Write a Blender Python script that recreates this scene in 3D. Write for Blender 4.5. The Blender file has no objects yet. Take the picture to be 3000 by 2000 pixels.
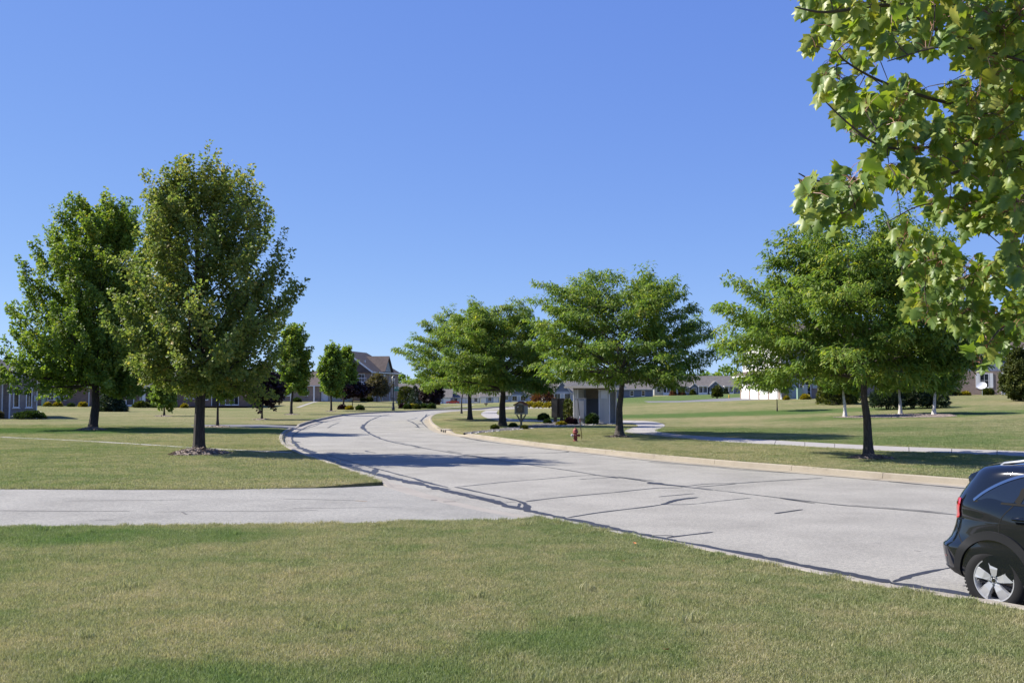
import bpy, bmesh, math, random
import numpy as np
from mathutils import Vector, Matrix, geometry
from mathutils.bvhtree import BVHTree

random.seed(11)
rng = np.random.default_rng(11)
SC = bpy.context.scene
COL = SC.collection
R = math.radians

# ------------------------------------------------------------------ camera
F, CAMZ, PITCH = 3000.0, 2.05, math.atan(150 / 3000)
cam = bpy.data.cameras.new('camera')
cam_o = bpy.data.objects.new('camera', cam)
COL.objects.link(cam_o)
cam.sensor_width = 36.0
cam.lens = 36.0
cam.clip_start = 0.05
cam.clip_end = 3000
cam_o.location = (0, 0, CAMZ)
cam_o.rotation_euler = (math.pi / 2 + PITCH, 0, 0)
SC.camera = cam_o

# ------------------------------------------------------------------ sky, sun, exposure
SUN_TO = Vector((-0.95, 0.25, 0.0)).normalized()      # horizontal direction towards the sun
SUN_EL = R(42)
world = bpy.data.worlds.new('World')
SC.world = world
world.use_nodes = True
wn = world.node_tree.nodes
wl = world.node_tree.links
bg = wn['Background']
sky = wn.new('ShaderNodeTexSky')
sky.sky_type = 'NISHITA'
sky.sun_disc = False
sky.sun_elevation = SUN_EL
sky.sun_rotation = math.atan2(SUN_TO.x, SUN_TO.y)
sky.altitude = 300
sky.air_density = 0.5
sky.dust_density = 0.0
sky.ozone_density = 8.0
# clear deep-blue sky: per-channel response that keeps the horizon blue rather than white
_sep = wn.new('ShaderNodeSeparateColor'); _com = wn.new('ShaderNodeCombineColor')
wl.new(sky.outputs[0], _sep.inputs[0])
for _i, (_p, _k) in enumerate(((.63, 2.34), (.547, 2.726), (.24, 5.95))):
    _a = wn.new('ShaderNodeMath'); _a.operation = 'POWER'; wl.new(_sep.outputs[_i], _a.inputs[0]); _a.inputs[1].default_value = _p
    _b = wn.new('ShaderNodeMath'); _b.operation = 'MULTIPLY'; wl.new(_a.outputs[0], _b.inputs[0]); _b.inputs[1].default_value = _k
    wl.new(_b.outputs[0], _com.inputs[_i])
wl.new(_com.outputs[0], bg.inputs[0])
bg.inputs[1].default_value = 0.0554
sun = bpy.data.lights.new('sun', 'SUN')
sun.energy = 5.0
sun.angle = R(0.53)
sun.color = (1.0, 0.94, 0.85)
sun_o = bpy.data.objects.new('sun', sun)
COL.objects.link(sun_o)
sd = Vector((SUN_TO.x * math.cos(SUN_EL), SUN_TO.y * math.cos(SUN_EL), math.sin(SUN_EL)))
sun_o.rotation_euler = sd.to_track_quat('Z', 'Y').to_euler()
sun_o.location = sd * 60
SC.view_settings.view_transform = 'Standard'
SC.view_settings.look = 'None'
SC.view_settings.exposure = 0.9
SC.view_settings.gamma = 1.0
SC.view_settings.use_curve_mapping = False
SC.render.engine = 'CYCLES'
SC.cycles.max_bounces = 6
SC.cycles.transparent_max_bounces = 8

# ------------------------------------------------------------------ terrain height
def cpt(px, d, py):
    return ((px - 1500) / F * d, d, CAMZ - (py - 1150) * d / F)

CT = [(0, 2, 0), (-15, 5, 0), (15, -5, 0), (-6, 15, 0), (6, 12, 0), (-20, 18, 0), (-35, 25, .05), (12, 28, 0), (24, 10, 0),
      (0, 27, 0), (-5, 40, 0), (-13, 43, 0), (-25, 45, .02), (6, 59, .03), (14, 39, .02), (25, 35, .05), (-9, 60, 0), (-12, 75, 0),
      (-8, 100, 0), (-5, 130, 0), (-10, 150, .03), (-3, 105, 0), (10, 25, 0), (1, 73, 0), (-4, 62, 0), (20, 22, 0), (-3, 52, 0),
      cpt(1735, 71, 1239), cpt(1960, 69, 1242), cpt(2475, 73, 1219), cpt(2300, 110, 1167), cpt(2915, 114, 1155), (20, 40, .06),
      cpt(2100, 300, 1157), cpt(1850, 300, 1158), cpt(2000, 120, 1177), cpt(1850, 200, 1164), cpt(1440, 165, 1188), cpt(1280, 190, 1186.5), cpt(1400, 195, 1186.5), cpt(1330, 220, 1187.0), cpt(1480, 220, 1186.0), cpt(1330, 280, 1186.0), cpt(1500, 280, 1184.5), cpt(1200, 240, 1184), cpt(1200, 330, 1182), cpt(1330, 350, 1183.5),
      cpt(1480, 350, 1181), cpt(300, 146, 1190), cpt(60, 77, 1225), cpt(1090, 186, 1175), cpt(860, 170, 1178), cpt(600, 150, 1191),
      
      (-200, 500, 2), (0, 650, -1), (200, 500, 2.5), (-300, 150, 2), (300, 150, 4), (0, -100, .3), (100, -50, .6), (-100, -50, .5), (90, 70, 2.2)]
CT = np.array(CT, float)
_S = 100.0
def _tps_k(d2):
    return np.where(d2 > 1e-12, 0.5 * d2 * np.log(np.maximum(d2, 1e-12)), 0.0)
_c = CT[:, :2] / _S
_n = len(CT)
_K = _tps_k(((_c[:, None] - _c[None]) ** 2).sum(-1)) + np.eye(_n) * 2e-4
_P = np.c_[np.ones(_n), _c]
_A = np.block([[_K, _P], [_P.T, np.zeros((3, 3))]])
_W = np.linalg.solve(_A, np.r_[CT[:, 2], 0, 0, 0])
def H(x, y):
    x = np.atleast_1d(np.asarray(x, float)); y = np.atleast_1d(np.asarray(y, float))
    sh = x.shape
    p = np.c_[x.ravel(), y.ravel()] / _S
    out = np.empty(len(p))
    for i in range(0, len(p), 20000):
        q = p[i:i + 20000]
        out[i:i + 20000] = _tps_k(((q[:, None] - _c[None]) ** 2).sum(-1)) @ _W[:_n] + _W[_n] + q @ _W[_n + 1:]
    return np.clip(out, -2.5, 4.5).reshape(sh)
def h1(x, y):
    return float(H(x, y)[0])

_cs, _sn = math.cos(PITCH), math.sin(PITCH)
def ray(px, py):
    xc, yc = (px - 1500) / F, -(py - 1000) / F
    return np.array([xc, _cs - yc * _sn, _sn + yc * _cs])
_ts = np.geomspace(3, 900, 500)
def at(px, py, dz=0.0):
    """ground point seen at photograph pixel (px, py)"""
    d = ray(px, py)
    z = CAMZ + _ts * d[2] - (H(_ts * d[0], _ts * d[1]) + dz)
    i = np.nonzero(z < 0)[0]
    if len(i) == 0:
        t = 400.0
    else:
        i = i[0]
        if i == 0:
            t = _ts[0]
        else:
            lo, hi = _ts[i - 1], _ts[i]
            for _ in range(25):
                m = .5 * (lo + hi)
                if CAMZ + m * d[2] - (h1(m * d[0], m * d[1]) + dz) < 0: hi = m
                else: lo = m
            t = hi
    x, y = t * d[0], t * d[1]
    return Vector((x, y, h1(x, y) + dz))
def pix(px, py, depth):
    """point at a given depth along the view ray of a pixel"""
    d = ray(px, py)
    return Vector(d * depth / d[1]) + Vector((0, 0, CAMZ))
def ground(px, depth):
    x = (px - 1500) / F * depth
    return Vector((x, depth, h1(x, depth)))

# ------------------------------------------------------------------ object helpers
def tag(o, label=None, cat=None, group=None, kind=None):
    if label: o['label'] = label
    if cat: o['category'] = cat
    if group: o['group'] = group
    if kind: o['kind'] = kind
    return o
def thing(name, label, cat, loc=(0, 0, 0), rz=0.0, group=None):
    o = bpy.data.objects.new(name, None)
    COL.objects.link(o)
    o.empty_display_size = .3
    o.location = loc
    o.rotation_euler = (0, 0, rz)
    return tag(o, label, cat, group)
def link(name, me, parent=None, loc=(0, 0, 0), rot=(0, 0, 0)):
    o = bpy.data.objects.new(name, me)
    COL.objects.link(o)
    o.parent = parent
    o.location = loc
    o.rotation_euler = rot
    return o
def mesh_np(name, V, Fs, mat=None, attrs=None, smooth=False, vnorm=None):
    """V (n,3); Fs (m,k) int or list of such arrays"""
    me = bpy.data.meshes.new(name)
    V = np.asarray(V, np.float32)
    if not isinstance(Fs, list): Fs = [Fs]
    Fs = [np.asarray(f, np.int32) for f in Fs if len(f)]
    me.vertices.add(len(V))
    me.vertices.foreach_set('co', V.ravel())
    tot = sum(f.size for f in Fs)
    npol = sum(len(f) for f in Fs)
    me.loops.add(tot)
    me.polygons.add(npol)
    me.loops.foreach_set('vertex_index', np.concatenate([f.ravel() for f in Fs]))
    st, a = [], 0
    for f in Fs:
        st.append(a + np.arange(len(f)) * f.shape[1]); a += f.size
    me.polygons.foreach_set('loop_start', np.concatenate(st).astype(np.int32))
    if attrs:
        for k, v in attrs.items():
            at_ = me.attributes.new(k, 'FLOAT', 'POINT')
            at_.data.foreach_set('value', np.asarray(v, np.float32))
    me.update(calc_edges=True)
    me.polygons.foreach_set('use_smooth', np.full(npol, smooth, bool))
    if mat: me.materials.append(mat)
    me.validate()
    return me

class MB:
    """collects simple solids into one mesh"""
    def __init__(s): s.v, s.f = [], []
    def add(s, vs, fs, M=None):
        b = len(s.v)
        if M is not None: vs = [tuple(M @ Vector(v)) for v in vs]
        s.v += [tuple(v) for v in vs]
        s.f += [tuple(i + b for i in f) for f in fs]
        return s
    def box(s, x0, x1, y0, y1, z0, z1, M=None):
        vs = [(x, y, z) for z in (z0, z1) for y in (y0, y1) for x in (x0, x1)]
        return s.add(vs, [(0, 2, 3, 1), (4, 5, 7, 6), (0, 1, 5, 4), (2, 6, 7, 3), (0, 4, 6, 2), (1, 3, 7, 5)], M)
    def bar(s, a, b, w, h=None, up=(0, 0, 1)):
        a, b = Vector(a), Vector(b); h = h or w
        d = (b - a); L = d.length; d.normalize()
        u = Vector(up)
        if abs(d.dot(u)) > .98: u = Vector((1, 0, 0))
        x = d.cross(u).normalized(); z = x.cross(d)
        M = Matrix(((x.x, d.x, z.x, a.x), (x.y, d.y, z.y, a.y), (x.z, d.z, z.z, a.z), (0, 0, 0, 1)))
        return s.box(-w / 2, w / 2, 0, L, -h / 2, h / 2, M)
    def tube(s, pts, rads, n=8, cap=True):
        pts = [Vector(p) for p in pts]
        if not hasattr(rads, '__len__'): rads = [rads] * len(pts)
        vs, fs = [], []
        t0 = (pts[1] - pts[0]).normalized()
        u = t0.orthogonal().normalized()
        for i, p in enumerate(pts):
            t = (pts[min(i + 1, len(pts) - 1)] - pts[max(i - 1, 0)]).normalized()
            u = (u - t * u.dot(t))
            u = u.normalized() if u.length > 1e-6 else t.orthogonal().normalized()
            w = t.cross(u)
            for k in range(n):
                a = 2 * math.pi * k / n
                vs.append(p + (u * math.cos(a) + w * math.sin(a)) * rads[i])
        for i in range(len(pts) - 1):
            for k in range(n):
                a, b = i * n + k, i * n + (k + 1) % n
                fs.append((a, b, b + n, a + n))
        if cap:
            fs.append(tuple(reversed(range(n)))); fs.append(tuple(range((len(pts) - 1) * n, len(pts) * n)))
        return s.add(vs, fs)
    def lathe(s, prof, n=20, M=None, cap=True):
        vs, fs = [], []
        for r, z in prof:
            for k in range(n):
                a = 2 * math.pi * k / n
                vs.append((r * math.cos(a), r * math.sin(a), z))
        for i in range(len(prof) - 1):
            for k in range(n):
                a, b = i * n + k, i * n + (k + 1) % n
                fs.append((a, b, b + n, a + n))
        if cap:
            fs.append(tuple(reversed(range(n)))); fs.append(tuple(range((len(prof) - 1) * n, len(prof) * n)))
        return s.add(vs, fs, M)
    def prism(s, poly, axis, a, b, M=None):
        """extrude a 2D polygon (list of 2-tuples) along axis from a to b"""
        n = len(poly)
        def p3(p, t):
            return {'x': (t, p[0], p[1]), 'y': (p[0], t, p[1]), 'z': (p[0], p[1], t)}[axis]
        vs = [p3(p, a) for p in poly] + [p3(p, b) for p in poly]
        fs = [tuple(reversed(range(n))), tuple(range(n, 2 * n))] + [(i, (i + 1) % n, (i + 1) % n + n, i + n) for i in range(n)]
        return s.add(vs, fs, M)
    def build(s, name, mat=None, parent=None, smooth=False, bevel=0.0, loc=(0, 0, 0), rot=(0, 0, 0), mesh_only=False):
        me = bpy.data.meshes.new(name)
        me.from_pydata(s.v, [], s.f)
        bm = bmesh.new(); bm.from_mesh(me)
        bmesh.ops.recalc_face_normals(bm, faces=bm.faces)
        if bevel:
            es = [e for e in bm.edges if len(e.link_faces) == 2 and e.calc_face_angle(0) > .5]
            bmesh.ops.bevel(bm, geom=es, offset=bevel, segments=2, affect='EDGES', clamp_overlap=True)
        bm.to_mesh(me); bm.free()
        if smooth:
            me.polygons.foreach_set('use_smooth', np.ones(len(me.polygons), bool))
            try: me.set_sharp_from_angle(angle=R(38))
            except Exception: pass
        if mat: me.materials.append(mat)
        if mesh_only: return me
        return link(name, me, parent, loc, rot)

def copy_tree(o, parent=None):
    c = o.copy(); COL.objects.link(c); c.parent = parent
    for ch in [x for x in o.children]: copy_tree(ch, c)
    return c

# ------------------------------------------------------------------ materials
def new_mat(name):
    m = bpy.data.materials.new(name); m.use_nodes = True
    nt = m.node_tree
    return m, nt, nt.nodes['Principled BSDF']
def nd(nt, t, **kw):
    n = nt.nodes.new(t)
    for k, v in kw.items():
        if isinstance(k, str) and hasattr(n, k) and k not in ('inputs',): setattr(n, k, v)
    return n
def noise(nt, scale, detail=4, vec=None, rough=.55):
    n = nt.nodes.new('ShaderNodeTexNoise')
    n.inputs['Scale'].default_value = scale
    n.inputs['Detail'].default_value = detail
    n.inputs['Roughness'].default_value = rough
    if vec is not None: nt.links.new(vec, n.inputs['Vector'])
    return n
def ramp(nt, fac, stops, interp='LINEAR'):
    r = nt.nodes.new('ShaderNodeValToRGB')
    r.color_ramp.interpolation = interp
    e = r.color_ramp.elements
    while len(e) > 1: e.remove(e[-1])
    e[0].position = stops[0][0]; e[0].color = (*stops[0][1], 1)
    for p, c in stops[1:]:
        x = e.new(p); x.color = (*c, 1)
    nt.links.new(fac, r.inputs[0])
    return r
def math_n(nt, op, a, b=None, clamp=False):
    n = nt.nodes.new('ShaderNodeMath'); n.operation = op; n.use_clamp = clamp
    for i, v in enumerate((a, b)):
        if v is None: continue
        if isinstance(v, (int, float)): n.inputs[i].default_value = v
        else: nt.links.new(v, n.inputs[i])
    return n.outputs[0]
def mix_c(nt, fac, a, b, mode='MIX'):
    n = nt.nodes.new('ShaderNodeMix'); n.data_type = 'RGBA'; n.blend_type = mode
    for i, v in ((0, fac), (6, a), (7, b)):
        if isinstance(v, (int, float)): n.inputs[i].default_value = v
        elif isinstance(v, tuple): n.inputs[i].default_value = (*v, 1)
        else: nt.links.new(v, n.inputs[i])
    return n.outputs[2]
def bump(nt, height, strength, dist, bsdf):
    b = nt.nodes.new('ShaderNodeBump')
    b.inputs['Strength'].default_value = strength
    b.inputs['Distance'].default_value = dist
    nt.links.new(height, b.inputs['Height'])
    nt.links.new(b.outputs[0], bsdf.inputs['Normal'])
def obj_vec(nt):
    return nt.nodes.new('ShaderNodeTexCoord').outputs['Object']
def pos_vec(nt):
    return nt.nodes.new('ShaderNodeNewGeometry').outputs['Position']
def plain(name, col, rough=.6, metal=0.0, var=.12, scale=6.0, bmp=0.0, bscale=60.0, spec=.5, coat=0.0):
    m, nt, p = new_mat(name)
    v = obj_vec(nt)
    n = noise(nt, scale, 5, v)
    lo = tuple(c * (1 - var) for c in col); hi = tuple(min(1, c * (1 + var)) for c in col)
    r = ramp(nt, n.outputs[0], [(.3, lo), (.7, hi)])
    nt.links.new(r.outputs[0], p.inputs['Base Color'])
    p.inputs['Roughness'].default_value = rough
    p.inputs['Metallic'].default_value = metal
    p.inputs['Specular IOR Level'].default_value = spec
    p.inputs['Coat Weight'].default_value = coat
    if bmp:
        bump(nt, noise(nt, bscale, 3, v).outputs[0], bmp, .01, p)
    return m
def wall_vec(nt):
    """(x + y, z): runs along axis-aligned walls in object space"""
    s = nt.nodes.new('ShaderNodeSeparateXYZ'); nt.links.new(obj_vec(nt), s.inputs[0])
    c = nt.nodes.new('ShaderNodeCombineXYZ')
    nt.links.new(math_n(nt, 'ADD', s.outputs[0], s.outputs[1]), c.inputs[0])
    nt.links.new(s.outputs[2], c.inputs[1])
    return c.outputs[0]
def brick_mat(name, c1, c2, mortar, w=.22, h=.075):
    m, nt, p = new_mat(name)
    v = wall_vec(nt)
    b = nt.nodes.new('ShaderNodeTexBrick')
    nt.links.new(v, b.inputs['Vector'])
    b.inputs['Color1'].default_value = (*c1, 1); b.inputs['Color2'].default_value = (*c2, 1); b.inputs['Mortar'].default_value = (*mortar, 1)
    b.inputs['Scale'].default_value = 1.0; b.inputs['Brick Width'].default_value = w; b.inputs['Row Height'].default_value = h
    b.inputs['Mortar Size'].default_value = .010; b.inputs['Bias'].default_value = -.1
    n = noise(nt, 1.3, 5, v)
    nt.links.new(mix_c(nt, .35, b.outputs[0], ramp(nt, n.outputs[0], [(.3, (.55, .5, .48)), (.7, (1.2, 1.15, 1.1))]).outputs[0], 'MULTIPLY'), p.inputs['Base Color'])
    p.inputs['Roughness'].default_value = .9
    bump(nt, b.outputs['Fac'], -.5, .012, p)
    return m
def siding_mat(name, col, step=.12):
    m, nt, p = new_mat(name)
    s = nt.nodes.new('ShaderNodeSeparateXYZ'); nt.links.new(obj_vec(nt), s.inputs[0])
    fr = math_n(nt, 'FRACT', math_n(nt, 'DIVIDE', s.outputs[2], step))
    n = noise(nt, 2.0, 4, obj_vec(nt))
    nt.links.new(ramp(nt, n.outputs[0], [(.3, tuple(c * .88 for c in col)), (.7, tuple(min(1, c * 1.08) for c in col))]).outputs[0], p.inputs['Base Color'])
    p.inputs['Roughness'].default_value = .65
    bump(nt, fr, -1.0, .03, p)
    return m
def shingle_mat(name, c1, c2):
    m, nt, p = new_mat(name)
    v = obj_vec(nt)
    s = nt.nodes.new('ShaderNodeSeparateXYZ'); nt.links.new(v, s.inputs[0])
    c = nt.nodes.new('ShaderNodeCombineXYZ')
    nt.links.new(math_n(nt, 'ADD', s.outputs[0], math_n(nt, 'MULTIPLY', s.outputs[1], .37)), c.inputs[0])
    nt.links.new(s.outputs[2], c.inputs[1])
    b = nt.nodes.new('ShaderNodeTexBrick'); nt.links.new(c.outputs[0], b.inputs['Vector'])
    b.inputs['Color1'].default_value = (*c1, 1); b.inputs['Color2'].default_value = (*c2, 1)
    b.inputs['Mortar'].default_value = (*[x * .45 for x in c1], 1)
    b.inputs['Scale'].default_value = 1; b.inputs['Brick Width'].default_value = .33; b.inputs['Row Height'].default_value = .085
    b.inputs['Mortar Size'].default_value = .008
    n = noise(nt, .9, 5, v)
    nt.links.new(mix_c(nt, .5, b.outputs[0], ramp(nt, n.outputs[0], [(.3, (.7, .7, .7)), (.7, (1.2, 1.2, 1.2))]).outputs[0], 'MULTIPLY'), p.inputs['Base Color'])
    p.inputs['Roughness'].default_value = .95
    bump(nt, b.outputs['Fac'], -.6, .02, p)
    return m
def leaf_mat(name, stops, rough=.5, trans=.35, tcol=None, spec=.4):
    m, nt, p = new_mat(name)
    a = nt.nodes.new('ShaderNodeAttribute'); a.attribute_name = 'tint'
    r = ramp(nt, a.outputs['Fac'], stops)
    n = noise(nt, 1.2, 3, pos_vec(nt))
    c = mix_c(nt, .5, r.outputs[0], ramp(nt, n.outputs[0], [(.3, (.7, .75, .7)), (.7, (1.25, 1.2, 1.15))]).outputs[0], 'MULTIPLY')
    nt.links.new(c, p.inputs['Base Color'])
    p.inputs['Roughness'].default_value = rough
    p.inputs['Specular IOR Level'].default_value = spec
    t = nt.nodes.new('ShaderNodeBsdfTranslucent')
    tc = mix_c(nt, 1.0, c, tcol or (1.5, 1.6, .5), 'MULTIPLY')
    nt.links.new(tc, t.inputs[0])
    mx = nt.nodes.new('ShaderNodeMixShader'); mx.inputs[0].default_value = trans
    nt.links.new(p.outputs[0], mx.inputs[1]); nt.links.new(t.outputs[0], mx.inputs[2])
    nt.links.new(mx.outputs[0], nt.nodes['Material Output'].inputs[0])
    return m
def bark_mat(name, c1, c2, sc=6.0, birch=False):
    m, nt, p = new_mat(name)
    v = obj_vec(nt)
    mp = nt.nodes.new('ShaderNodeMapping'); nt.links.new(v, mp.inputs[0])
    mp.inputs['Scale'].default_value = (1, 1, 3.5) if birch else (1, 1, .18)
    n = noise(nt, sc * (1.6 if birch else 4), 6, mp.outputs[0], .7)
    st = [(.36, c1), (.46, c2)] if birch else [(.35, c1), (.65, c2)]
    nt.links.new(ramp(nt, n.outputs[0], st).outputs[0], p.inputs['Base Color'])
    p.inputs['Roughness'].default_value = .9
    bump(nt, n.outputs[0], .8, .03, p)
    return m

# lawn colour, shared by the soil sheet and the blades: dry tan turf with greener patches where it is watered
LUSH = []
def lawn_group():
    g = bpy.data.node_groups.new('lawn_colour', 'ShaderNodeTree')
    g.interface.new_socket('Colour', in_out='OUTPUT', socket_type='NodeSocketColor')
    go = g.nodes.new('NodeGroupOutput')
    v = pos_vec(g)
    flat = g.nodes.new('ShaderNodeVectorMath'); flat.operation = 'MULTIPLY'; g.links.new(v, flat.inputs[0]); flat.inputs[1].default_value = (1, 1, 0)
    n1 = noise(g, .10, 4, flat.outputs[0]); n2 = noise(g, .9, 5, flat.outputs[0]); n3 = noise(g, 3.4, 5, flat.outputs[0], .65)
    s = math_n(g, 'ADD', math_n(g, 'MULTIPLY', n1.outputs[0], .55), math_n(g, 'MULTIPLY', n2.outputs[0], .45))
    s = math_n(g, 'ADD', s, math_n(g, 'MULTIPLY', math_n(g, 'SUBTRACT', n3.outputs[0], .5), .36))
    for (x, y, rx, ry, st) in LUSH:
        d = g.nodes.new('ShaderNodeVectorMath'); d.operation = 'SUBTRACT'; g.links.new(flat.outputs[0], d.inputs[0]); d.inputs[1].default_value = (x, y, 0)
        e = g.nodes.new('ShaderNodeVectorMath'); e.operation = 'DIVIDE'; g.links.new(d.outputs[0], e.inputs[0]); e.inputs[1].default_value = (rx, ry, 1)
        l = g.nodes.new('ShaderNodeVectorMath'); l.operation = 'LENGTH'; g.links.new(e.outputs[0], l.inputs[0])
        mr = g.nodes.new('ShaderNodeMapRange'); mr.interpolation_type = 'SMOOTHSTEP'
        g.links.new(l.outputs['Value'], mr.inputs[0]); mr.inputs[1].default_value = 1.15; mr.inputs[2].default_value = .25; mr.inputs[3].default_value = 0; mr.inputs[4].default_value = st
        s = math_n(g, 'ADD', s, math_n(g, 'MULTIPLY', mr.outputs[0], math_n(g, 'ADD', .45, n2.outputs[0])))
    r = ramp(g, s, [(.27, (.290, .250, .168)), (.40, (.250, .228, .143)), (.50, (.200, .200, .112)), (.62, (.135, .165, .072)), (.88, (.080, .135, .042))])
    g.links.new(r.outputs[0], go.inputs[0])
    return g
# ------------------------------------------------------------------ ground plan
def P2(pts, dz=0.0):
    return np.array([at(x, y, dz)[:2] for x, y in pts])
def chaikin(p, it=2):
    for _ in range(it):
        q = [p[0]]
        for a, b in zip(p[:-1], p[1:]):
            q += [a * .75 + b * .25, a * .25 + b * .75]
        q.append(p[-1]); p = np.array(q)
    return p
def resample(p, step):
    s = np.r_[0, np.cumsum(np.linalg.norm(np.diff(p, axis=0), axis=1))]
    n = max(2, int(round(s[-1] / step)) + 1)
    t = np.linspace(0, s[-1], n)
    return np.c_[np.interp(t, s, p[:, 0]), np.interp(t, s, p[:, 1])]
def offset(p, d):
    t = np.gradient(p, axis=0); t /= np.linalg.norm(t, axis=1)[:, None] + 1e-9
    return p + np.c_[-t[:, 1], t[:, 0]] * d
def inside(poly, pts):
    x, y = pts[:, 0], pts[:, 1]
    r = np.zeros(len(pts), bool)
    a = poly; b = np.roll(poly, -1, axis=0)
    for (x1, y1), (x2, y2) in zip(a, b):
        if y1 == y2: continue
        c = ((y1 > y) != (y2 > y)) & (x < (x2 - x1) * (y - y1) / (y2 - y1) + x1)
        r ^= c
    return r
def dist_poly(poly, pts, closed=False):
    d = np.full(len(pts), 1e9)
    q = np.vstack([poly, poly[:1]]) if closed else poly
    for a, b in zip(q[:-1], q[1:]):
        ab = b - a; L = max((ab ** 2).sum(), 1e-9)
        t = np.clip(((pts - a) @ ab) / L, 0, 1)
        d = np.minimum(d, np.linalg.norm(pts - (a + t[:, None] * ab), axis=1))
    return d

L_PX = [(3000, 1786), (2874, 1764), (2778, 1746), (2619, 1724), (2459, 1694), (2300, 1660), (2055, 1608), (1928, 1584), (1800, 1558), (1708, 1538), (1600, 1516),
        (1427, 1486), (1323, 1466), (1234, 1445), (1160, 1425), (1116, 1408), (1055, 1389), (999, 1370), (953, 1353), (902, 1338), (869, 1325), (828, 1304), (818, 1291), (817, 1279),
        (822, 1269), (833, 1260), (846, 1254), (860, 1248), (874, 1242), (902, 1233), (938, 1225), (979, 1216.5), (1017, 1211.5), (1055, 1208.5), (1119, 1205.5), (1188, 1203),
        (1230, 1200.5), (1284, 1198), (1350, 1197), (1415, 1195.3), (1440, 1191), (1520, 1189.5), (1640, 1188.5)]
R_PX = [(3000, 1414), (2848, 1402.7), (2778, 1398), (2504, 1378), (2400, 1369.4), (2300, 1361.5), (2157, 1351), (2004, 1338), (1864, 1325.5), (1759, 1315), (1632, 1302), (1530, 1289.7), (1410, 1274), (1360, 1268),
        (1323, 1263), (1294, 1255), (1278.6, 1245), (1268, 1236.5), (1264, 1228), (1264.5, 1221), (1272, 1215), (1291, 1209), (1326, 1205), (1380, 1202), (1423, 1201), (1459, 1200.3), (1520, 1197), (1640, 1195)]
def edge_line(px):
    p = P2(px)
    d = p[0] - p[2]; d /= np.linalg.norm(d)
    p = np.vstack([p[0] + d * 45, p[0] + d * 15, p])
    return resample(chaikin(p, 2), .5)
Lk = edge_line(L_PX)
Rk = edge_line(R_PX)
KW = .55
La = offset(Lk, -KW)          # asphalt edges
Ra = offset(Rk, KW)
if ((La[40] - Lk[40]) @ (Rk[40] - Lk[40])) < 0: La = offset(Lk, KW)
if ((Ra[40] - Rk[40]) @ (Lk[40] - Rk[40])) < 0: Ra = offset(Rk, -KW)
road_poly = np.vstack([La, Ra[::-1]])
kerb_l = np.vstack([Lk, La[::-1]])
kerb_r = np.vstack([Rk, Ra[::-1]])

def ext(p, d):
    v = p[0] - p[1]; v /= np.linalg.norm(v)
    return np.vstack([p[0] + v * d, p])
d1n = ext(P2([(0, 1541.6), (344, 1538), (765, 1535), (1055, 1531), (1182, 1527), (1400, 1523), (1500, 1520), (1555, 1517)]), 40)
d1f = ext(P2([(0, 1430.6), (383, 1432.6), (650, 1432.2), (765, 1429.4), (800, 1428.7), (927, 1426), (1004, 1420), (1055, 1415), (1110, 1411)]), 40)
def into_road(p, d=.5):
    return p
drive1 = np.vstack([d1n, P2([(1600, 1500), (1180, 1405)]), d1f[::-1]])
d2f = P2([(560, 1244.5), (597, 1243), (765, 1242.6), (868, 1243.2)])
d2n = P2([(560, 1247), (640, 1251.5), (727, 1253), (838, 1255)])
drive2 = np.vstack([d2n, P2([(875, 1254), (890, 1243)]), d2f[::-1]])
path_pairs = {
 'sidewalk': [((1795, 1231), (1795, 1239.5)), ((1850, 1231.5), (1840, 1239.5)), ((1900, 1233), (1858, 1241.5)), ((1935, 1238), (1870, 1245.5)), ((1950, 1244.5), (1868, 1249.5)), ((1942, 1252.5), (1848, 1255)),
              ((1922, 1258.5), (1832, 1260)), ((1917, 1262), (1829, 1265.5)), ((1940, 1266.5), (1876, 1271)), ((2000, 1272.5), (1950, 1278)), ((2055, 1278), (2010, 1284.5)), ((2144, 1283), (2120, 1294)), ((2300, 1291.5), (2300, 1303.5)),
              ((2400, 1297), (2400, 1309)), ((2500, 1303), (2500, 1316)), ((2755, 1313.5), (2755, 1326)), ((3000, 1322), (3000, 1338)), ((3200, 1331), (3200, 1350))],
 'footpath': [((1690, 1231.5), (1690, 1236)), ((1580, 1230.5), (1580, 1234)), ((1530, 1229.5), (1507, 1234.5)), ((1490, 1225.5), (1464, 1233)), ((1466, 1218), (1426, 1225)), ((1454, 1212.5), (1408, 1215)), ((1455, 1206.5), (1411, 1208)), ((1460, 1201.8), (1424, 1202.4))],
 'walkway': [((0, 1279.2), (0, 1280.8)), ((268, 1291.0), (268, 1292.6)), ((574, 1311.0), (574, 1312.7)), ((856, 1325.0), (850, 1327))],
 'entrance_path': [((866, 1193), (878, 1193)), ((899, 1181.5), (908, 1181.5)), ((935, 1173.5), (948, 1173.5))],
}
paths = {}
for k, pr in path_pairs.items():
    a = chaikin(P2([p[0] for p in pr]), 2); b = chaikin(P2([p[1] for p in pr]), 2)
    paths[k] = (a, b)
bed_poly = chaikin(P2([(1352, 1268.3), (1443, 1258), (1530, 1249), (1580, 1241), (1630, 1236), (1700, 1234), (1790, 1238.5), (1795, 1240.5), (1767, 1243), (1657, 1248), (1580, 1253), (1453, 1264), (1376, 1270)]), 1)
far_drive = P2([(1980, 1174.2), (2163, 1163.5), (2283, 1166.5), (2420, 1166.5), (2420, 1167.6), (2283, 1168.6), (2120, 1174.8), (1980, 1178)])
bank_drive = P2([(1885, 1174.5), (1990, 1173.5), (1990, 1178), (1900, 1178.5)])
red_drive = P2([(1285, 1196.2), (1364, 1189.6), (1400, 1185.6), (1510, 1186.0), (1510, 1184.2), (1300, 1183.4), (1300, 1184.6), (1392, 1185.2), (1355, 1188.9), (1275, 1196)])
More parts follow.
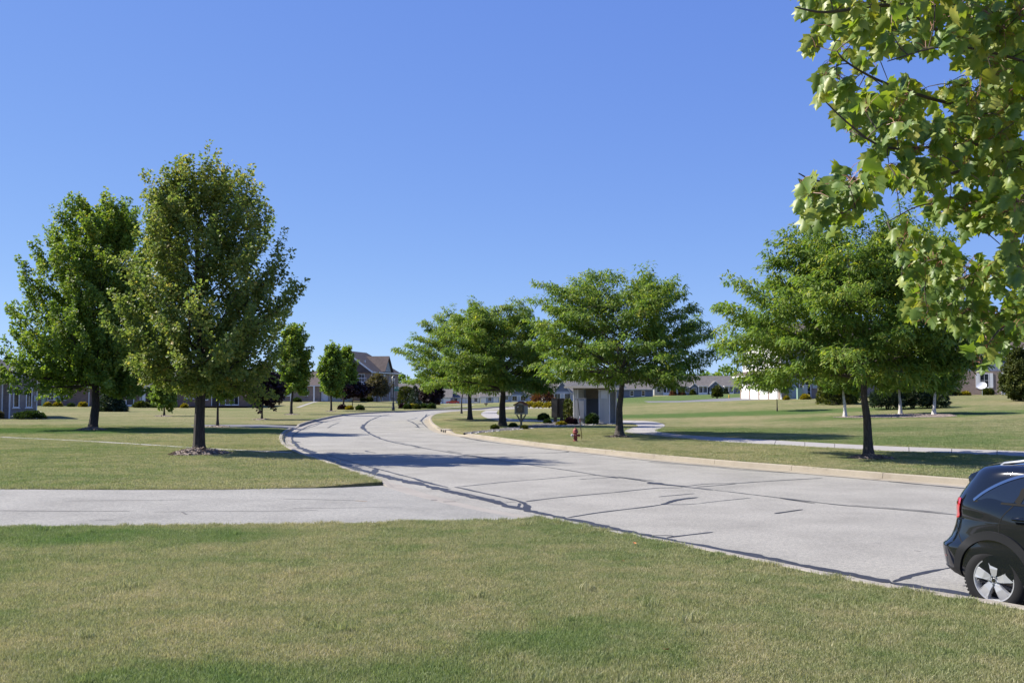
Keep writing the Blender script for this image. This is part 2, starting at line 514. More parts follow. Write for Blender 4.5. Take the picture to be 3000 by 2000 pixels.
birch_bed = P2([(2440, 1222), (2480, 1219), (2560, 1215), (2660, 1211.5), (2740, 1211), (2790, 1215), (2805, 1219), (2760, 1221.5), (2600, 1223), (2500, 1224)])
classes = [('kerbgap', kerb_l), ('kerbgap', kerb_r), ('road', road_poly), ('driveway', drive1), ('drive_far', drive2)]
for k, (a, b) in paths.items(): classes.append((k, np.vstack([a, b[::-1]])))
classes += [('bed', bed_poly), ('bed', birch_bed), ('drive_right', far_drive), ('drive_right', bank_drive), ('drive_red', red_drive)]

# one triangulation of the whole ground, split by what covers it
verts, edges = [], []
def add_line(p, closed):
    b = len(verts)
    verts.extend([Vector((float(x), float(y))) for x, y in p])
    n = len(p)
    edges.extend([(b + i, b + (i + 1) % n) for i in range(n if closed else n - 1)])
add_line(kerb_l, True); add_line(kerb_r, True)
for k, poly in classes[3:]: add_line(poly, True)
angs = list(np.radians(np.r_[np.arange(-38, 38.1, 1.3), np.arange(44, 322, 7)]))
r = 2.2
while r < 1300:
    for a in angs:
        rr = r * (1 + rng.uniform(-.012, .012))
        verts.append(Vector((rr * math.sin(a), rr * math.cos(a))))
    r *= 1.072
res = geometry.delaunay_2d_cdt(verts, edges, [], 0, 1e-5)
gv = np.array([tuple(v) for v in res[0]]); gf = np.array([tuple(f) for f in res[2]])
cen = gv[gf].mean(axis=1)
lab = np.full(len(gf), -1)
for i, (k, poly) in reversed(list(enumerate(classes))):
    lab[inside(poly, cen)] = i
gz = H(gv[:, 0], gv[:, 1])
def ground_part(name, faces, zoff, mat, skirt=0.0, sm=True):
    ids, inv = np.unique(faces, return_inverse=True)
    V = np.c_[gv[ids], gz[ids] + (zoff(gv[ids]) if callable(zoff) else zoff)]
    Fc = inv.reshape(faces.shape)
    fl = [Fc]
    if skirt:
        e = np.sort(np.vstack([Fc[:, [0, 1]], Fc[:, [1, 2]], Fc[:, [2, 0]]]), axis=1)
        u, c = np.unique(e, axis=0, return_counts=True)
        be = u[c == 1]; n = len(V)
        V = np.vstack([V, V - [0, 0, skirt]])
        fl.append(np.c_[be[:, 0], be[:, 1], be[:, 1] + n, be[:, 0] + n])
    me = mesh_np(name, V, fl, mat)
    o = link(name, me)
    return o
def faces_of(*names):
    return gf[np.isin(lab, [i for i, (k, _) in enumerate(classes) if k in names])]

# materials of the ground
LUSH += [tuple(at(100, 1570)[:2]) + (4.2, 1.3, .26), tuple(at(1000, 1990)[:2]) + (1.6, .8, .10), tuple(at(1750, 1880)[:2]) + (1.5, .9, .10), tuple(at(550, 1990)[:2]) + (1.5, .8, .14),
         tuple(at(2150, 1212)[:2]) + (20, 4.5, .46), tuple(at(2700, 1216)[:2]) + (14, 4, .34), tuple(at(420, 1262)[:2]) + (14, 4.0, .36), tuple(at(60, 1263)[:2]) + (10, 5, .2),
         tuple(at(1950, 1168)[:2]) + (40, 60, .30), tuple(at(2300, 1262)[:2]) + (10, 6, .13), tuple(at(1620, 1222)[:2]) + (14, 5, .12), tuple(at(2750, 1290)[:2]) + (9, 6, .12)]
LAWN = lawn_group()
def lawn_mat():
    m, nt, p = new_mat('lawn')
    g = nt.nodes.new('ShaderNodeGroup'); g.node_tree = LAWN
    v = pos_vec(nt)
    n = noise(nt, 26, 5, v, .75)
    c = mix_c(nt, .9, g.outputs[0], ramp(nt, n.outputs[0], [(.28, (.42, .42, .38)), (.5, (.95, .95, .9)), (.74, (1.5, 1.45, 1.35))]).outputs[0], 'MULTIPLY')
    c = mix_c(nt, 1.0, c, (.98, .96, .80), 'MULTIPLY')
    nt.links.new(c, p.inputs['Base Color'])
    p.inputs['Roughness'].default_value = 1.0
    p.inputs['Specular IOR Level'].default_value = .1
    bump(nt, noise(nt, 38, 4, v, .8).outputs[0], .9, .05, p)
    return m
def asphalt_mat(name, base, warm=1.0, spk=.5):
    m, nt, p = new_mat(name)
    v = pos_vec(nt)
    n1 = noise(nt, 34, 5, v, .9); n2 = noise(nt, .55, 5, v, .6); n3 = noise(nt, 14, 3, v, .7)
    b = tuple(base); lo = tuple(c * .80 for c in b); hi = tuple(c * 1.1 for c in b)
    c = ramp(nt, n2.outputs[0], [(.3, lo), (.55, b), (.75, hi)]).outputs[0]
    c = mix_c(nt, spk, c, ramp(nt, n1.outputs[0], [(.30, (.35, .36, .38)), (.5, (1.0, 1.0, 1.0)), (.70, (1.6, 1.55, 1.45))]).outputs[0], 'MULTIPLY')
    n4 = noise(nt, 95, 2, v, .9)
    c = mix_c(nt, .55, c, ramp(nt, n3.outputs[0], [(.34, (.72, .72, .74)), (.5, (1, 1, 1)), (.66, (1.24, 1.22, 1.17))]).outputs[0], 'MULTIPLY')
    c = mix_c(nt, .6, c, ramp(nt, n4.outputs[0], [(.36, (.55, .55, .57)), (.5, (1, 1, 1)), (.64, (1.4, 1.38, 1.32))]).outputs[0], 'MULTIPLY')
    nt.links.new(c, p.inputs['Base Color'])
    p.inputs['Roughness'].default_value = .92
    p.inputs['Specular IOR Level'].default_value = .25
    bump(nt, n1.outputs[0], .5, .012, p)
    return m
def concrete_mat(name, col, stain=(.24, .19, .14)):
    m, nt, p = new_mat(name)
    v = pos_vec(nt)
    n1 = noise(nt, 1.1, 6, v, .65); n2 = noise(nt, 45, 4, v, .8)
    c = ramp(nt, n1.outputs[0], [(.25, tuple(.55 * a + .45 * b for a, b in zip(col, stain))), (.45, tuple(c * .93 for c in col)), (.7, tuple(c * 1.07 for c in col))]).outputs[0]
    c = mix_c(nt, .4, c, ramp(nt, n2.outputs[0], [(.3, (.6, .6, .6)), (.7, (1.3, 1.3, 1.3))]).outputs[0], 'MULTIPLY')
    nt.links.new(c, p.inputs['Base Color'])
    p.inputs['Roughness'].default_value = .9
    bump(nt, n2.outputs[0], .3, .008, p)
    return m
M_LAWN = lawn_mat()
M_ROAD = asphalt_mat('road_asphalt', (.288, .277, .246))
M_DRIVE = asphalt_mat('drive_asphalt', (.270, .264, .240), spk=.6)
M_DRIVE2 = asphalt_mat('grey_asphalt', (.165, .165, .172))
M_KERB = concrete_mat('kerb_concrete', (.31, .270, .205), (.17, .13, .09))
M_KERBL = concrete_mat('grey_kerb_concrete', (.295, .268, .228), (.20, .17, .14))
M_WALK = concrete_mat('walk_concrete', (.33, .31, .285), (.24, .22, .19))
M_TAR = plain('tar', (.030, .031, .036), .55, var=.3, scale=9)
M_SOIL = plain('soil', (.075, .058, .045), 1.0, var=.35, scale=4, bmp=.6)

def smooth01(t):
    t = np.clip(t, 0, 1); return t * t * (3 - 2 * t)
def drive_z(p):
    return -.012 - .070 * smooth01(1 - dist_poly(Lk, p) / 2.2)
tag(ground_part('lawn', gf[lab == -1], 0.0, M_LAWN, skirt=.25), 'dry tan and green mown lawn on both sides of the street', kind='structure')
ROAD_Z = -.145
road_o = tag(ground_part('road', faces_of('road'), ROAD_Z, M_ROAD), 'pale worn asphalt street curving away to the left between kerbs', kind='structure')
tag(ground_part('driveway', faces_of('driveway'), drive_z, M_DRIVE, skirt=.2), 'wide pale asphalt driveway crossing the front lawn', kind='structure')
tag(ground_part('driveway', faces_of('drive_far'), drive_z, M_DRIVE2, skirt=.2), 'narrow grey driveway beyond the big maples', kind='structure')
tag(ground_part('driveway', faces_of('drive_right'), -.01, M_DRIVE2, skirt=.2), 'grey driveway running to the white garage doors', kind='structure')
tag(ground_part('driveway', faces_of('drive_red'), -.01, M_WALK, skirt=.2), 'thin pale concrete drives in front of the far garages', kind='structure')
tag(ground_part('planting_bed', faces_of('bed'), -.01, M_SOIL), 'bare brown beds under the shelter shrubs and birches', kind='structure')
tag(ground_part('path_base', faces_of(*path_pairs), -.07, M_SOIL), 'soil under the joints of the concrete walks', kind='structure')

# concrete walks: every slab is its own piece
for k, (a, b) in paths.items():
    root = thing(k, None, None)
    tag(root, {'sidewalk': 'pale concrete sidewalk winding past the mail shelter on the right lawn', 'footpath': 'curved concrete footpath beside the book box',
               'walkway': 'thin pale concrete walk across the left lawn', 'entrance_path': 'short concrete path up to the brick two storey house'}[k], kind='structure')
    n = 160
    def rs(p):
        s = np.linspace(0, 1, len(p)); t = np.linspace(0, 1, n); return np.c_[np.interp(t, s, p[:, 0]), np.interp(t, s, p[:, 1])]
    A, B = rs(a), rs(b); C = (A + B) / 2
    s = np.r_[0, np.cumsum(np.linalg.norm(np.diff(C, axis=0), axis=1))]
    ns = max(3, int(s[-1] / 1.5)); gap = .012 / max(s[-1], 1)
    for i in range(ns):
        t = np.linspace(i / ns + gap, (i + 1) / ns - gap, 4) * s[-1]
        f = lambda Q: np.c_[np.interp(t, s, Q[:, 0]), np.interp(t, s, Q[:, 1])]
        qa, qb = f(A), f(B)
        za, zb = H(qa[:, 0], qa[:, 1]), H(qb[:, 0], qb[:, 1])
        dz = .012 + rng.uniform(-.004, .004)
        V = np.vstack([np.c_[qa, za + dz], np.c_[qb, zb + dz], np.c_[qa, za - .12], np.c_[qb, zb - .12]])
        fs = []
        for j in range(3):
            fs += [(j, j + 1, j + 5, j + 4), (j, j + 8, j + 9, j + 1), (j + 4, j + 5, j + 13, j + 12)]
        fs += [(0, 4, 12, 8), (3, 11, 15, 7)]
        o = link('slab', mesh_np('slab', V, np.array(fs), M_WALK), root)

# kerbs with gutter pan, cast in 3 m lengths
def kerb(line, inner, label, cuts, mat_):
    root = tag(thing('kerb', None, None), label, kind='structure')
    s = np.r_[0, np.cumsum(np.linalg.norm(np.diff(line, axis=0), axis=1))]
    t = np.gradient(line, axis=0); t /= np.linalg.norm(t, axis=1)[:, None]
    nv = inner - line; nv /= np.linalg.norm(nv, axis=1)[:, None]
    low = np.zeros(len(line))
    for (x, y, half) in cuts:
        i = np.argmin(np.linalg.norm(line - [x, y], axis=1))
        low = np.maximum(low, smooth01((half + .5 - np.abs(s - s[i])) / 1.0))
    hi_p = np.array([(0, -.35), (0, .0), (.02, .014), (.125, .014), (.152, -.004), (.172, -.125), (.56, ROAD_Z + .003), (.56, -.35)])
    lo_p = np.array([(0, -.35), (0, -.088), (.02, -.085), (.125, -.09), (.152, -.094), (.172, -.128), (.56, ROAD_Z + .003), (.56, -.35)])
    ns = int(s[-1] / 3.0)
    for i in range(ns):
        a0, a1 = s[-1] * i / ns + .006, s[-1] * (i + 1) / ns - .006
        tt = np.r_[a0, [v for v in s if a0 + .05 < v < a1 - .05], a1]
        X = np.interp(tt, s, line[:, 0]); Y = np.interp(tt, s, line[:, 1]); nx = np.interp(tt, s, nv[:, 0]); ny = np.interp(tt, s, nv[:, 1]); lo = np.interp(tt, s, low)
        hz = H(X, Y); V = []
        jit = rng.uniform(-.005, .005)
        for j in range(len(tt)):
            pr = hi_p * (1 - lo[j]) + lo_p * lo[j]
            for o_, z_ in pr: V.append((X[j] + nx[j] * o_, Y[j] + ny[j] * o_, hz[j] + z_ + jit))
        k = len(hi_p); fs = []
        for j in range(len(tt) - 1):
            for q in range(k - 1):
                a = j * k + q; fs.append((a, a + 1, a + 1 + k, a + k))
        me = mesh_np('kerb_segment', V, [np.array(fs), np.array([tuple(range(k)), tuple(reversed(range((len(tt) - 1) * k, len(tt) * k)))])], mat_)
        link('kerb_segment', me, root)
    return root
m1 = at(1340, 1470); m2 = at(860, 1248); m3 = at(1350, 1266.5); m4 = at(1441, 1200.6)
kerb(Lk, La, 'near concrete kerb between the front lawn and the street', [(m1.x, m1.y, 5.0), (m2.x, m2.y, 2.8)], M_KERBL)
kerb(Rk, Ra, 'tan concrete kerb along the far side of the street', [(m3.x, m3.y, 1.4), (m4.x, m4.y, 1.2)], M_KERB)

# tar strips sealed over the cracks of the street
TAR = [
 (.34, [(1182, 1408), (1259, 1425), (1310, 1437.7), (1345, 1447)]), (.30, [(876, 1310), (927, 1330.5), (979, 1353.5), (1042, 1372.6), (1101, 1388), (1182, 1408)]), (.16, [(859, 1292), (876, 1310)]), (.10, [(905, 1247), (875, 1262), (858, 1276), (855, 1285), (859, 1292)]),
 (.12, [(1000, 1226), (945, 1236), (905, 1247)]),
 (.21, [(1345, 1447), (1402, 1459.5), (1478, 1480), (1545, 1494)]), (.21, [(1545, 1494), (1606, 1506.5), (1657, 1518)]), (.21, [(1657, 1518), (1734, 1535), (1800, 1549), (1902, 1568), (2030, 1594), (2182, 1621), (2300, 1647), (2459, 1678), (2606, 1705)]),
 (.21, [(2606, 1705), (2714, 1724), (2823, 1743), (2920, 1763), (3050, 1788)]),
 (.06, [(963, 1334), (1030, 1353.5), (1103, 1372.6), (1157, 1386.6), (1205, 1399)]), (.12, [(1205, 1399), (1246, 1412), (1310, 1427.4)]), (.16, [(1103, 1372), (1096, 1384)]),
 (.07, [(1330, 1426), (1389, 1437.7), (1453, 1451.7), (1517, 1465.7), (1545, 1478.5), (1552, 1492.5)]), (.10, [(1310, 1437), (1376, 1448), (1428, 1460.6), (1473, 1473.4)]), (.2, [(1428, 1461), (1473, 1475)]),
 (.14, [(1530, 1470), (1546, 1480), (1540, 1493)]), (.07, [(1520, 1474), (1515, 1487)]), (.03, [(1473, 1472), (1515, 1469)]),
 (.05, [(1274, 1210.6), (1249, 1217), (1234, 1231), (1239, 1241), (1256, 1255), (1285, 1266.7), (1400, 1289.7), (1428, 1293.5), (1555, 1309), (1644, 1319), (1759, 1332), (1900, 1349.6), (2055, 1362), (2182, 1373.7), (2400, 1391.6), (2507, 1400.4), (2683, 1418), (2829, 1429), (3000, 1446)]),
 (.09, [(1330, 1275), (1400, 1289), (1470, 1299)]), (.06, [(1900, 1353), (2050, 1363.5), (2180, 1377), (2330, 1386)]), (.08, [(2600, 1409), (2830, 1431)]),
 (.14, [(1139, 1213), (1093, 1226), (1070, 1240), (1063, 1254), (1080, 1268), (1114, 1284.6)]), (.22, [(1066, 1243), (1061, 1252), (1068, 1258)]), (.12, [(1114, 1284.6), (1157, 1297), (1234, 1311)]), (.05, [(1157, 1293), (1234, 1309)]), (.10, [(1210, 1312), (1240, 1311)]),
 (.07, [(1234, 1311), (1297, 1321.6), (1361, 1333), (1407, 1339.4)]), (.05, [(1310, 1320.5), (1352, 1328)]), (.24, [(1361, 1332.5), (1420, 1341), (1455, 1345)]), (.11, [(1407, 1339.4), (1478, 1350)]),
 (.06, [(1478, 1350), (1555, 1362), (1657, 1376), (1744, 1390), (1810, 1400.7)]), (.05, [(1810, 1396), (1915, 1408)]), (.09, [(1790, 1396), (1860, 1404), (1948, 1420)]), (.30, [(1900, 1414), (1950, 1421), (2004, 1425)]), (.12, [(2004, 1425.5), (2093, 1435)]),
 (.05, [(2093, 1435), (2285, 1458), (2400, 1472), (2491, 1482), (2619, 1491), (2785, 1506), (3000, 1525)]), (.09, [(2285, 1458), (2345, 1466), (2400, 1472)]), (.04, [(2285, 1459), (2390, 1475)]), (.03, [(2491, 1479), (2620, 1488), (2785, 1503)]),
 (.04, [(1338, 1426), (1478, 1411), (1619, 1400.7), (1682, 1393.5), (1760, 1391)]), (.04, [(1695, 1404), (1800, 1397.5)]), (.045, [(1540, 1468.5), (1657, 1454), (1810, 1441.5), (1900, 1431), (1930, 1428.6), (2004, 1428)]),
 (.05, [(1657, 1517), (1759, 1500), (1900, 1483.6), (1935, 1478)]), (.11, [(1935, 1478), (1978, 1464.5), (2045, 1457)]), (.03, [(1950, 1477), (2019, 1478), (2106, 1467), (2200, 1458)]), (.045, [(1930, 1454.5), (2035, 1445)]),
 (.045, [(1953, 1575), (1980, 1571), (2087, 1558)]), (.03, [(1905, 1568), (1965, 1568), (1978, 1571)]), (.05, [(2267, 1504), (2354, 1492)]), (.09, [(2615, 1703), (2683, 1681), (2769, 1665), (2860, 1650)]),
 (.06, [(1994, 1426), (2068, 1416), (2157, 1416), (2234, 1409.4), (2400, 1401), (2408, 1400)]), (.04, [(2040, 1426), (2110, 1421), (2157, 1416)]),
 (.06, [(1358, 1330.5), (1568, 1328), (1657, 1325), (1665, 1322)]), (.03, [(1455, 1338), (1560, 1335), (1740, 1333)]), (.03, [(1650, 1339), (1800, 1338)]),
 (.12, [(1075, 1320), (1083, 1323)]), (.05, [(1083, 1323), (1102, 1326.7)]), (.06, [(960, 1253), (979, 1242.5), (994, 1237.4)]), (.06, [(885, 1257), (915, 1250), (945, 1238)]), (.12, [(855, 1290), (880, 1296)]), (.12, [(862, 1300), (884, 1300)]), (.08, [(857, 1274), (878, 1270)]),
 (.07, [(963, 1335), (980, 1330), (950, 1336)]), (.05, [(940, 1331), (968, 1331)]),
 (.08, [(1192, 1231), (1212, 1227), (1223, 1222.5)]), (.09, [(1192, 1231), (1205, 1235), (1226, 1247)]), (.18, [(1203, 1235), (1210, 1236.5)]), (.06, [(1212, 1238), (1228, 1252)]), (.14, [(1232, 1234), (1240, 1224), (1255, 1216)]), (.10, [(1225, 1241), (1238, 1244)]), (.07, [(1216, 1249), (1230, 1253)]), (.08, [(1245, 1221), (1250, 1213)]),
] + [(.03, [(905 + i * 4, y), (1140 + (i % 3) * 70, y - 3.0)]) for i, y in enumerate((1311, 1320, 1331))] + [(.025, [(1080, 1277), (1270, 1277)]), (.025, [(1180, 1251), (1255, 1251)]), (.03, [(1255, 1288), (1400, 1288.5)]), (.03, [(1010, 1237), (1060, 1236)]), (.03, [(1120, 1291), (1190, 1289)]),
     (.03, [(1300, 1296), (1400, 1295)]), (.03, [(1100, 1232), (1230, 1231.5)]), (.025, [(930, 1345), (1160, 1338)]), (.03, [(1300, 1312), (1540, 1309)]), (.03, [(2820, 1716), (2905, 1706)])]
_rb = BVHTree.FromPolygons([tuple(v.co) for v in road_o.data.vertices], [tuple(p.vertices) for p in road_o.data.polygons])
def road_z(x, y):
    h = _rb.ray_cast(Vector((x, y, 50)), Vector((0, 0, -1)))
    return h[0].z if h[0] is not None else h1(x, y) + ROAD_Z
def strip(pts, w, dz):
    p = resample(chaikin(P2(pts, ROAD_Z), 2), max(.12, .4 * w))
    n = len(p)
    wob = np.convolve(rng.normal(0, 1, n + 8), np.ones(5) / 5, 'same')[4:4 + n]
    wob2 = np.convolve(rng.normal(0, 1, n + 8), np.ones(7) / 7, 'same')[4:4 + n]
    c = offset(p, 0) + np.c_[wob2, wob2[::-1]] * min(.05, .35 * w)
    ww = w * .5 * np.clip(1 + .35 * wob + .2 * rng.normal(0, 1, n), .35, 1.8)
    ww[0] *= .4; ww[-1] *= .4
    a = offset(c, 1.0) - c
    l, r_ = c + a * ww[:, None], c - a * ww[:, None]
    zz = np.array([road_z(x, y) for x, y in c]) + dz
    V = np.vstack([np.c_[l, zz], np.c_[r_, zz]])
    i = np.arange(n - 1)
    return V, np.c_[i, i + 1, i + 1 + n, i + n]
for i, (w, pts) in enumerate(TAR):
    V, f = strip(pts, w * (.92 if w > .08 else 1.15), .004 + .0008 * (i % 5))
    link('tar_seam', mesh_np('tar_seam', V, f, M_TAR), road_o)
# ------------------------------------------------------------------ trees
def unit(v):
    return v / (np.linalg.norm(v, axis=-1, keepdims=True) + 1e-9)
def leaf_cards(P, D, Nn, L, Wd, droop=0.0, seg=1, fold=.0):
    """P base points, D leaf directions, Nn leaf normals; rhombic blades (seg=1) or bent strips (seg=2)"""
    n = len(P)
    D = unit(D); S = unit(np.cross(D, Nn)); Nn = np.cross(S, D)
    L = L[:, None]; Wd = Wd[:, None]
    if seg == 1:
        m = P + D * L * .45
        V = np.stack([P, m + S * Wd * .5 + Nn * Wd * fold, P + D * L, m - S * Wd * .5 + Nn * Wd * fold], 1).reshape(-1, 3)
        f = (np.arange(n)[:, None] * 4 + np.array([0, 1, 2, 3])[None])
        return V, f, 4
    m = P + D * L * .5
    e = P + D * L * .92 - np.array([0, 0, 1.0]) * L * droop
    V = np.stack([P - S * Wd * .25, P + S * Wd * .25, m + S * Wd * .5, m - S * Wd * .5, e + S * Wd * .2, e - S * Wd * .2], 1).reshape(-1, 3)
    b = np.arange(n)[:, None] * 6
    f = np.vstack([b + np.array([0, 1, 2, 3]), b + np.array([3, 2, 4, 5])])
    return V, f, 6

def grow(spec, seed):
    """returns (trunk MB, leaf mesh arrays). spec sizes in metres, base at the origin"""
    g = np.random.default_rng(seed)
    Ht, h0, xl, xr = spec['h'], spec['h0'], spec['xl'], spec['xr']
    style = spec['style']
    Ht = Ht - spec['sl'] * (.62 if style == 'maple' else .30)
    xl, xr = max(xl * .6, xl - spec['sl'] * (.50 if style == 'maple' else .28)), max(xr * .6, xr - spec['sl'] * (.50 if style == 'maple' else .28))
    prof = np.array(spec['prof'])                     # (height fraction, radius fraction)
    tr = spec.get('tr', .02 * Ht)
    tb = MB()
    lean = spec.get('lean', 0.0)
    # leader
    top = Ht * spec.get('leader', .82)
    zs = np.linspace(0, top, 9)
    wx = np.cumsum(g.normal(0, .045, 9)) * (zs > h0 * .6) * Ht / 10; wy = np.cumsum(g.normal(0, .045, 9)) * (zs > h0 * .6) * Ht / 10
    cx0 = (xr - xl) / 2 * spec.get('shift', .5)
    lx = wx + lean * zs + cx0 * (zs / Ht) ** 1.3
    def leader(z): return np.array([np.interp(z, zs, lx), np.interp(z, zs, wy), z])
    rads = tr * np.clip(1 - .85 * (zs / top), .1, 1); rads[0] *= 1.65
    zz = np.r_[-.05, .10, .30, zs[1:]]; rr = np.r_[rads[0], tr * 1.28, tr * 1.05, rads[1:]]
    tb.tube([leader(z) for z in zz], rr, 9)
    def Rf(az, hf):
        base = np.interp(hf, prof[:, 0], prof[:, 1])
        c = math.cos(az)
        side = xr * max(c, 0) + xl * max(-c, 0) + (xl + xr) / 2 * (1 - abs(c))
        return base * side * (1 + .10 * math.sin(3 * az + 5 * hf + seed) + .08 * math.sin(7 * az - 9 * hf + seed * 2))
    P_, D_, A_, T_, SZ = [], [], [], [], []
    nl = spec['limbs']; ga = math.pi * (3 - math.sqrt(5))
    lo = spec.get('lo', .02)
    for i in range(nl):
        q = (i + .5) / nl
        hf = lo + (1 - lo) * q ** spec.get('hpow', .85)
        az = i * ga + g.normal(0, .25)
        h = h0 * spec.get('skirt', .8) + (Ht - h0 * spec.get('skirt', .8)) * hf
        rad = Rf(az, hf) * g.uniform(.80, 1.06)
        tip = np.array([rad * math.cos(az), rad * math.sin(az), h])
        tip[0] += lx[-1] * hf * .6
        slope = spec['slope'] * g.uniform(.75, 1.25)
        za = np.clip(h - rad * slope, h0 * (1.0 if style == 'maple' else .95) * g.uniform(1, 1.25), top * .97)
        st = leader(za)
        bow = spec['bow'] * rad
        mid = st * .5 + tip * .5 + np.array([0, 0, bow]) + g.normal(0, .05, 3) * rad
        ts = np.linspace(0, 1, 7)
        C = np.array([(1 - t) ** 2 * st + 2 * t * (1 - t) * mid + t * t * tip for t in ts])
        r0 = max(.018, tr * .42 * (1 - za / Ht) * (.5 + .5 * rad / max(xl, xr)))
        tb.tube(C, r0 * (1 - .85 * ts), 5, cap=False)
        ns = spec['sprays']
        if rad < .4 * max(xl, xr): ns = max(3, int(ns * .7))
        for k in range(ns):
            t = 1 - (k / ns) ** 1.05 * spec.get('fill', .75) - g.uniform(0, .04)
            t = max(.12, t)
            p = (1 - t) ** 2 * st + 2 * t * (1 - t) * mid + t * t * tip
            tg = unit(2 * (1 - t) * (mid - st) + 2 * t * (tip - mid))
            sp = (1 - t) * .9 + .18
            lat = unit(np.cross(tg, [0, 0, 1])) * g.normal(0, 1) * (spec['lat'] * rad * sp) + np.array([0, 0, 1]) * g.normal(spec.get('vup', 0), spec['vlat'] * rad * sp)
            if k == 0: lat *= .15
            p2 = p + lat
            if p2[2] < h0 * spec.get('floor', .85): p2[2] = h0 * spec.get('floor', .85) + abs(g.normal(0, .2))
            if k and g.random() < .55: tb.tube([p, p * .4 + p2 * .6 + [0, 0, .04], p2], [r0 * .28 + .006, r0 * .18 + .004, .004], 3, cap=False)
            d = unit(tg * spec['dt'] + unit(lat + 1e-6) * .45 + np.array([0, 0, spec['dup']]) + g.normal(0, .22, 3))
            sl = spec['sl'] * g.uniform(.65, 1.3)
            nlv = int(spec['leaves'] * g.uniform(.7, 1.3))
            s = g.uniform(0, 1, nlv)
            rw = spec['sr'] * (1 - .55 * s) * np.sqrt(g.uniform(0, 1, nlv))
            an = g.uniform(0, 2 * math.pi, nlv)
            u = unit(np.cross(d, [.3, .2, 1])); v = np.cross(d, u)
            off = u[None] * (np.cos(an) * rw)[:, None] + v[None] * (np.sin(an) * rw)[:, None]
            if style == 'locust': off[:, 2] *= .40
            P_.append(p2 + d * (s * sl - .15 * sl)[:, None] + off)
            D_.append(unit(off) * .7 + d * .6)
            A_.append(np.full(nlv, az)); T_.append(np.full(nlv, g.uniform(-.16, .16) + .12 * (hf - .5)))
    P_ = np.vstack(P_); D_ = np.vstack(D_); T_ = np.concatenate(T_)
    n = len(P_)
    out = P_ - np.array([lx[-1] * .5, 0, Ht * .5]); out = unit(out)
    if style == 'maple':
        D2 = unit(D_ + g.normal(0, .55, (n, 3)) + np.array([0, 0, -.35]))
        Nn = unit(np.array([0, 0, .75]) + out * .55 + g.normal(0, .5, (n, 3)))
        L = g.uniform(.75, 1.25, n) * spec['ls']; W = L * g.uniform(.75, 1.0, n)
        V, f, k = leaf_cards(P_, D2, Nn, L, W, fold=.18)
    else:
        D2 = unit(D_ * np.array([1, 1, .35]) + g.normal(0, .45, (n, 3)) + np.array([0, 0, -.10]))
        Nn = unit(np.array([0, 0, 1.0]) + g.normal(0, .35, (n, 3)))
        L = g.uniform(.7, 1.35, n) * spec['ls']; W = L * g.uniform(.26, .40, n)
        V, f, k = leaf_cards(P_, D2, Nn, L, W, droop=.26, seg=2)
    tint = np.repeat(np.clip(.45 + T_ + g.normal(0, .17, n), 0, 1), k)
    return tb, V, f, tint

MAPLE = [(0, .55), (.1, .85), (.25, .98), (.45, 1.0), (.60, .92), (.74, .76), (.87, .56), (1.0, .30)]
MAPLE_B = [(0, .7), (.12, .95), (.28, 1.0), (.48, .90), (.66, .78), (.80, .66), (.92, .48), (1.0, .26)]
LOCUST = [(0, .80), (.15, 1.0), (.35, 1.0), (.55, .93), (.72, .84), (.88, .66), (1.0, .36)]
OVAL = [(0, .45), (.15, .85), (.35, 1.0), (.6, .9), (.8, .62), (1.0, .15)]
M_MAPLE_Y = leaf_mat('maple_leaf_bright', [(0, (0.081, 0.139, 0.038)), (.4, (0.178, 0.240, 0.062)), (.72, (0.302, 0.323, 0.083)), (1, (0.465, 0.339, 0.104))], rough=.5, trans=.45, tcol=(1.25, 1.3, .8), spec=.28)
M_MAPLE_G = leaf_mat('maple_leaf_green', [(0, (0.079, 0.142, 0.031)), (.5, (0.170, 0.254, 0.048)), (.85, (0.293, 0.333, 0.062)), (1, (0.460, 0.353, 0.070))], rough=.5, trans=.45, tcol=(1.4, 1.45, .65), spec=.28)
M_LOCUST = leaf_mat('locust_leaf', [(0, (0.078, 0.149, 0.031)), (.45, (0.157, 0.242, 0.049)), (.8, (0.256, 0.294, 0.060)), (.975, (0.355, 0.312, 0.064)), (1, (0.595, 0.591, 0.064))], rough=.55, trans=.45, tcol=(1.4, 1.45, .65), spec=.25)
M_PURPLE = leaf_mat('purple_leaf', [(0, (.014, .009, .012)), (.6, (.036, .020, .024)), (1, (.070, .032, .032))], rough=.45, trans=.15, tcol=(1.3, .7, .8), spec=.3)
M_TAN = leaf_mat('dry_olive_leaf', [(0, (.07, .066, .034)), (.5, (.125, .105, .055)), (1, (.19, .15, .07))], rough=.6, trans=.25, spec=.2)
M_RED = leaf_mat('rusty_leaf', [(0, (.07, .04, .022)), (.5, (.16, .06, .032)), (1, (.24, .10, .045))], rough=.6, trans=.25, spec=.2)
M_CONIFER = leaf_mat('conifer_needle', [(0, (.020, .038, .022)), (.6, (.050, .078, .040)), (1, (.10, .115, .06))], rough=.6, trans=.1, spec=.2)
M_YEW = leaf_mat('olive_shrub_leaf', [(0, (.028, .044, .012)), (.6, (.075, .094, .020)), (1, (.15, .14, .028))], rough=.55, trans=.2, spec=.2)
M_SHRUB = leaf_mat('green_shrub_leaf', [(0, (.020, .042, .014)), (.6, (.048, .082, .024)), (1, (.085, .115, .032))], rough=.5, trans=.2, spec=.2)
M_YELLOW = leaf_mat('yellow_shrub_leaf', [(0, (.12, .12, .014)), (.5, (.30, .25, .022)), (1, (.46, .36, .03))], rough=.5, trans=.25, tcol=(1.2, 1.2, .5), spec=.2)
M_BARK = bark_mat('dark_bark', (.018, .015, .013), (.060, .050, .042))
M_BARK2 = bark_mat('grey_bark', (.035, .030, .026), (.105, .090, .078))
M_BIRCH = bark_mat('birch_bark', (.06, .055, .05), (.56, .53, .49), birch=True)

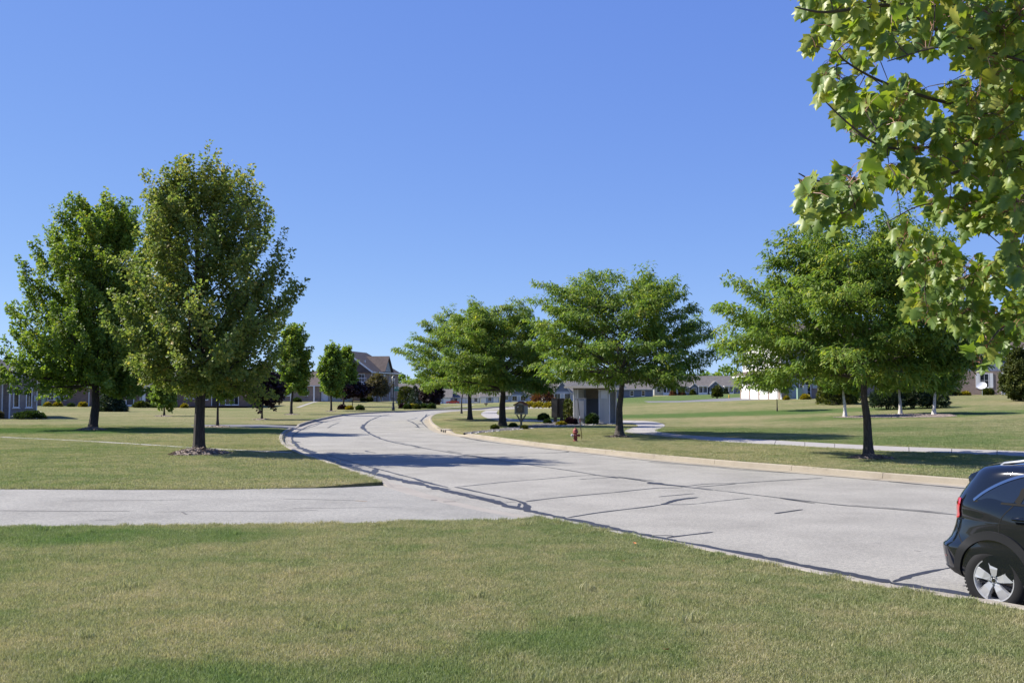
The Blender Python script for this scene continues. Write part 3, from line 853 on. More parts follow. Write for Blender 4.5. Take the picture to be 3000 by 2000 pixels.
def tree(name, label, base, spec, seed, leafm, barkm, group=None, cat='tree', rz=0.0):
    t = thing(name, label, cat, base, rz, group)
    tb, V, f, tint = grow(spec, seed)
    tb.build('trunk', barkm, t, smooth=True)
    link('crown', mesh_np('crown', V, f, leafm, {'tint': tint}), t)
    return t
def tree_px(px, py, top, left, right, depth=None):
    b = at(px, py) if depth is None else ground(px, depth)
    k = b.y / F
    return b, (py - top) * k, (px - left) * k, (right - px) * k
def base_spec(style, h, xl, xr, **kw):
    if style == 'maple':
        s = dict(style='maple', h=h, xl=xl, xr=xr, h0=.2 * h, prof=MAPLE, limbs=64, slope=.95, bow=-.06, sprays=10, leaves=62, sl=.95, sr=.24, lat=.30, vlat=.12, vup=.0, dt=.75, dup=.55, ls=.125, leader=.86, tr=.017 * h, floor=.8)
    else:
        s = dict(style='locust', h=h, xl=xl, xr=xr, h0=.26 * h, prof=LOCUST, limbs=60, slope=.62, bow=.10, sprays=11, leaves=66, sl=.75, sr=.42, lat=.30, vlat=.08, vup=.0, dt=.7, dup=.05, ls=.20, leader=.66, tr=.017 * h, floor=.8, skirt=.85)
    s.update(kw); return s

# the two big maples on the left lawn
b, h, xl, xr = tree_px(583, 1325, 440, 330, 915)
tree('maple_tree', 'tall yellow green maple nearest on the left lawn, with a mulch ring at its foot', b,
     base_spec('maple', h, xl * 1.0, xr * 1.0, h0=2.45, tr=.20, limbs=74, sprays=13, leaves=76, ls=.114, lat=.26, sr=.21, sl=1.05, lo=.0, skirt=.75, floor=.78, prof=MAPLE, shift=-.1), 3, M_MAPLE_Y, M_BARK)
b, h, xl, xr = tree_px(272, 1257, 572, 14, 448)
tree('maple_tree', 'dark green maple standing between the grey brick house and the taller yellow green maple', b,
     base_spec('maple', h + .2, xl * 1.16, xr * 1.1, h0=2.5, tr=.24, limbs=100, sprays=13, leaves=92, ls=.145, prof=MAPLE_B, sl=1.1, lo=.0, skirt=.7, floor=.72, shift=.2, lean=.11), 8, M_MAPLE_G, M_BARK)
# honey locusts on the right side of the street
b, h, xl, xr = tree_px(2545, 1340, 632, 2100, 2885)
tree('locust_tree', 'large feathery honey locust right of the street with white birches behind it', b,
     base_spec('locust', h, xl, xr, h0=2.55, tr=.155, limbs=66, sprays=18, leaves=84, ls=.150, lo=.0, floor=.86, lat=.40, vlat=.045, fill=.62, sr=.40), 5, M_LOCUST, M_BARK2, 'honey locusts along the right side of the street')
b, h, xl, xr = tree_px(1815, 1275, 782, 1530, 2095)
tree('locust_tree', 'honey locust beside the mail shelter, its trunk behind the red hydrant', b,
     base_spec('locust', h, xl, xr, h0=2.6, tr=.19, limbs=54, sprays=17, leaves=74, ls=.165, lo=.0, floor=.92, lat=.40, vlat=.045, fill=.62, sr=.42), 12, M_LOCUST, M_BARK2, 'honey locusts along the right side of the street')
b, h, xl, xr = tree_px(1472, 1248, 878, 1275, 1640)
tree('locust_tree', 'honey locust with a forked trunk left of the book box', b,
     base_spec('locust', h, xl, xr, h0=2.2, tr=.24, limbs=48, sprays=16, leaves=78, ls=.175, lo=.0, floor=1.0, lat=.40, vlat=.05, fill=.64, sr=.44), 21, M_LOCUST, M_BARK, 'honey locusts along the right side of the street')
b, h, xl, xr = tree_px(1377, 1229, 902, 1180, 1520)
tree('locust_tree', 'honey locust leaning out over the bend of the street', b,
     base_spec('locust', h, xl, xr, h0=2.4, tr=.19, limbs=48, sprays=16, leaves=76, ls=.185, lo=.0, floor=.95, lat=.40, vlat=.05, fill=.64, sr=.44), 33, M_LOCUST, M_BARK, 'honey locusts along the right side of the street')
b, h, xl, xr = tree_px(1352, 1211, 1045, 1315, 1395)
tree('young_tree', 'thin young tree at the street bend left of the locusts', b,
     base_spec('locust', h, xl, xr, h0=.45 * h, tr=.09, limbs=26, sprays=7, leaves=40, ls=.26, prof=OVAL), 35, M_LOCUST, M_BARK2)
# smaller street trees down the left side
def small(px, py, top, left, right, seed, leafm, label, name='street_tree', style='maple', barkm=None, **kw):
    b, h, xl, xr = tree_px(px, py, top, left, right)
    sc = b.y / 45
    kw = dict(dict(h0=.26 * h, tr=.012 * h + .03, limbs=38, sprays=8, leaves=42, ls=.10 + .055 * sc, prof=OVAL, lo=.0, sl=.8 + .1 * sc, floor=.85), **kw)
    return tree(name, label, b, base_spec(style, h, xl, xr, **kw), seed, leafm, barkm or M_BARK)
small(481, 1218, 1078, 440, 520, 41, M_MAPLE_G, 'slim young tree in front of the brick porch, half hidden by the big maples')
small(637, 1248, 1035, 570, 712, 42, M_MAPLE_G, 'young tree with a pale mulch ring just right of the tall maple trunk', h0=2.2, leaves=60)
small(767, 1228, 1072, 722, 832, 43, M_PURPLE, 'dark purple leaved tree on the left lawn by the second driveway', leaves=60, h0=1.5)
small(853, 1213, 942, 800, 922, 44, M_MAPLE_G, 'upright green maple between the purple tree and the walk', leaves=54, prof=MAPLE)
small(970, 1204, 1003, 925, 1022, 45, M_LOCUST, 'round green tree left of the yellow shrub bed', leaves=50)
small(1006, 1192, 1012, 975, 1062, 46, M_MAPLE_G, 'green tree rising behind the yellow shrub bed', leaves=50)
small(1032, 1192, 1122, 1000, 1088, 47, M_PURPLE, 'low wide purple tree over the yellow shrub bed', leaves=60, h0=2.0)
b, h, xl, xr = tree_px(1104, 1176, 1098, 1066, 1146)
tree('street_tree', 'sparse olive brown tree against the shaded wall of the two storey house', b, base_spec('maple', h, xl, xr, h0=.3 * h, tr=.1, limbs=32, sprays=7, leaves=34, ls=.3, prof=OVAL, sl=1.4, sr=.5), 48, M_TAN, M_BARK2)
small(1265, 1195, 1105, 1228, 1300, 49, M_PURPLE, 'dark purple tree in the shrub bed at the corner', leaves=50)
small(2277, 1204, 1085, 2228, 2322, 50, M_LOCUST, 'thin young tree on the right lawn before the white garage doors', style='locust', h0=1.9, tr=.05, limbs=22, sprays=6, leaves=34, ls=.2)
# birches in their mulch bed
for (px, py, top, l, r, sd, lab_, kw) in ((2476, 1221, 1040, 2395, 2560, 61, 'white barked birch forking low, leftmost in the mulch bed', dict(lean=-.02)),
                                  (2638, 1213, 1030, 2560, 2720, 62, 'straight white birch standing in the mulch bed before the dark pines', {}),
                                  (2736, 1214, 1035, 2660, 2830, 63, 'white birch with a bent trunk at the right end of the mulch bed', dict(lean=.05))):
    small(px, py, top, l, r, sd, M_LOCUST, lab_, 'birch_tree', barkm=M_BIRCH, tr=.13, h0=2.0, limbs=34, sprays=9, leaves=46, ls=.14, **kw)

# ------------------------------------------------------------------ shrubs, conifers, hedges
def shrub(name, label, base, rx, ry, h, leafm, seed, n=1500, ls=.09, style='round', group=None, cat='shrub', stems=4):
    g = np.random.default_rng(seed)
    t = thing(name, label, cat, base, 0, group)
    n = int(n)
    az = g.uniform(0, 2 * math.pi, n)
    if style == 'cone':
        u = g.uniform(0, 1, n) ** 1.3
        rad = (1 - u) ** .8 * (.75 + .25 * np.sin(az * 7 + u * 40)) * g.uniform(.72, 1.05, n)
        P = np.c_[np.cos(az) * rx * rad, np.sin(az) * ry * rad, .03 * h + u * h]
        D = np.c_[np.cos(az), np.sin(az), np.full(n, -.15)]
    elif style == 'column':
        u = g.uniform(0, 1, n)
        rad = np.minimum(1, 6 * (1 - u) + .1) ** .6 * (.85 + .15 * np.sin(az * 5 + u * 9)) * g.uniform(.8, 1.05, n)
        P = np.c_[np.cos(az) * rx * rad, np.sin(az) * ry * rad, u * h]
        D = np.c_[np.cos(az) * .6, np.sin(az) * .6, np.full(n, .7)]
    else:
        ph = np.arccos(g.uniform(-.25, 1, n))
        k = (.8 + .14 * np.sin(az * 4 + seed) * np.sin(ph * 5) + .08 * np.sin(az * 9 + ph * 11)) * g.uniform(.75, 1.08, n)
        P = np.c_[np.cos(az) * np.sin(ph) * rx * k, np.sin(az) * np.sin(ph) * ry * k, np.maximum(.02, h * (.28 + .72 * np.cos(ph) * k))]
        D = np.c_[np.cos(az) * np.sin(ph), np.sin(az) * np.sin(ph), np.cos(ph) * .8 + .2]
    D = unit(D + g.normal(0, .5, (n, 3))); Nn = unit(D * .4 + g.normal(0, .6, (n, 3)) + [0, 0, .5])
    L = g.uniform(.7, 1.3, n) * ls
    V, f, k = leaf_cards(P, D, Nn, L, L * (.35 if leafm is M_CONIFER else .6))
    tb = MB()
    for i in range(stems):
        a = i * 2.4 + seed; rr = .5 if style == 'round' else .05
        tb.tube([(.05 * rx * math.cos(a), .05 * ry * math.sin(a), -.05), (rr * rx * .5 * math.cos(a), rr * ry * .5 * math.sin(a), h * .4), (rr * rx * math.cos(a), rr * ry * math.sin(a), h * .75)], [.03 * h + .008, .02 * h + .005, .006], 5)
    tb.build('stem', M_BARK, t)
    link('foliage', mesh_np('foliage', V, f, leafm, {'tint': np.repeat(np.clip(.5 + g.normal(0, .2, n) + .18 * np.sin(az * 3), 0, 1), k)}), t)
    return t
def shrub_px(name, label, px, py, top, left, right, leafm, seed, depth=None, ry=None, n=900, ls=None, **kw):
    b = at(px, py) if depth is None else ground(px, depth)
    k = b.y / F
    rx = (right - left) / 2 * k; h = (py - top) * k
    if depth is not None: h = max(h, .3)
    b.x += ((left + right) / 2 - px) * k
    return shrub(name, label, b, rx, ry or rx, h, leafm, seed, n, ls or (.05 + .0016 * b.y), **kw)
shrub_px('spruce_tree', 'small grey green spruce on the lawn before the brick ranch house', 326, 1205, 1130, 282, 372, M_CONIFER, 70, n=5200, ls=.42, style='cone', cat='tree', stems=1)
shrub_px('hedge', 'long low dark hedge under the windows of the grey brick house', 92, 1227, 1204, 40, 140, M_SHRUB, 71, n=3500, ry=.8, ls=.14, depth=75.2)
shrub_px('shrub', 'small brown shrub at the left picture edge before the grey house', 4, 1228, 1206, -12, 12, M_TAN, 72, depth=75)
# ------------------------------------------------------------------ buildings
M_BRICK_GREY = brick_mat('grey_brick', (.30, .255, .235), (.215, .18, .168), (.34, .31, .29))
M_BRICK_RED = brick_mat('red_brown_brick', (.215, .135, .108), (.145, .085, .068), (.24, .20, .175))
M_BRICK_TAN = brick_mat('tan_brick', (.30, .225, .185), (.21, .15, .125), (.32, .28, .25))
M_SIDE_WHITE = siding_mat('pale_siding', (.62, .61, .58))
M_SIDE_BLUE = siding_mat('blue_grey_siding', (.115, .145, .205))
M_SIDE_LBLUE = siding_mat('light_blue_siding', (.30, .35, .44))
M_SIDE_BEIGE = siding_mat('beige_siding', (.42, .385, .31))
M_SIDE_GREY = siding_mat('grey_siding', (.30, .32, .33))
M_SHINGLE_GREY = shingle_mat('grey_shingle', (.125, .125, .135), (.085, .086, .095))
M_SHINGLE_BROWN = shingle_mat('brown_shingle', (.125, .098, .088), (.088, .068, .062))
M_SHINGLE_TAN = shingle_mat('weathered_shingle', (.175, .160, .148), (.13, .118, .11))
M_WHITE = plain('white_trim', (.74, .735, .72), .5, var=.05)
M_TRIM_TAN = plain('tan_trim', (.50, .46, .39), .55, var=.06)
M_GDOOR = plain('white_garage_door', (.78, .775, .76), .45, var=.03)
M_BLUEDOOR = plain('pale_blue_door', (.33, .40, .46), .45, var=.05)
M_DARKDOOR = plain('dark_door', (.022, .022, .026), .35, var=.2)
M_GLASS = plain('window_glass', (.018, .022, .028), .06, var=.3, scale=.7, spec=.8)
M_BLIND = plain('window_blind', (.22, .25, .27), .3, var=.12, scale=1.5)
M_METALBOX = plain('grey_box_paint', (.42, .45, .43), .5, var=.06)
M_GREENBOX = plain('green_box_paint', (.22, .33, .26), .5, var=.06)
M_BLACK = plain('black_paint', (.012, .012, .013), .4, var=.2)
M_CONC = plain('plain_concrete', (.33, .31, .285), .9, var=.12, bmp=.3)

FACE = {  # local wall faces: origin maps (u along the wall, out, z)
 'front': lambda a: Matrix(((1, 0, 0, 0), (0, 1, 0, a), (0, 0, 1, 0), (0, 0, 0, 1))),
 'back': lambda a: Matrix(((-1, 0, 0, 0), (0, -1, 0, a), (0, 0, 1, 0), (0, 0, 0, 1))),
 'left': lambda a: Matrix(((0, 1, 0, a), (-1, 0, 0, 0), (0, 0, 1, 0), (0, 0, 0, 1))),    # u = -y
 'right': lambda a: Matrix(((0, -1, 0, a), (1, 0, 0, 0), (0, 0, 1, 0), (0, 0, 0, 1))),   # u = +y
}
def fbox(mb, M, u0, u1, d0, d1, z0, z1):
    """d = distance out of the wall (towards -y of the front frame)"""
    return mb.box(u0, u1, -d1, -d0, z0, z1, M)
def window(parent, M, u, z, w, h, cols=1, rows=1, frame=.07, trim=None, mull=.03, pane=None, sill=True, shutters=None):
    mb = MB(); t = frame
    for a, b, c, d in ((u - w / 2, u + w / 2, z, z + t), (u - w / 2, u + w / 2, z + h - t, z + h), (u - w / 2, u - w / 2 + t, z + t, z + h - t), (u + w / 2 - t, u + w / 2, z + t, z + h - t)):
        fbox(mb, M, a, b, .002, .06, c, d)
    for i in range(1, cols):
        x = u - w / 2 + w * i / cols; fbox(mb, M, x - mull / 2, x + mull / 2, .002, .045, z + t, z + h - t)
    for j in range(1, rows):
        y = z + h * j / rows; fbox(mb, M, u - w / 2 + t, u + w / 2 - t, .002, .042, y - mull / 2, y + mull / 2)
    o = mb.build('window', trim or M_WHITE, parent)
    p = fbox(MB(), M, u - w / 2 + t * .6, u + w / 2 - t * .6, .001, .016, z + t * .6, z + h - t * .6).build('pane', pane or M_GLASS, o)
    if sill: fbox(MB(), M, u - w / 2 - .06, u + w / 2 + .06, .003, .12, z - .07, z - .003).build('sill', trim or M_WHITE, o)
    if shutters:
        for sx in (-1, 1):
            x = u + sx * (w / 2 + .2); fbox(MB(), M, x - .17, x + .17, .002, .05, z, z + h).build('shutter', shutters, o)
    return o
def door(parent, M, u, z, w, h, mat_, trim=None, panels=2):
    mb = MB(); t = .09
    for a, b, c, d in ((u - w / 2 - t, u - w / 2, z, z + h + t), (u + w / 2, u + w / 2 + t, z, z + h + t), (u - w / 2, u + w / 2, z + h, z + h + t)):
        fbox(mb, M, a, b, .002, .07, c, d)
    fr = mb.build('door_frame', trim or M_WHITE, parent)
    mb = MB(); fbox(mb, M, u - w / 2, u + w / 2, .001, .03, z, z + h)
    for j in range(panels):
        z0 = z + .15 + j * (h - .2) / panels; fbox(mb, M, u - w * .36, u + w * .36, .03, .042, z0, z0 + (h - .2) / panels - .12)
    d_ = mb.build('door', mat_, parent)
    fbox(MB(), M, u + w * .36, u + w * .36 + .05, .042, .09, z + .95, z + 1.0).build('handle', M_BLACK, d_)
    return d_
def garage_door(parent, M, u, z, w, h, mat_):
    mb = MB()
    for r_ in range(4):
        z0 = z + r_ * h / 4
        fbox(mb, M, u - w / 2, u + w / 2, .001, .025, z0 + .008, z0 + h / 4 - .008)
        for c in range(4):
            u0 = u - w / 2 + w * (c + .1) / 4; fbox(mb, M, u0, u0 + w * .2, .025, .04, z0 + .09, z0 + h / 4 - .09)
    return mb.build('garage_door', mat_, parent)
def gable_roof(parent, mat_, x0, x1, y0, y1, z, rise, axis='x', over=.4, th=.16, name='roof', fascia=None):
    """ridge along axis; eaves at height z"""
    mb = MB()
    if axis == 'x':
        c = (y0 + y1) / 2; hw = (y1 - y0) / 2; k = rise / hw; e = hw + over; zo = z - over * k
        poly = [(c - e, zo), (c, z + rise), (c + e, zo), (c + e, zo - th), (c, z + rise - th), (c - e, zo - th)]
        mb.prism(poly, 'x', x0 - over, x1 + over)
    else:
        c = (x0 + x1) / 2; hw = (x1 - x0) / 2; k = rise / hw; e = hw + over; zo = z - over * k
        poly = [(c - e, zo), (c, z + rise), (c + e, zo), (c + e, zo - th), (c, z + rise - th), (c - e, zo - th)]
        mb.prism(poly, 'y', y0 - over, y1 + over)
    r_ = mb.build(name, mat_, parent)
    if fascia:
        fb = MB()
        for end in ((x0 - over, x1 + over) if axis == 'x' else (y0 - over, y1 + over)):
            d = .03 if end > ((x0 + x1) / 2 if axis == 'x' else (y0 + y1) / 2) else -.03
            for s in (-1, 1):
                P = [(c + s * e, zo - th - .06), (c + s * e, zo - .03), (c, z + rise - .03), (c, z + rise - th - .06)]
                fb.prism(P, axis, end + d * .1, end + d)
        for s in (-1, 1):
            a, b = c + s * (e + .004), c + s * (e + .09)
            if axis == 'x': fb.box(x0 - over, x1 + over, min(a, b), max(a, b), zo - th, zo - .02)
            else: fb.box(min(a, b), max(a, b), y0 - over, y1 + over, zo - th, zo - .02)
        fb.build('fascia', fascia, r_)
    return r_
def gable_wall(parent, mat_, x0, x1, y0, y1, z, rise, axis='x', th=.12, name='gable'):
    k = .15
    if axis == 'x':
        c = (y0 + y1) / 2
        for a, b in ((x0, x0 + th), (x1 - th, x1)): MB().prism([(y0, z), (y1, z), (c, z + rise - k)], 'x', a, b).build(name, mat_, parent)
    else:
        c = (x0 + x1) / 2
        MB().prism([(x0, z), (x1, z), (c, z + rise - k)], 'y', y0, y0 + th).build(name, mat_, parent)
def hip_roof(parent, mat_, x0, x1, y0, y1, z, rise, axis='x', over=.45, th=.14, hip=(True, True), fascia=None, name='roof'):
    x0 -= over; x1 += over; y0 -= over; y1 += over
    if axis == 'x':
        c = (y0 + y1) / 2; h_ = (y1 - y0) / 2
        a = x0 + (h_ if hip[0] else 0); b = x1 - (h_ if hip[1] else 0)
        top = [(a, c, z + rise), (b, c, z + rise)]
        vs = [(x0, y0, z), (x1, y0, z), (x1, y1, z), (x0, y1, z)] + top
        fs = [(0, 1, 5, 4), (1, 2, 5), (2, 3, 4, 5), (3, 0, 4)]
    else:
        c = (x0 + x1) / 2; h_ = (x1 - x0) / 2
        a = y0 + (h_ if hip[0] else 0); b = y1 - (h_ if hip[1] else 0)
        vs = [(x0, y0, z), (x1, y0, z), (x1, y1, z), (x0, y1, z), (c, a, z + rise), (c, b, z + rise)]
        fs = [(0, 1, 4), (1, 2, 5, 4), (2, 3, 5), (3, 0, 4, 5)]
    n = len(vs)
    vs += [(x, y, zz - th) for x, y, zz in vs[:4]]
    fs += [(0, n, n + 1, 1), (1, n + 1, n + 2, 2), (2, n + 2, n + 3, 3), (3, n + 3, n, 0), (n + 3, n + 2, n + 1, n)]
    r_ = MB().add(vs, fs).build(name, mat_, parent)
    if fascia:
        fb = MB(); q = .06
        fb.box(x0 - q, x1 + q, y0 - q, y0 - .004, z - th, z - .01); fb.box(x0 - q, x1 + q, y1 + .004, y1 + q, z - th, z - .01)
        fb.box(x0 - q, x0 - .004, y0 - .004, y1 + .004, z - th, z - .01); fb.box(x1 + .004, x1 + q, y0 - .004, y1 + .004, z - th, z - .01)
        fb.build('gutter', fascia, r_)
    return r_
def downspout(parent, M, u, z0, z1, mat_=None):
    mb = MB(); fbox(mb, M, u - .05, u + .05, .002, .09, z0 + .25, z1); fbox(mb, M, u - .055, u + .055, .002, .25, z0, z0 + .25)
    return mb.build('downspout', mat_ or M_WHITE, parent)

# --- grey brick house at the left picture edge (front faces the camera)
def place(px, depth, dz=0.0):
    g_ = ground(px, depth); g_.z += dz; return g_
def build_grey_house():
    o = place(33, 77, -.15)
    t = thing('brick_house', 'grey brick house with a grey shingled roof at the left picture edge', 'house', o, R(30))
    MB().box(-13, -.003, .9, 12, 0, 3.25).build('wall', M_BRICK_GREY, t)
    MB().box(0, 1.78, 0, 7, 0, 3.2).build('wall', M_BRICK_GREY, t)
    hip_roof(t, M_SHINGLE_GREY, -13, 1.6, .9, 12, 3.25, 3.3, 'x', hip=(True, True), fascia=M_WHITE)
    gable_roof(t, M_SHINGLE_GREY, -.1, 1.88, -.1, 5.5, 3.28, 1.1, 'y', over=.22, name='roof', fascia=M_WHITE)
    MB().prism([(-.05, 3.2), (1.83, 3.2), (.89, 4.2)], 'y', .05, .2).build('gable', M_SIDE_WHITE, t)
    # the gable over the wing throws its own shade
    MB().box(-.10, -.002, -.02, .12, .02, 3.2).build('corner_board', M_WHITE, t)
    MB().box(1.782, 1.84, -.02, .1, .02, 3.2).build('corner_board', M_WHITE, t)
    F0 = FACE['front'](0)
    window(t, F0, .40, .95, .44, 1.52, 1, 1, trim=M_WHITE, shutters=None)
    window(t, F0, 1.27, .95, .44, 1.52, 2, 1, trim=M_WHITE)
    downspout(t, FACE['front'](.9), -.5, .05, 3.1)
    fbox(MB(), F0, 1.6, 1.73, .002, .12, 1.4, 1.85).build('meter_box', M_METALBOX, t)
    fbox(MB(), F0, 1.0, 1.14, .002, .1, .3, .48).build('vent', M_BLACK, t)
    F1 = FACE['front'](.9)
    window(t, F1, -4.5, .9, 1.6, 1.5, 2, 1); window(t, F1, -9, .9, 1.6, 1.5, 2, 1)
    return t
build_grey_house()

# --- long brick ranch house behind the maples
def build_ranch():
    D = 146; k = D / F
    o = place(105, D, -.1); X = lambda px: (px - 105) * k
    t = thing('brick_house', 'long red brown brick ranch house behind the two big maples', 'house', o)
    MB().box(X(60), X(425), 0, 11, 0, 2.8).build('wall', M_BRICK_RED, t)
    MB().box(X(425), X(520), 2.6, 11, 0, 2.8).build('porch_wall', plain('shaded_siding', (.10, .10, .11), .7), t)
    MB().box(X(520), X(720), .2, 11, 0, 2.75).build('wall', M_BRICK_RED, t)
    hip_roof(t, M_SHINGLE_GREY, X(60), X(330), 0, 11, 2.8, 2.7, 'x', fascia=M_WHITE)
    hip_roof(t, M_SHINGLE_GREY, X(330) + .5, X(720), -.2, 11.2, 2.82, 2.3, 'x', fascia=M_WHITE)
    F0 = FACE['front'](0)
    u = X(170)
    for i in (-1, 0, 1): window(t, F0, u + i * .93, .82, .9, 1.5, 2 if i else 1, 3 if i else 1, pane=M_BLIND if i == 0 else M_GLASS, sill=False)
    downspout(t, F0, X(263), .02, 2.65)
    fbox(MB(), F0, X(121), X(132), .002, .15, 1.0, 1.55).build('meter_box', M_METALBOX, t)
    fbox(MB(), F0, X(139), X(148), .002, .3, .35, .75).build('meter_box', M_METALBOX, t)
    door(t, F0, X(383), .25, .98, 2.05, M_DARKDOOR)
    MB().box(X(366), X(398), -.7, -.002, 0, .22).build('step', M_WHITE, t)
    fbox(MB(), F0, X(383) - .12, X(383) + .12, .002, .2, 2.45, 2.68).build('porch_light', M_METALBOX, t)
    window(t, F0, X(416), .5, .42, 1.9, 1, 1, pane=M_BLIND, sill=False)
    for px in (424, 508): MB().box(X(px) - .18, X(px) + .18, -.1, .26, .25, 2.8).box(X(px) - .26, X(px) + .26, -.18, .34, 0, .25).build('column', M_WHITE, t)
    P1 = FACE['front'](2.6)
    window(t, P1, X(450), .3, 1.6, 2.0, 2, 1); window(t, P1, X(490), .3, 1.4, 2.0, 2, 1)
    MB().box(X(425), X(520), 0, 2.6, 0, .14).build('porch_floor', M_CONC, t)
    F2 = FACE['front'](.2)
    window(t, F2, X(555), 1.1, 1.4, 1.3, 2, 1); window(t, F2, X(600), .9, 1.0, 1.5, 2, 1)
    door(t, F2, X(632), .1, 1.0, 2.1, M_BLACK); window(t, F2, X(680), .2, 1.9, 2.1, 3, 1)
    return t
build_ranch()
def utility_box(px, py, w, h, m, label, depth=None, name='utility_box'):
    b = at(px, py) if depth is None else ground(px, depth)
    t = thing(name, label, 'utility box', b)
    MB().box(-w / 2, w / 2, -.25, .25, -.05, h).build('cabinet', m, t, bevel=.02)
    MB().box(-w / 2 - .03, w / 2 + .03, -.28, .28, h + .001, h + .06).build('lid', m, t, bevel=.015)
    return t
utility_box(131, 1196, .48, 1.05, M_GREENBOX, 'green utility box against the brick ranch wall by yellow shrubs', 143.5)

# --- ranch farther along, seen between the purple and green trees
def build_ranch_far():
    D = 176; k = D / F
    o = place(800, D, -.1); X = lambda px: (px - 800) * k
    t = thing('brick_house', 'low tan brick house wing behind the upright green maple', 'house', o)
    MB().box(X(770), X(938), 0, 9, 0, 2.8).build('wall', M_BRICK_TAN, t)
    hip_roof(t, M_SHINGLE_BROWN, X(770), X(1010), 0, 9, 2.8, 2.5, 'x', fascia=M_WHITE)
    MB().box(X(938), X(1010), .6, 9, 0, 2.8).build('wall', M_SIDE_BEIGE, t)
    F0 = FACE['front'](0)
    window(t, F0, X(842), 1.0, .9, 1.3, 2, 1); window(t, F0, X(895), 1.0, .9, 1.3, 2, 1)
    door(t, FACE['front'](.6), X(950), .1, .95, 2.1, M_WHITE)
    for px in (858, 925): MB().box(X(px) - .12, X(px) + .12, -1.4, -1.2, 0, 2.66).build('porch_post', M_WHITE, t)
    return t
build_ranch_far()

# --- two storey brick house at the end of the street
def build_two_storey():
    D = 187
    o = place(1088, D, -.1)
    rz = -R(12.2)
    t = thing('brick_house', 'two storey brick house with a steep brown roof at the street bend', 'house', o, rz)
    W, L = 10.0, 15.5
    MB().box(-W, 0, 0, L, 0, 5.7).build('wall', M_BRICK_TAN, t)
    # roof: gable to the front, hipped at the back
    z, rise, ov = 5.7, 3.7, .45
    c = -W / 2; x0, x1, y0, y1 = -W - ov, ov, -ov, L + ov
    h_ = W / 2
    vs = [(x0, y0, z - .25), (x1, y0, z - .25), (x1, y1, z - .25), (x0, y1, z - .25), (c, y0, z + rise), (c, y1 - h_, z + rise)]
    vs += [(x, y, zz - .15) for x, y, zz in vs]
    fs = [(1, 2, 5, 4), (2, 3, 5), (3, 0, 4, 5), (0, 1, 7, 6), (1, 2, 8, 7), (2, 3, 9, 8), (3, 0, 6, 9), (0, 4, 10, 6), (4, 1, 7, 10), (6, 7, 10), (7, 8, 11, 10), (8, 9, 11), (9, 6, 10, 11)]
    r_ = MB().add(vs, fs[:3] + fs[4:7] + fs[9:]).build('roof', M_SHINGLE_BROWN, t)
    fb = MB()
    for s, xe in ((-1, x0), (1, x1)):
        fb.add([(xe, y0 - .08, z - .5), (xe, y0 - .08, z - .2), (c, y0 - .08, z + rise + .05), (c, y0 - .08, z + rise - .3), (xe, y0 - .004, z - .5), (xe, y0 - .004, z - .2), (c, y0 - .004, z + rise + .05), (c, y0 - .004, z + rise - .3)],
               [(0, 1, 2, 3), (4, 7, 6, 5), (0, 4, 5, 1), (1, 5, 6, 2), (2, 6, 7, 3), (3, 7, 4, 0)])
        fb.box(min(xe, xe + s * .1), max(xe, xe + s * .1), y0, y1, z - .42, z - .24)
    fb.build('fascia', M_WHITE, r_)
    MB().prism([(-W, z), (0, z), (c, z + rise - .25)], 'y', 0, .15).build('gable', M_SIDE_BEIGE, t)
    MB().box(-W - .2, .3, -.42, -.004, z - .30, z - .02).build('soffit_band', M_TRIM_TAN, t)
    # cross gable above the shaded side
    mb = MB(); ya, yb = 5.6, 9.6; yc = (ya + yb) / 2; zr = z + 2.9
    mb.prism([(ya - .4, z - .05), (yc, zr), (yb + .4, z - .05), (yb + .4, z - .2), (yc, zr - .2), (ya - .4, z - .2)], 'x', -4.4, .85)
    mb.build('roof', M_SHINGLE_BROWN, t)
    MB().prism([(ya, z - .1), (yb, z - .1), (yc, zr - .35)], 'x', -.4, .5).build('gable', M_SIDE_GREY, t)
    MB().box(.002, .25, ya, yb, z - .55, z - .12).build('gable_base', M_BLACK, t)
    MB().box(-2.2, -2.0, 2.2, 2.4, z + .6, z + 2.0).build('vent_pipe', M_WHITE, t)
    F0, FR = FACE['front'](0), FACE['right'](0)
    for u in (-1.9, -4.4, -7.3):
        window(t, F0, u, 3.6, 1.3, 1.5, 2, 2); window(t, F0, u, .9, 1.3, 1.5, 2, 2)
    MB().box(-3.1, -.7, -.9, -.002, 3.15, 3.32).build('balcony_slab', M_WHITE, t)
    for i in range(9): MB().box(-3.1 + i * .3, -3.05 + i * .3, -.88, -.83, 3.32, 4.3).build('baluster', M_WHITE, t)
    MB().box(-3.12, -.68, -.9, -.82, 4.3, 4.38).build('railing', M_WHITE, t)
    for u in (2.2, 7.2, 12.3):
        window(t, FR, u, 3.5, 1.1, 1.6, 1, 2); window(t, FR, u, .9, 1.1, 1.6, 1, 2)
    door(t, FR, 5.2, .1, 1.4, 2.2, M_DARKDOOR)
    for u in (.12, 4.4, 10.2): downspout(t, FR, u, .02, 5.3)
    return t
build_two_storey()
dg_ = thing('satellite_dish', 'white satellite dish low on the corner of the two storey house', 'satellite dish', place(1089, 185.6, .0))
MB().lathe([(.0, .0), (.28, .03), (.46, .10), (.47, .12), (.28, .05), (.0, .02)], 18, Matrix.Translation((0, 0, 1.05)) @ Matrix.Rotation(R(70), 4, 'Y'), cap=False).build('dish', M_WHITE, dg_, smooth=True)
MB().tube([(0, .1, 0), (-.1, .05, 1.05)], .04, 6).build('mast', M_METALBOX, dg_)
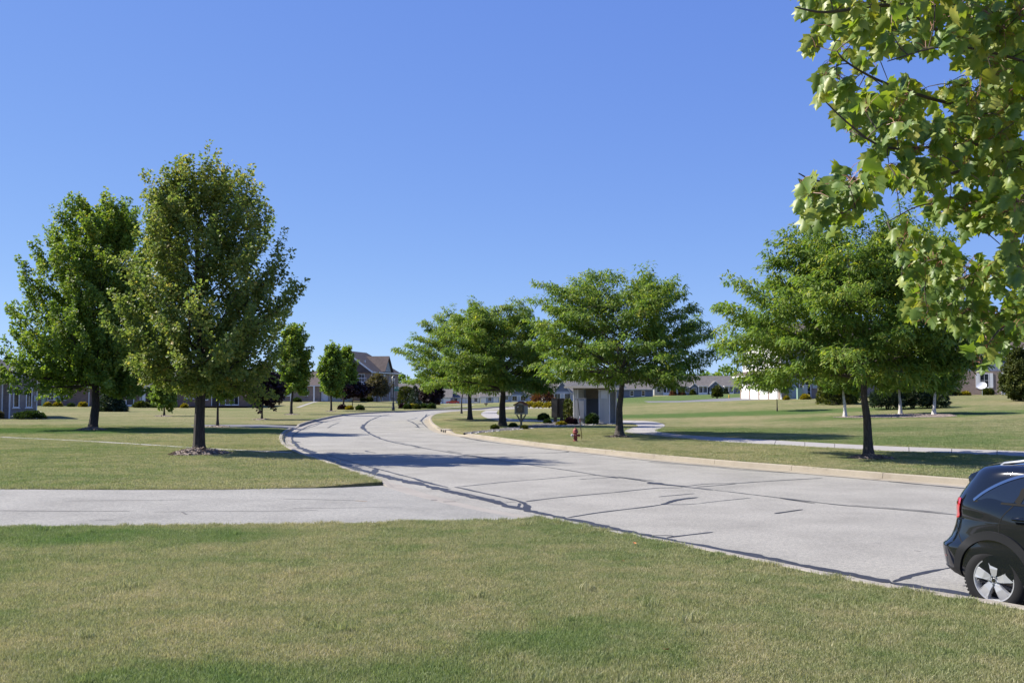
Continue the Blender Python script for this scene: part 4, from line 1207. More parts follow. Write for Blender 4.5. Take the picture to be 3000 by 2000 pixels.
# house behind it with a dark balcony
def build_behind():
    D = 215; k = D / F
    o = place(1170, D, -.1); X = lambda px: (px - 1170) * k
    t = thing('garage_building', 'low grey roofed garage beyond the two storey house', 'garage', o)
    MB().box(X(1160), X(1270), 0, 7, 0, 2.6).build('wall', M_SIDE_GREY, t)
    gable_roof(t, M_SHINGLE_TAN, X(1160), X(1270), 0, 7, 2.6, 1.9, 'x', over=.4, fascia=M_WHITE)
    garage_door(t, FACE['front'](0), X(1225), 0, 4.6, 2.1, M_GDOOR)
    return t
build_behind()

# --- far white and blue garages in the middle distance
def far_garage(px0, px1, D, label, n, wallm, seed, gable=False, base_dz=-.1):
    k = D / F
    o = place((px0 + px1) / 2, D, base_dz); w = (px1 - px0) * k
    t = thing('garage_building' if not gable else 'siding_house', label, 'house' if gable else 'garage', o)
    MB().box(-w / 2, w / 2, 0, 10, 0, 2.7).build('wall', wallm, t)
    gable_roof(t, M_SHINGLE_TAN, -w / 2, w / 2, 0, 10, 2.7, 2.6, 'x', over=.4, fascia=M_WHITE)
    F0 = FACE['front'](0)
    for i in range(n):
        u = -w / 2 + w * (i + .5) / n
        if (i + seed) % 3 == 2: window(t, F0, u, .9, 1.2, 1.3, 2, 2)
        else: garage_door(t, F0, u, 0, min(2.6, w / n * .8), 2.2, M_GDOOR if seed % 2 == 0 else plain('pale_grey_door', (.55, .57, .6), .5))
    if gable:
        gable_roof(t, M_SHINGLE_TAN, -w * .18, w * .3, -1.2, 4, 2.7, 2.4, 'y', over=.3, fascia=M_WHITE)
        MB().box(-w * .18, w * .3, -1.2, -.003, 0, 2.7).build('porch', M_SIDE_LBLUE, t)
        gable_wall(t, M_SIDE_BLUE, -w * .18, w * .3, -1.2, 2, 2.7, 2.4, 'y')
        P = FACE['front'](-1.2)
        window(t, P, -w * .07, .6, 1.6, 1.6, 2, 1); door(t, P, w * .07, .05, 1.0, 2.1, M_BLUEDOOR); window(t, P, w * .2, .6, 1.8, 1.6, 2, 1)
    return t
far_garage(1272, 1322, 352, 'pale blue far garage left of the red car', 2, M_SIDE_LBLUE, 0)
far_garage(1326, 1404, 356, 'white far garages directly behind the red car', 4, M_SIDE_WHITE, 2)
far_garage(1408, 1462, 350, 'light blue far garages right of the leaning locust trunk', 3, M_SIDE_LBLUE, 4)
far_garage(1468, 1560, 335, 'blue gabled far house with a white porch above the book box roof', 3, M_SIDE_LBLUE, 5, gable=True)
far_garage(1590, 1690, 250, 'white sided far house glimpsed between the mailboxes and the shelter', 3, M_SIDE_WHITE, 5, gable=True, base_dz=.1)

# --- blue grey townhouses on the right rise
def build_town(px0, px1, D, label, parts):
    k = D / F; o = place((px0 + px1) / 2, D, -.2); X = lambda px: (px - (px0 + px1) / 2) * k
    t = thing('townhouse', label, 'house', o)
    MB().box(X(px0), X(px1), 0, 11, 0, 2.9).build('wall', M_SIDE_BLUE, t)
    gable_roof(t, M_SHINGLE_TAN, X(px0), X(px1), 0, 11, 2.9, 3.0, 'x', over=.4, fascia=M_WHITE)
    gable_wall(t, M_SIDE_BLUE, X(px0), X(px1), 0, 11, 2.9, 3.0, 'x')
    F0 = FACE['front'](0)
    for kind, a, b in parts:
        xa, xb = X(a), X(b)
        if kind == 'gable':
            MB().box(xa, xb, -1.0, -.003, 0, 2.9).build('bay', M_SIDE_BLUE, t)
            gable_roof(t, M_SHINGLE_TAN, xa, xb, -1.0, 4, 2.9, (xb - xa) * .42, 'y', over=.35, fascia=M_WHITE)
            gable_wall(t, M_SIDE_BLUE, xa, xb, -1.0, 3, 2.9, (xb - xa) * .42, 'y')
            window(t, FACE['front'](-1.0), (xa + xb) / 2, .9, min(1.7, (xb - xa) * .6), 1.5, 2, 2)
        elif kind == 'beige':
            MB().box(xa, xb, -1.6, -.003, 0, 2.9).build('bay', M_SIDE_BEIGE, t)
            gable_roof(t, M_SHINGLE_TAN, xa, xb, -1.6, 4, 2.9, (xb - xa) * .45, 'y', over=.4, fascia=M_WHITE)
            gable_wall(t, M_SIDE_BEIGE, xa, xb, -1.6, 3, 2.9, (xb - xa) * .45, 'y')
            window(t, FACE['front'](-1.6), (xa + xb) / 2, 1.0, 1.0, 1.3, 1, 2)
        elif kind == 'porch':
            MB().box(xa, xb, -1.4, -1.3, 0, .95).build('railing', M_WHITE, t)
            for x in (xa + .1, (xa + xb) / 2, xb - .1): MB().box(x - .09, x + .09, -1.4, -1.22, .96, 2.7).build('porch_post', M_WHITE, t)
            MB().box(xa, xb, -1.5, -.003, 2.7, 2.88).build('porch_roof', M_WHITE, t)
            window(t, F0, (xa + xb) / 2, .3, 1.5, 2.0, 2, 1)
        elif kind == 'window':
            window(t, F0, (xa + xb) / 2, .9, xb - xa, 1.4, max(1, int((xb - xa) / .8)), 2)
        elif kind == 'white':
            fbox(MB(), F0, xa, xb, .002, .06, .5, 2.6).build('sliding_door', M_WHITE, t)
    return t
build_town(1797, 1912, 262, 'dark blue grey sided house behind the mail shelter and locust trunk', [('window', 1879, 1889), ('window', 1845, 1856)])
build_town(1914, 2172, 300, 'long blue grey townhouse row with white gable trim on the right rise', [('beige', 1914, 1939), ('porch', 1940, 1962), ('white', 1964, 1984), ('window', 2008, 2020), ('gable', 2023, 2041), ('porch', 2043, 2070), ('gable', 2076, 2110), ('porch', 2118, 2146), ('window', 2152, 2164)])

# --- large house with white garage doors
def build_garage_house():
    o = place(2284, 108, -.05)
    rz = R(6.4)
    t = thing('brick_house', 'two storey house with four white garage doors and brick piers on the right', 'house', o, rz)
    L, W = 12.6, 13.0
    MB().box(0, W, 0, L, 0, 2.75).build('wall', M_BRICK_TAN, t)
    MB().box(.25, W - .2, .25, L - .25, 2.751, 5.6).build('upper_wall', M_SIDE_WHITE, t)
    gable_roof(t, M_SHINGLE_BROWN, .25, W - .2, .25, L - .25, 5.6, 2.9, 'x', over=.5, fascia=M_WHITE)
    gable_wall(t, M_SIDE_WHITE, .25, W - .2, .25, L - .25, 5.6, 2.9, 'x')
    # shed roof band above the garage doors
    MB().prism([(-.7, 2.62), (.24, 3.15), (.24, 2.95), (-.7, 2.48)], 'y', -.5, L + .5).build('roof', M_SHINGLE_BROWN, t)
    MB().box(-.78, -.702, -.5, L + .5, 2.45, 2.64).build('fascia', M_WHITE, t)
    FL, F0 = FACE['left'](0), FACE['front'](0)
    for i in range(4):
        u = -(1.75 + i * 3.02); garage_door(t, FL, u, .02, 2.5, 2.2, M_GDOOR)
    FU = FACE['left'](.25)
    for y in (2.5, 6.3, 10.0): window(t, FU, -y, 3.6, 1.2, 1.4, 2, 2)
    window(t, FU, -6.3, 5.9, 1.0, 1.2, 2, 2)
    fbox(MB(), F0, 1.0, 1.95, .002, .08, .05, 2.3).build('door', M_BLUEDOOR, t)
    window(t, F0, 2.75, .15, 1.3, 2.1, 2, 3)
    fbox(MB(), F0, 3.55, 4.05, .002, .1, 1.2, 2.4).build('meter_box', M_METALBOX, t)
    window(t, F0, 5.1, 1.3, 1.5, 1.3, 2, 2)
    FU2 = FACE['front'](.25)
    for u in (2.0, 5.2, 9.0): window(t, FU2, u, 3.5, 1.3, 1.5, 2, 2)
    for u in (.1, 4.3): downspout(t, F0, u, .02, 2.6)
    return t
build_garage_house()
utility_box(2341, 1168, .5, 1.1, M_GREENBOX, 'pale green utility box beside a yellow shrub on the right house', 106.5)
utility_box(2357, 1167, .45, 1.35, M_METALBOX, 'tall pale grey utility box behind the yellow shrub on the right', 107.2)

# --- brick house with pale blue door at the right edge
def build_dish_house():
    o = place(2770, 114, -.15)
    rz = -R(25)
    t = thing('brick_house', 'brick house with a pale blue door and white shutters at the right edge', 'house', o, rz)
    W, L = 15, 10
    MB().box(0, W, 0, L, 0, 2.8).build('wall', M_BRICK_TAN, t)
    MB().box(.2, W, .3, L, 2.801, 5.5).build('upper_wall', M_SIDE_WHITE, t)
    gable_roof(t, M_SHINGLE_BROWN, .2, W, .3, L, 5.5, 2.6, 'x', over=.5, fascia=M_WHITE)
    MB().box(-.12, .22, -.16, .2, 0, 2.8).build('column', M_WHITE, t)
    F0 = FACE['front'](0)
    window(t, F0, 3.9, .95, 1.0, 1.6, 2, 2, shutters=M_WHITE, frame=.09)
    door(t, F0, 6.15, .3, 1.05, 2.2, M_BLUEDOOR)
    MB().box(5.2, 7.3, -1.0, -.002, 0, .16).box(5.4, 7.1, -.65, -.002, .161, .29).build('step', M_CONC, t)
    window(t, F0, 9.6, .95, 1.6, 1.6, 2, 2, shutters=M_WHITE)
    FU = FACE['front'](.3)
    for u in (2.2, 6.1, 9.6, 12.8): window(t, FU, u, 3.6, 1.2, 1.5, 2, 2, shutters=M_WHITE)
    for u in (7.5, .45): downspout(t, F0, u, .02, 2.7)
    return t
build_dish_house()
t = thing('satellite_dish', 'pale grey satellite dish on a pole before the brick house at the right edge', 'satellite dish', place(2876, 108))
MB().tube([(0, 0, -.05), (0, 0, .75)], .03, 8).build('mast', M_METALBOX, t)
MB().lathe([(.0, .0), (.24, .03), (.40, .10), (.41, .12), (.24, .05), (.0, .02)], 20, Matrix.Translation((-.05, 0, 1.0)) @ Matrix.Rotation(R(62), 4, 'X') @ Matrix.Rotation(R(-25), 4, 'Y') @ Matrix.Scale(1.25, 4, (1, 0, 0)), cap=False).build('dish', M_WHITE, t, smooth=True)
MB().bar((0, 0, .8), (-.25, -.42, .92), .025).build('feed_arm', M_METALBOX, t)

# --- far treeline that closes the horizon
def treeline():
    g = np.random.default_rng(77)
    P, T = [], []
    for px0, px1, D, h0_, h1_, dens in ((-700, 900, 420, 9, 13, 26), (900, 1900, 560, 9, 13, 30), (1900, 2230, 460, 10, 15, 30), (2230, 3700, 330, 8, 13, 30)):
        px = px0
        while px < px1:
            b = ground(px, D + g.uniform(-25, 25)); h = g.uniform(h0_, h1_); r_ = h * g.uniform(.35, .5)
            n = int(dens * r_ * 4)
            u = unit(g.normal(0, 1, (n, 3))); k = g.uniform(.55, 1.0, (n, 1))
            P.append(np.array(b) + np.array([0, 0, h * .55]) + u * k * np.array([r_, r_, h * .48]))
            T.append(np.full(n, g.uniform(.2, .8)))
            px += r_ * 1.25 / D * F
    P = np.vstack(P); T = np.concatenate(T); n = len(P)
    D_ = unit(g.normal(0, 1, (n, 3))); N_ = unit(g.normal(0, 1, (n, 3)) + [0, 0, .6])
    L = g.uniform(.9, 1.9, n)
    V, f, k = leaf_cards(P, D_, N_, L, L * .8)
    o = link('treeline', mesh_np('treeline', V, f, M_MAPLE_G, {'tint': np.repeat(np.clip(T + g.normal(0, .1, n), 0, 1), k)}))
    tag(o, 'distant green treeline behind the houses along the horizon', kind='stuff')
treeline()
# ------------------------------------------------------------------ the parked black crossover
m, nt, p = new_mat('black_car_paint')
p.inputs['Base Color'].default_value = (.0045, .006, .011, 1); p.inputs['Roughness'].default_value = .10; p.inputs['Metallic'].default_value = .0
p.inputs['Coat Weight'].default_value = 1.0; p.inputs['Coat Roughness'].default_value = .02; p.inputs['Specular IOR Level'].default_value = .25
M_PAINT = m
M_CLAD = plain('black_cladding', (.011, .0115, .013), .55, var=.1, spec=.3)
M_TYRE = plain('tyre_rubber', (.012, .012, .013), .75, var=.15, spec=.25)
M_ALLOY = plain('machined_alloy', (.50, .505, .52), .32, metal=.45, var=.03)
M_POCKET = plain('dark_wheel_paint', (.022, .022, .024), .35, var=.1)
M_CHROME = plain('chrome_strip', (.46, .48, .52), .07, metal=1.0, var=.02)
M_CARGLASS = plain('dark_car_glass', (.006, .007, .010), .03, var=.1, spec=.9, coat=1.0)
m, nt, p = new_mat('tail_lamp_red')
p.inputs['Base Color'].default_value = (.42, .010, .014, 1); p.inputs['Roughness'].default_value = .12; p.inputs['Coat Weight'].default_value = 1.0
M_TAIL = m
M_TAILD = plain('dark_red_lens', (.10, .004, .006), .12, var=.1, coat=1.0)
M_SEAM = plain('panel_gap', (.002, .002, .002), .9, var=.1)
M_SILVER = plain('silver_rail', (.30, .31, .33), .35, metal=.8, var=.03)

# horizontal slices: height at mid length, half width, rear x, front x, plan exponent, how much the roof camber lifts it
SL = [(.215, .835, -.34, 3.30, 7, 0), (.26, .865, -.44, 3.42, 7, 0), (.32, .882, -.625, 3.50, 7, 0), (.375, .888, -.71, 3.53, 7, 0), (.42, .892, -.73, 3.54, 7, 0), (.52, .897, -.747, 3.555, 7, 0), (.58, .900, -.755, 3.545, 7, 0),
      (.615, .901, -.745, 3.535, 7, 0), (.65, .900, -.695, 3.51, 7, 0), (.70, .899, -.650, 3.48, 7, 0), (.76, .898, -.622, 3.43, 7, 0), (.82, .899, -.598, 3.35, 7, 0), (.88, .898, -.592, 3.22, 6.5, 0), (.93, .895, -.588, 2.95, 6, 0),
      (.98, .888, -.585, 2.45, 6, 0), (1.03, .878, -.580, 2.02, 6, 0), (1.08, .867, -.568, 1.86, 6, .02), (1.13, .852, -.545, 1.76, 6, .1), (1.18, .836, -.510, 1.65, 6, .22), (1.23, .818, -.468, 1.52, 6, .4),
      (1.28, .798, -.425, 1.37, 6, .58), (1.325, .776, -.385, 1.22, 6, .74), (1.36, .748, -.355, 1.08, 6, .88), (1.385, .700, -.335, .96, 6, 1.0), (1.398, .615, -.32, .86, 6, 1.0)]
def camber(x): return .098 * np.clip(1 - ((x - .62) / 1.15) ** 2, -.3, 1)
def body_mesh():
    M_ = 84
    V, ring = [], []
    a = np.linspace(0, math.pi, M_)
    for z, w, xr, xf, n, s in SL:
        c = (xf + xr) / 2; h = (xf - xr) / 2
        cx = np.sign(np.cos(a)) * np.abs(np.cos(a)) ** (2 / n); cy = np.abs(np.sin(a)) ** (2 / n)
        # even out the points along the flank
        x = c + h * cx; y = -w * cy
        # front is rounder in plan
        fr = np.clip((x - (xf - .9)) / .9, 0, 1); y = y * (1 - .10 * fr ** 2)
        rr = np.clip(((xr + .5) - x) / .5, 0, 1); y = y * (1 - .055 * rr ** 2)
        zz = z + s * camber(x)
        V.append(np.c_[x, y, zz])
    V = np.array(V)
    ns = len(SL)
    half = V.reshape(-1, 3)
    idx = np.arange(ns * M_).reshape(ns, M_)
    fs = [(idx[i, j], idx[i, j + 1], idx[i + 1, j + 1], idx[i + 1, j]) for i in range(ns - 1) for j in range(M_ - 1)]
    n0 = len(half)
    allv = np.vstack([half, half * [1, -1, 1]])
    fs += [tuple(reversed([q + n0 for q in f])) for f in fs]
    # roof: strips across from side to side
    K = 7
    top = V[-1]; lines = [idx[-1]]
    extra = []
    for k in range(1, K):
        t = k / K
        y = top[:, 1] * (1 - 2 * t)
        z = top[:, 2] + .036 * (1 - (1 - 2 * t) ** 2) * (np.abs(top[:, 1]) / .61)
        b = len(allv) + sum(len(e) for e in extra)
        extra.append(np.c_[top[:, 0], y, z]); lines.append(np.arange(b, b + M_))
    lines.append(idx[-1] + n0)
    allv = np.vstack([allv] + extra)
    for A, B in zip(lines[:-1], lines[1:]):
        fs += [(A[j], A[j + 1], B[j + 1], B[j]) for j in range(M_ - 1)]
    bot = list(idx[0]) + list((idx[0] + n0)[::-1][1:-1])
    me = bpy.data.meshes.new('body')
    me.from_pydata([tuple(v) for v in allv], [], [tuple(int(i) for i in f) for f in fs] + [tuple(int(i) for i in bot)])
    bm = bmesh.new(); bm.from_mesh(me)
    bmesh.ops.remove_doubles(bm, verts=bm.verts, dist=.0008)
    bmesh.ops.recalc_face_normals(bm, faces=bm.faces)
    bm.to_mesh(me); bm.free()
    return me
BODY = body_mesh()
BVH = BVHTree.FromPolygons([tuple(v.co) for v in BODY.vertices], [tuple(p_.vertices) for p_ in BODY.polygons])
def side_y(x, z):
    h = BVH.ray_cast(Vector((x, -3, z)), Vector((0, 1, 0)))
    return h[0].y if h[0] is not None else None
def side_panel(poly, off, sk=.02, step=.05, smooth=True):
    """panel lying on the right flank, outlined in (x, z)"""
    poly = [Vector(q) for q in poly]
    pv = list(poly); n = len(pv)
    P_ = np.array([tuple(q) for q in poly])
    xs = np.arange(P_[:, 0].min(), P_[:, 0].max(), step); zs = np.arange(P_[:, 1].min(), P_[:, 1].max(), step)
    gp = np.array([(x, z) for x in xs for z in zs])
    if len(gp):
        ins = inside(P_, gp) & (dist_poly(P_, gp, True) > step * .4)
        pv += [Vector(q) for q in gp[ins]]
    r_ = geometry.delaunay_2d_cdt(pv, [(i, (i + 1) % n) for i in range(n)], [], 1, 1e-6)
    V, ok = [], []
    for q in r_[0]:
        y = side_y(q.x, q.y); ok.append(y is not None)
        V.append((q.x, (y if y is not None else -.7) - off, q.y))
    F_ = [f for f in r_[2] if all(ok[i] for i in f)]
    ec = {}
    for f in F_:
        for i in range(len(f)):
            e = (f[i], f[(i + 1) % len(f)]); ec[tuple(sorted(e))] = ec.get(tuple(sorted(e)), 0) + 1
    b = len(V); V += [(x, y + off + sk, z) for x, y, z in V]
    F_ = list(F_) + [(a, c, c + b, a + b) for (a, c), k in ec.items() if k == 1]
    mb = MB(); mb.add(V, F_)
    return mb
def dense(pts, n=6, closed=True):
    """smooth a coarse outline"""
    out = []
    p_ = [np.array(q, float) for q in pts]; m_ = len(p_)
    rng_ = range(m_) if closed else range(m_ - 1)
    for i in rng_:
        a = p_[(i - 1) % m_] if closed or i > 0 else p_[i]; b = p_[i]; c = p_[(i + 1) % m_]; d = p_[(i + 2) % m_] if closed or i + 2 < m_ else c
        for t in np.linspace(0, 1, n, endpoint=False):
            out.append(tuple(.5 * ((2 * b) + (-a + c) * t + (2 * a - 5 * b + 4 * c - d) * t * t + (-a + 3 * b - 3 * c + d) * t ** 3)))
    if not closed: out.append(tuple(p_[-1]))
    return out
def ribbon(line, w):
    """closed outline around a centre line in (x, z)"""
    L = np.array(line); o = offset(L, w / 2); i = offset(L, -w / 2)
    return [tuple(q) for q in np.vstack([o, i[::-1]])]

def mirror_copy(o, parent):
    c = o.copy(); COL.objects.link(c); c.parent = parent; c.scale = (1, -1, 1)
    for ch in list(o.children):
        d = ch.copy(); COL.objects.link(d); d.parent = c
    return c

def wheel_mesh_parts():
    """wheel in its own frame, axle along y, outer face towards -y"""
    Rx = Matrix.Rotation(R(90), 4, 'X')          # lathe z -> -y
    ty = MB()
    ty.lathe([(.200, -.02), (.212, .012), (.250, .022), (.298, .010), (.322, -.012), (.329, -.035), (.331, -.105), (.329, -.175), (.322, -.198), (.300, -.22), (.250, -.232), (.212, -.222), (.200, -.19)], 56, Rx, cap=False)
    for k in range(56):                           # shoulder blocks
        a = 2 * math.pi * k / 56
        T = Matrix.Rotation(a, 4, 'Y')
        ty.box(-.011, .011, .010, .05, .318, .3325, T)
    tyre = ty.build('tyre', M_TYRE, mesh_only=True, smooth=True)
    rm = MB()
    rm.lathe([(.236, .006), (.232, .013), (.222, .012), (.214, .000), (.205, -.03), (.198, -.16), (.222, -.19)], 56, Rx, cap=False)
    rim = rm.build('rim', M_ALLOY, mesh_only=True, smooth=True)
    bk = MB(); bk.lathe([(.0, -.062), (.205, -.075), (.205, -.09), (.0, -.085)], 40, Rx)
    back = bk.build('wheel_back', M_POCKET, mesh_only=True, smooth=True)
    spokes = []
    for k in range(5):
        a = R(86 - 72 * k)
        M_ = Matrix.Rotation(-a + math.pi / 2, 4, 'Y')
        # outline in (x, z), spoke pointing to +z; sculpted, widening towards the rim
        out = [(-.030, .035), (-.038, .075), (-.048, .12), (-.068, .175), (-.086, .2105), (-.045, .2215), (0, .2245), (.052, .219), (.048, .175), (.043, .12), (.037, .075), (.030, .035)]
        mb = MB()
        def yy(z): return -.004 + .012 * ((z - .13) / .1) ** 2 - .010 * (z > .0)
        vs = [(x, yy(z) - .004, z) for x, z in out] + [(x * 1.12, yy(z) + .034, z) for x, z in out]
        n = len(out)
        mb.add(vs, [tuple(range(n)), tuple(reversed(range(n, 2 * n)))] + [(i, (i + 1) % n, (i + 1) % n + n, i + n) for i in range(n)], M_)
        spokes.append(mb.build('spoke', M_ALLOY, mesh_only=True, bevel=.004))
    hb = MB(); hb.lathe([(.0, .012), (.026, .012), (.030, .006), (.046, .004), (.056, -.006), (.06, -.05)], 28, Rx)
    hub = hb.build('hub', M_ALLOY, mesh_only=True, smooth=True)
    cp = MB(); cp.lathe([(.0, .0155), (.022, .015), (.024, .012)], 24, Rx)
    cap_ = cp.build('centre_cap', M_POCKET, mesh_only=True, smooth=True)
    em = MB()                                     # oval emblem ring with the three raised letter strokes of the badge
    for k in range(20):
        a0, a1 = 2 * math.pi * k / 20, 2 * math.pi * (k + 1) / 20
        em.bar((.0165 * math.cos(a0), -.0165, .0095 * math.sin(a0)), (.0165 * math.cos(a1), -.0165, .0095 * math.sin(a1)), .0022, .002)
    def L_(segs, ox):
        for (x0, z0), (x1, z1) in segs: em.bar((ox + x0 * .006, -.0165, z0 * .008 - .004), (ox + x1 * .006, -.0165, z1 * .008 - .004), .0016, .002)
    L_([((0, 0), (0, 1)), ((0, .5), (1, 1)), ((0, .5), (1, 0))], -.0105); L_([((.5, 0), (.5, 1))], -.003); L_([((0, 0), (.5, 1)), ((.5, 1), (1, 0))], .0035)
    emb = em.build('emblem', M_CHROME, mesh_only=True)
    nuts = []
    nt_ = MB(); nt_.lathe([(.0, .020), (.008, .019), (.0105, .012), (.0105, -.03)], 8, Rx)
    nut = nt_.build('lug_nut', M_CHROME, mesh_only=True, smooth=True)
    return tyre, rim, back, spokes, hub, cap_, emb, nut
WP = wheel_mesh_parts()
def add_wheel(parent, x, y, side=1):
    tyre, rim, back, spokes, hub, cap_, emb, nut = WP
    w = link('wheel', None, parent, (x, y, .331)); w.empty_display_size = .1
    if side < 0: w.scale = (1, -1, 1)
    link('tyre', tyre, w)
    for n_, m__ in (('rim', rim), ('wheel_back', back), ('hub', hub), ('centre_cap', cap_), ('emblem', emb)): link(n_, m__, w).scale = (.92, 1, .92)
    for s in spokes: link('spoke', s, w).scale = (.92, 1, .92)
    for k in range(5):
        a = R(86 - 72 * k + 36)
        link('lug_nut', nut, w, (.040 * math.cos(a), 0, .040 * math.sin(a)))
    return w

def build_crossover():
    W = at(2915, 1797, ROAD_Z)
    # heading: along the kerb towards the camera's right
    i = np.argmin(np.linalg.norm(Lk - [W.x, W.y], axis=1))
    tdir = Lk[max(i - 6, 0)] - Lk[i + 6]; tdir /= np.linalg.norm(tdir)
    hd = math.atan2(tdir[1], tdir[0])
    # the wheel's outer face stands at local (0, -.895)
    off = Vector((math.cos(hd + math.pi / 2), math.sin(hd + math.pi / 2), 0)) * .872
    o = Vector((W.x, W.y, road_z(W.x + off.x, W.y + off.y))) + off
    car = thing('parked_car', 'black crossover with silver five spoke wheels parked at the near kerb', 'car', o, hd)
    body = link('body', BODY, car)
    # wheel wells cut out of the shell
    cut = MB()
    for x in (0.0, 2.70):
        for s in (-1, 1):
            Mx = Matrix.Translation((x, s * .60, .345)) @ Matrix.Rotation(R(-90 * s), 4, 'X')
            cut.lathe([(.385, .0), (.385, .45)], 48, Mx)
    co = cut.build('well_cutter', M_SEAM)
    md = body.modifiers.new('wells', 'BOOLEAN'); md.operation = 'DIFFERENCE'; md.object = co; md.solver = 'EXACT'
    dg = bpy.context.evaluated_depsgraph_get()
    me = bpy.data.meshes.new_from_object(body.evaluated_get(dg))
    body.modifiers.clear(); body.data = me
    bpy.data.objects.remove(co, do_unlink=True)
    me.materials.clear(); me.materials.append(M_PAINT)
    me.polygons.foreach_set('use_smooth', np.ones(len(me.polygons), bool))
    try: me.set_sharp_from_angle(angle=R(42))
    except Exception: pass
    link('wheel_well', MB().box(-.43, .43, -.58, .58, .24, .74).box(2.27, 3.13, -.58, .58, .24, .74).build('wheel_well', M_SEAM, mesh_only=True), car)
    parts = []
    # side glass: rear quarter, rear door, front door, with pillars between
    g1 = side_panel([(-.185, 1.112), (-.09, 1.185), (.05, 1.268), (.20, 1.332), (.335, 1.370), (.325, 1.30), (.215, 1.112)], .004).build('quarter_window', M_CARGLASS, car, smooth=True); parts.append(g1)
    g2 = side_panel([(.30, 1.112), (.42, 1.385), (.62, 1.412), (.98, 1.418), (.98, 1.112)], .004).build('door_window', M_CARGLASS, car, smooth=True); parts.append(g2)
    g3 = side_panel([(1.05, 1.112), (1.05, 1.415), (1.22, 1.37), (1.44, 1.24), (1.58, 1.12)], .004).build('door_window', M_CARGLASS, car, smooth=True); parts.append(g3)
    for xa, xb in (((.245, 1.112), (.375, 1.375)), ((1.015, 1.112), (1.015, 1.41))):
        parts.append(side_panel(ribbon([xa, tuple(.5 * (a + b) for a, b in zip(xa, xb)), xb], .075), .003).build('pillar_trim', M_SEAM, car))
    tl = dense([(-.225, 1.104), (-.115, 1.192), (.03, 1.280), (.19, 1.352), (.38, 1.405), (.65, 1.434), (1.0, 1.436), (1.22, 1.40)], 5, closed=False)
    parts.append(side_panel(ribbon(tl, .026), .006, step=.03).build('window_trim', M_CHROME, car, smooth=True))
    bl = [(-.225, 1.098), (.2, 1.098), (.8, 1.100), (1.60, 1.105)]
    parts.append(side_panel(ribbon(bl, .020), .006, step=.05).build('belt_moulding', M_SEAM, car, smooth=True))
    # cladding over the arches and along the sill
    def arch(cx, a0, a1, r0, r1):
        an = np.radians(np.linspace(a0, a1, 40))
        return [(cx + r1 * math.cos(a), .345 + r1 * math.sin(a)) for a in an] + [(cx + r0 * math.cos(a), .345 + r0 * math.sin(a)) for a in an[::-1]]
    for cx in (0.0, 2.70):
        parts.append(side_panel(arch(cx, -16, 196, .383, .468), .018, sk=.06, step=.04).build('arch_cladding', M_CLAD, car, smooth=True))
    parts.append(side_panel([(.45, .225), (.45, .36), (2.25, .36), (2.25, .225)], .014, sk=.05, step=.08).build('sill_cladding', M_CLAD, car, smooth=True))
    # rear bumper lower part and its crease
    parts.append(side_panel([(-.675, .36), (-.68, .395), (-.45, .395), (-.40, .27), (-.44, .262), (-.53, .305)], .012, sk=.05, step=.03).build('bumper_cladding', M_CLAD, car, smooth=True))
    # panel gaps
    gaps = [[(.215, 1.085), (.125, .99), (.075, .90), (.075, .81), (.14, .755)], [(1.03, 1.085), (1.05, .7), (1.03, .37)], [(1.66, 1.06), (1.86, .80), (1.88, .52)],
            [(-.49, .86), (-.43, .76), (-.385, .69), (-.33, .64)], [(-.44, 1.20), (-.40, 1.26), (-.34, 1.32)]]
    for g_ in gaps: parts.append(side_panel(ribbon(dense(g_, 6, closed=False), .009), .0018, sk=.003, step=.02).build('panel_gap', M_SEAM, car))
    # shoulder crease catching the light, door handles
    parts.append(side_panel(ribbon(dense([(-.45, .885), (.1, .90), (.9, .918), (1.9, .93), (2.6, .90)], 5, closed=False), .012), .0045, sk=.006, step=.05).build('crease', M_PAINT, car, smooth=True))
    for x in (.34, 1.30):
        y = side_y(x, .965)
        hmb = MB(); hmb.tube([(x - .12, y + .005, .957), (x - .105, y - .030, .962), (x, y - .040, .965), (x + .105, y - .030, .967), (x + .12, y + .005, .967)], [.013, .017, .018, .017, .013], 8)
        parts.append(hmb.build('door_handle', M_PAINT, car, smooth=True))
        parts.append(side_panel([(x - .10, .932), (x + .10, .937), (x + .09, .912), (x - .08, .909)], .0012, sk=.002, step=.03).build('handle_recess', M_SEAM, car))
    # tail lamp wrapping the corner
    parts.append(side_panel(dense([(-.500, 1.085), (-.420, 1.108), (-.398, 1.085), (-.420, .985), (-.432, .908), (-.545, .900), (-.552, .94)], 4), .018, sk=.05, step=.025).build('tail_lamp', M_TAIL, car, smooth=True))
    lens = parts[-1]
    link('lens_band', side_panel([(-.500, 1.070), (-.440, 1.083), (-.450, 1.035), (-.51, 1.028)], .0205, sk=.01, step=.02).build('lens_band', M_TAILD, mesh_only=True), lens)
    # bumper reflector, mirror
    parts.append(side_panel([(-.62, .50), (-.58, .505), (-.575, .487), (-.62, .482)], .004, sk=.006, step=.02).build('reflector', M_TAILD, car))
    ymr = side_y(1.5, 1.04)
    mm = MB(); mm.add(*(lambda b_: (b_.v, b_.f))(MB().box(1.50, 1.68, ymr - .22, ymr - .04, .99, 1.13)))
    parts.append(mm.build('mirror', M_PAINT, car, bevel=.03, smooth=True))
    # roof rail: silver bar along each roof edge
    pts = [(-.12, -.590, 1.420), (-.02, -.600, 1.478), (.2, -.612, 1.512), (.6, -.62, 1.530), (.95, -.60, 1.515), (1.08, -.58, 1.46)]
    parts.append(MB().tube(pts, [.012, .017, .018, .018, .017, .012], 8).build('roof_rail', M_SILVER, car, smooth=True))
    for o_ in parts: mirror_copy(o_, car)
    # rear spoiler with dark ends
    sp = MB()
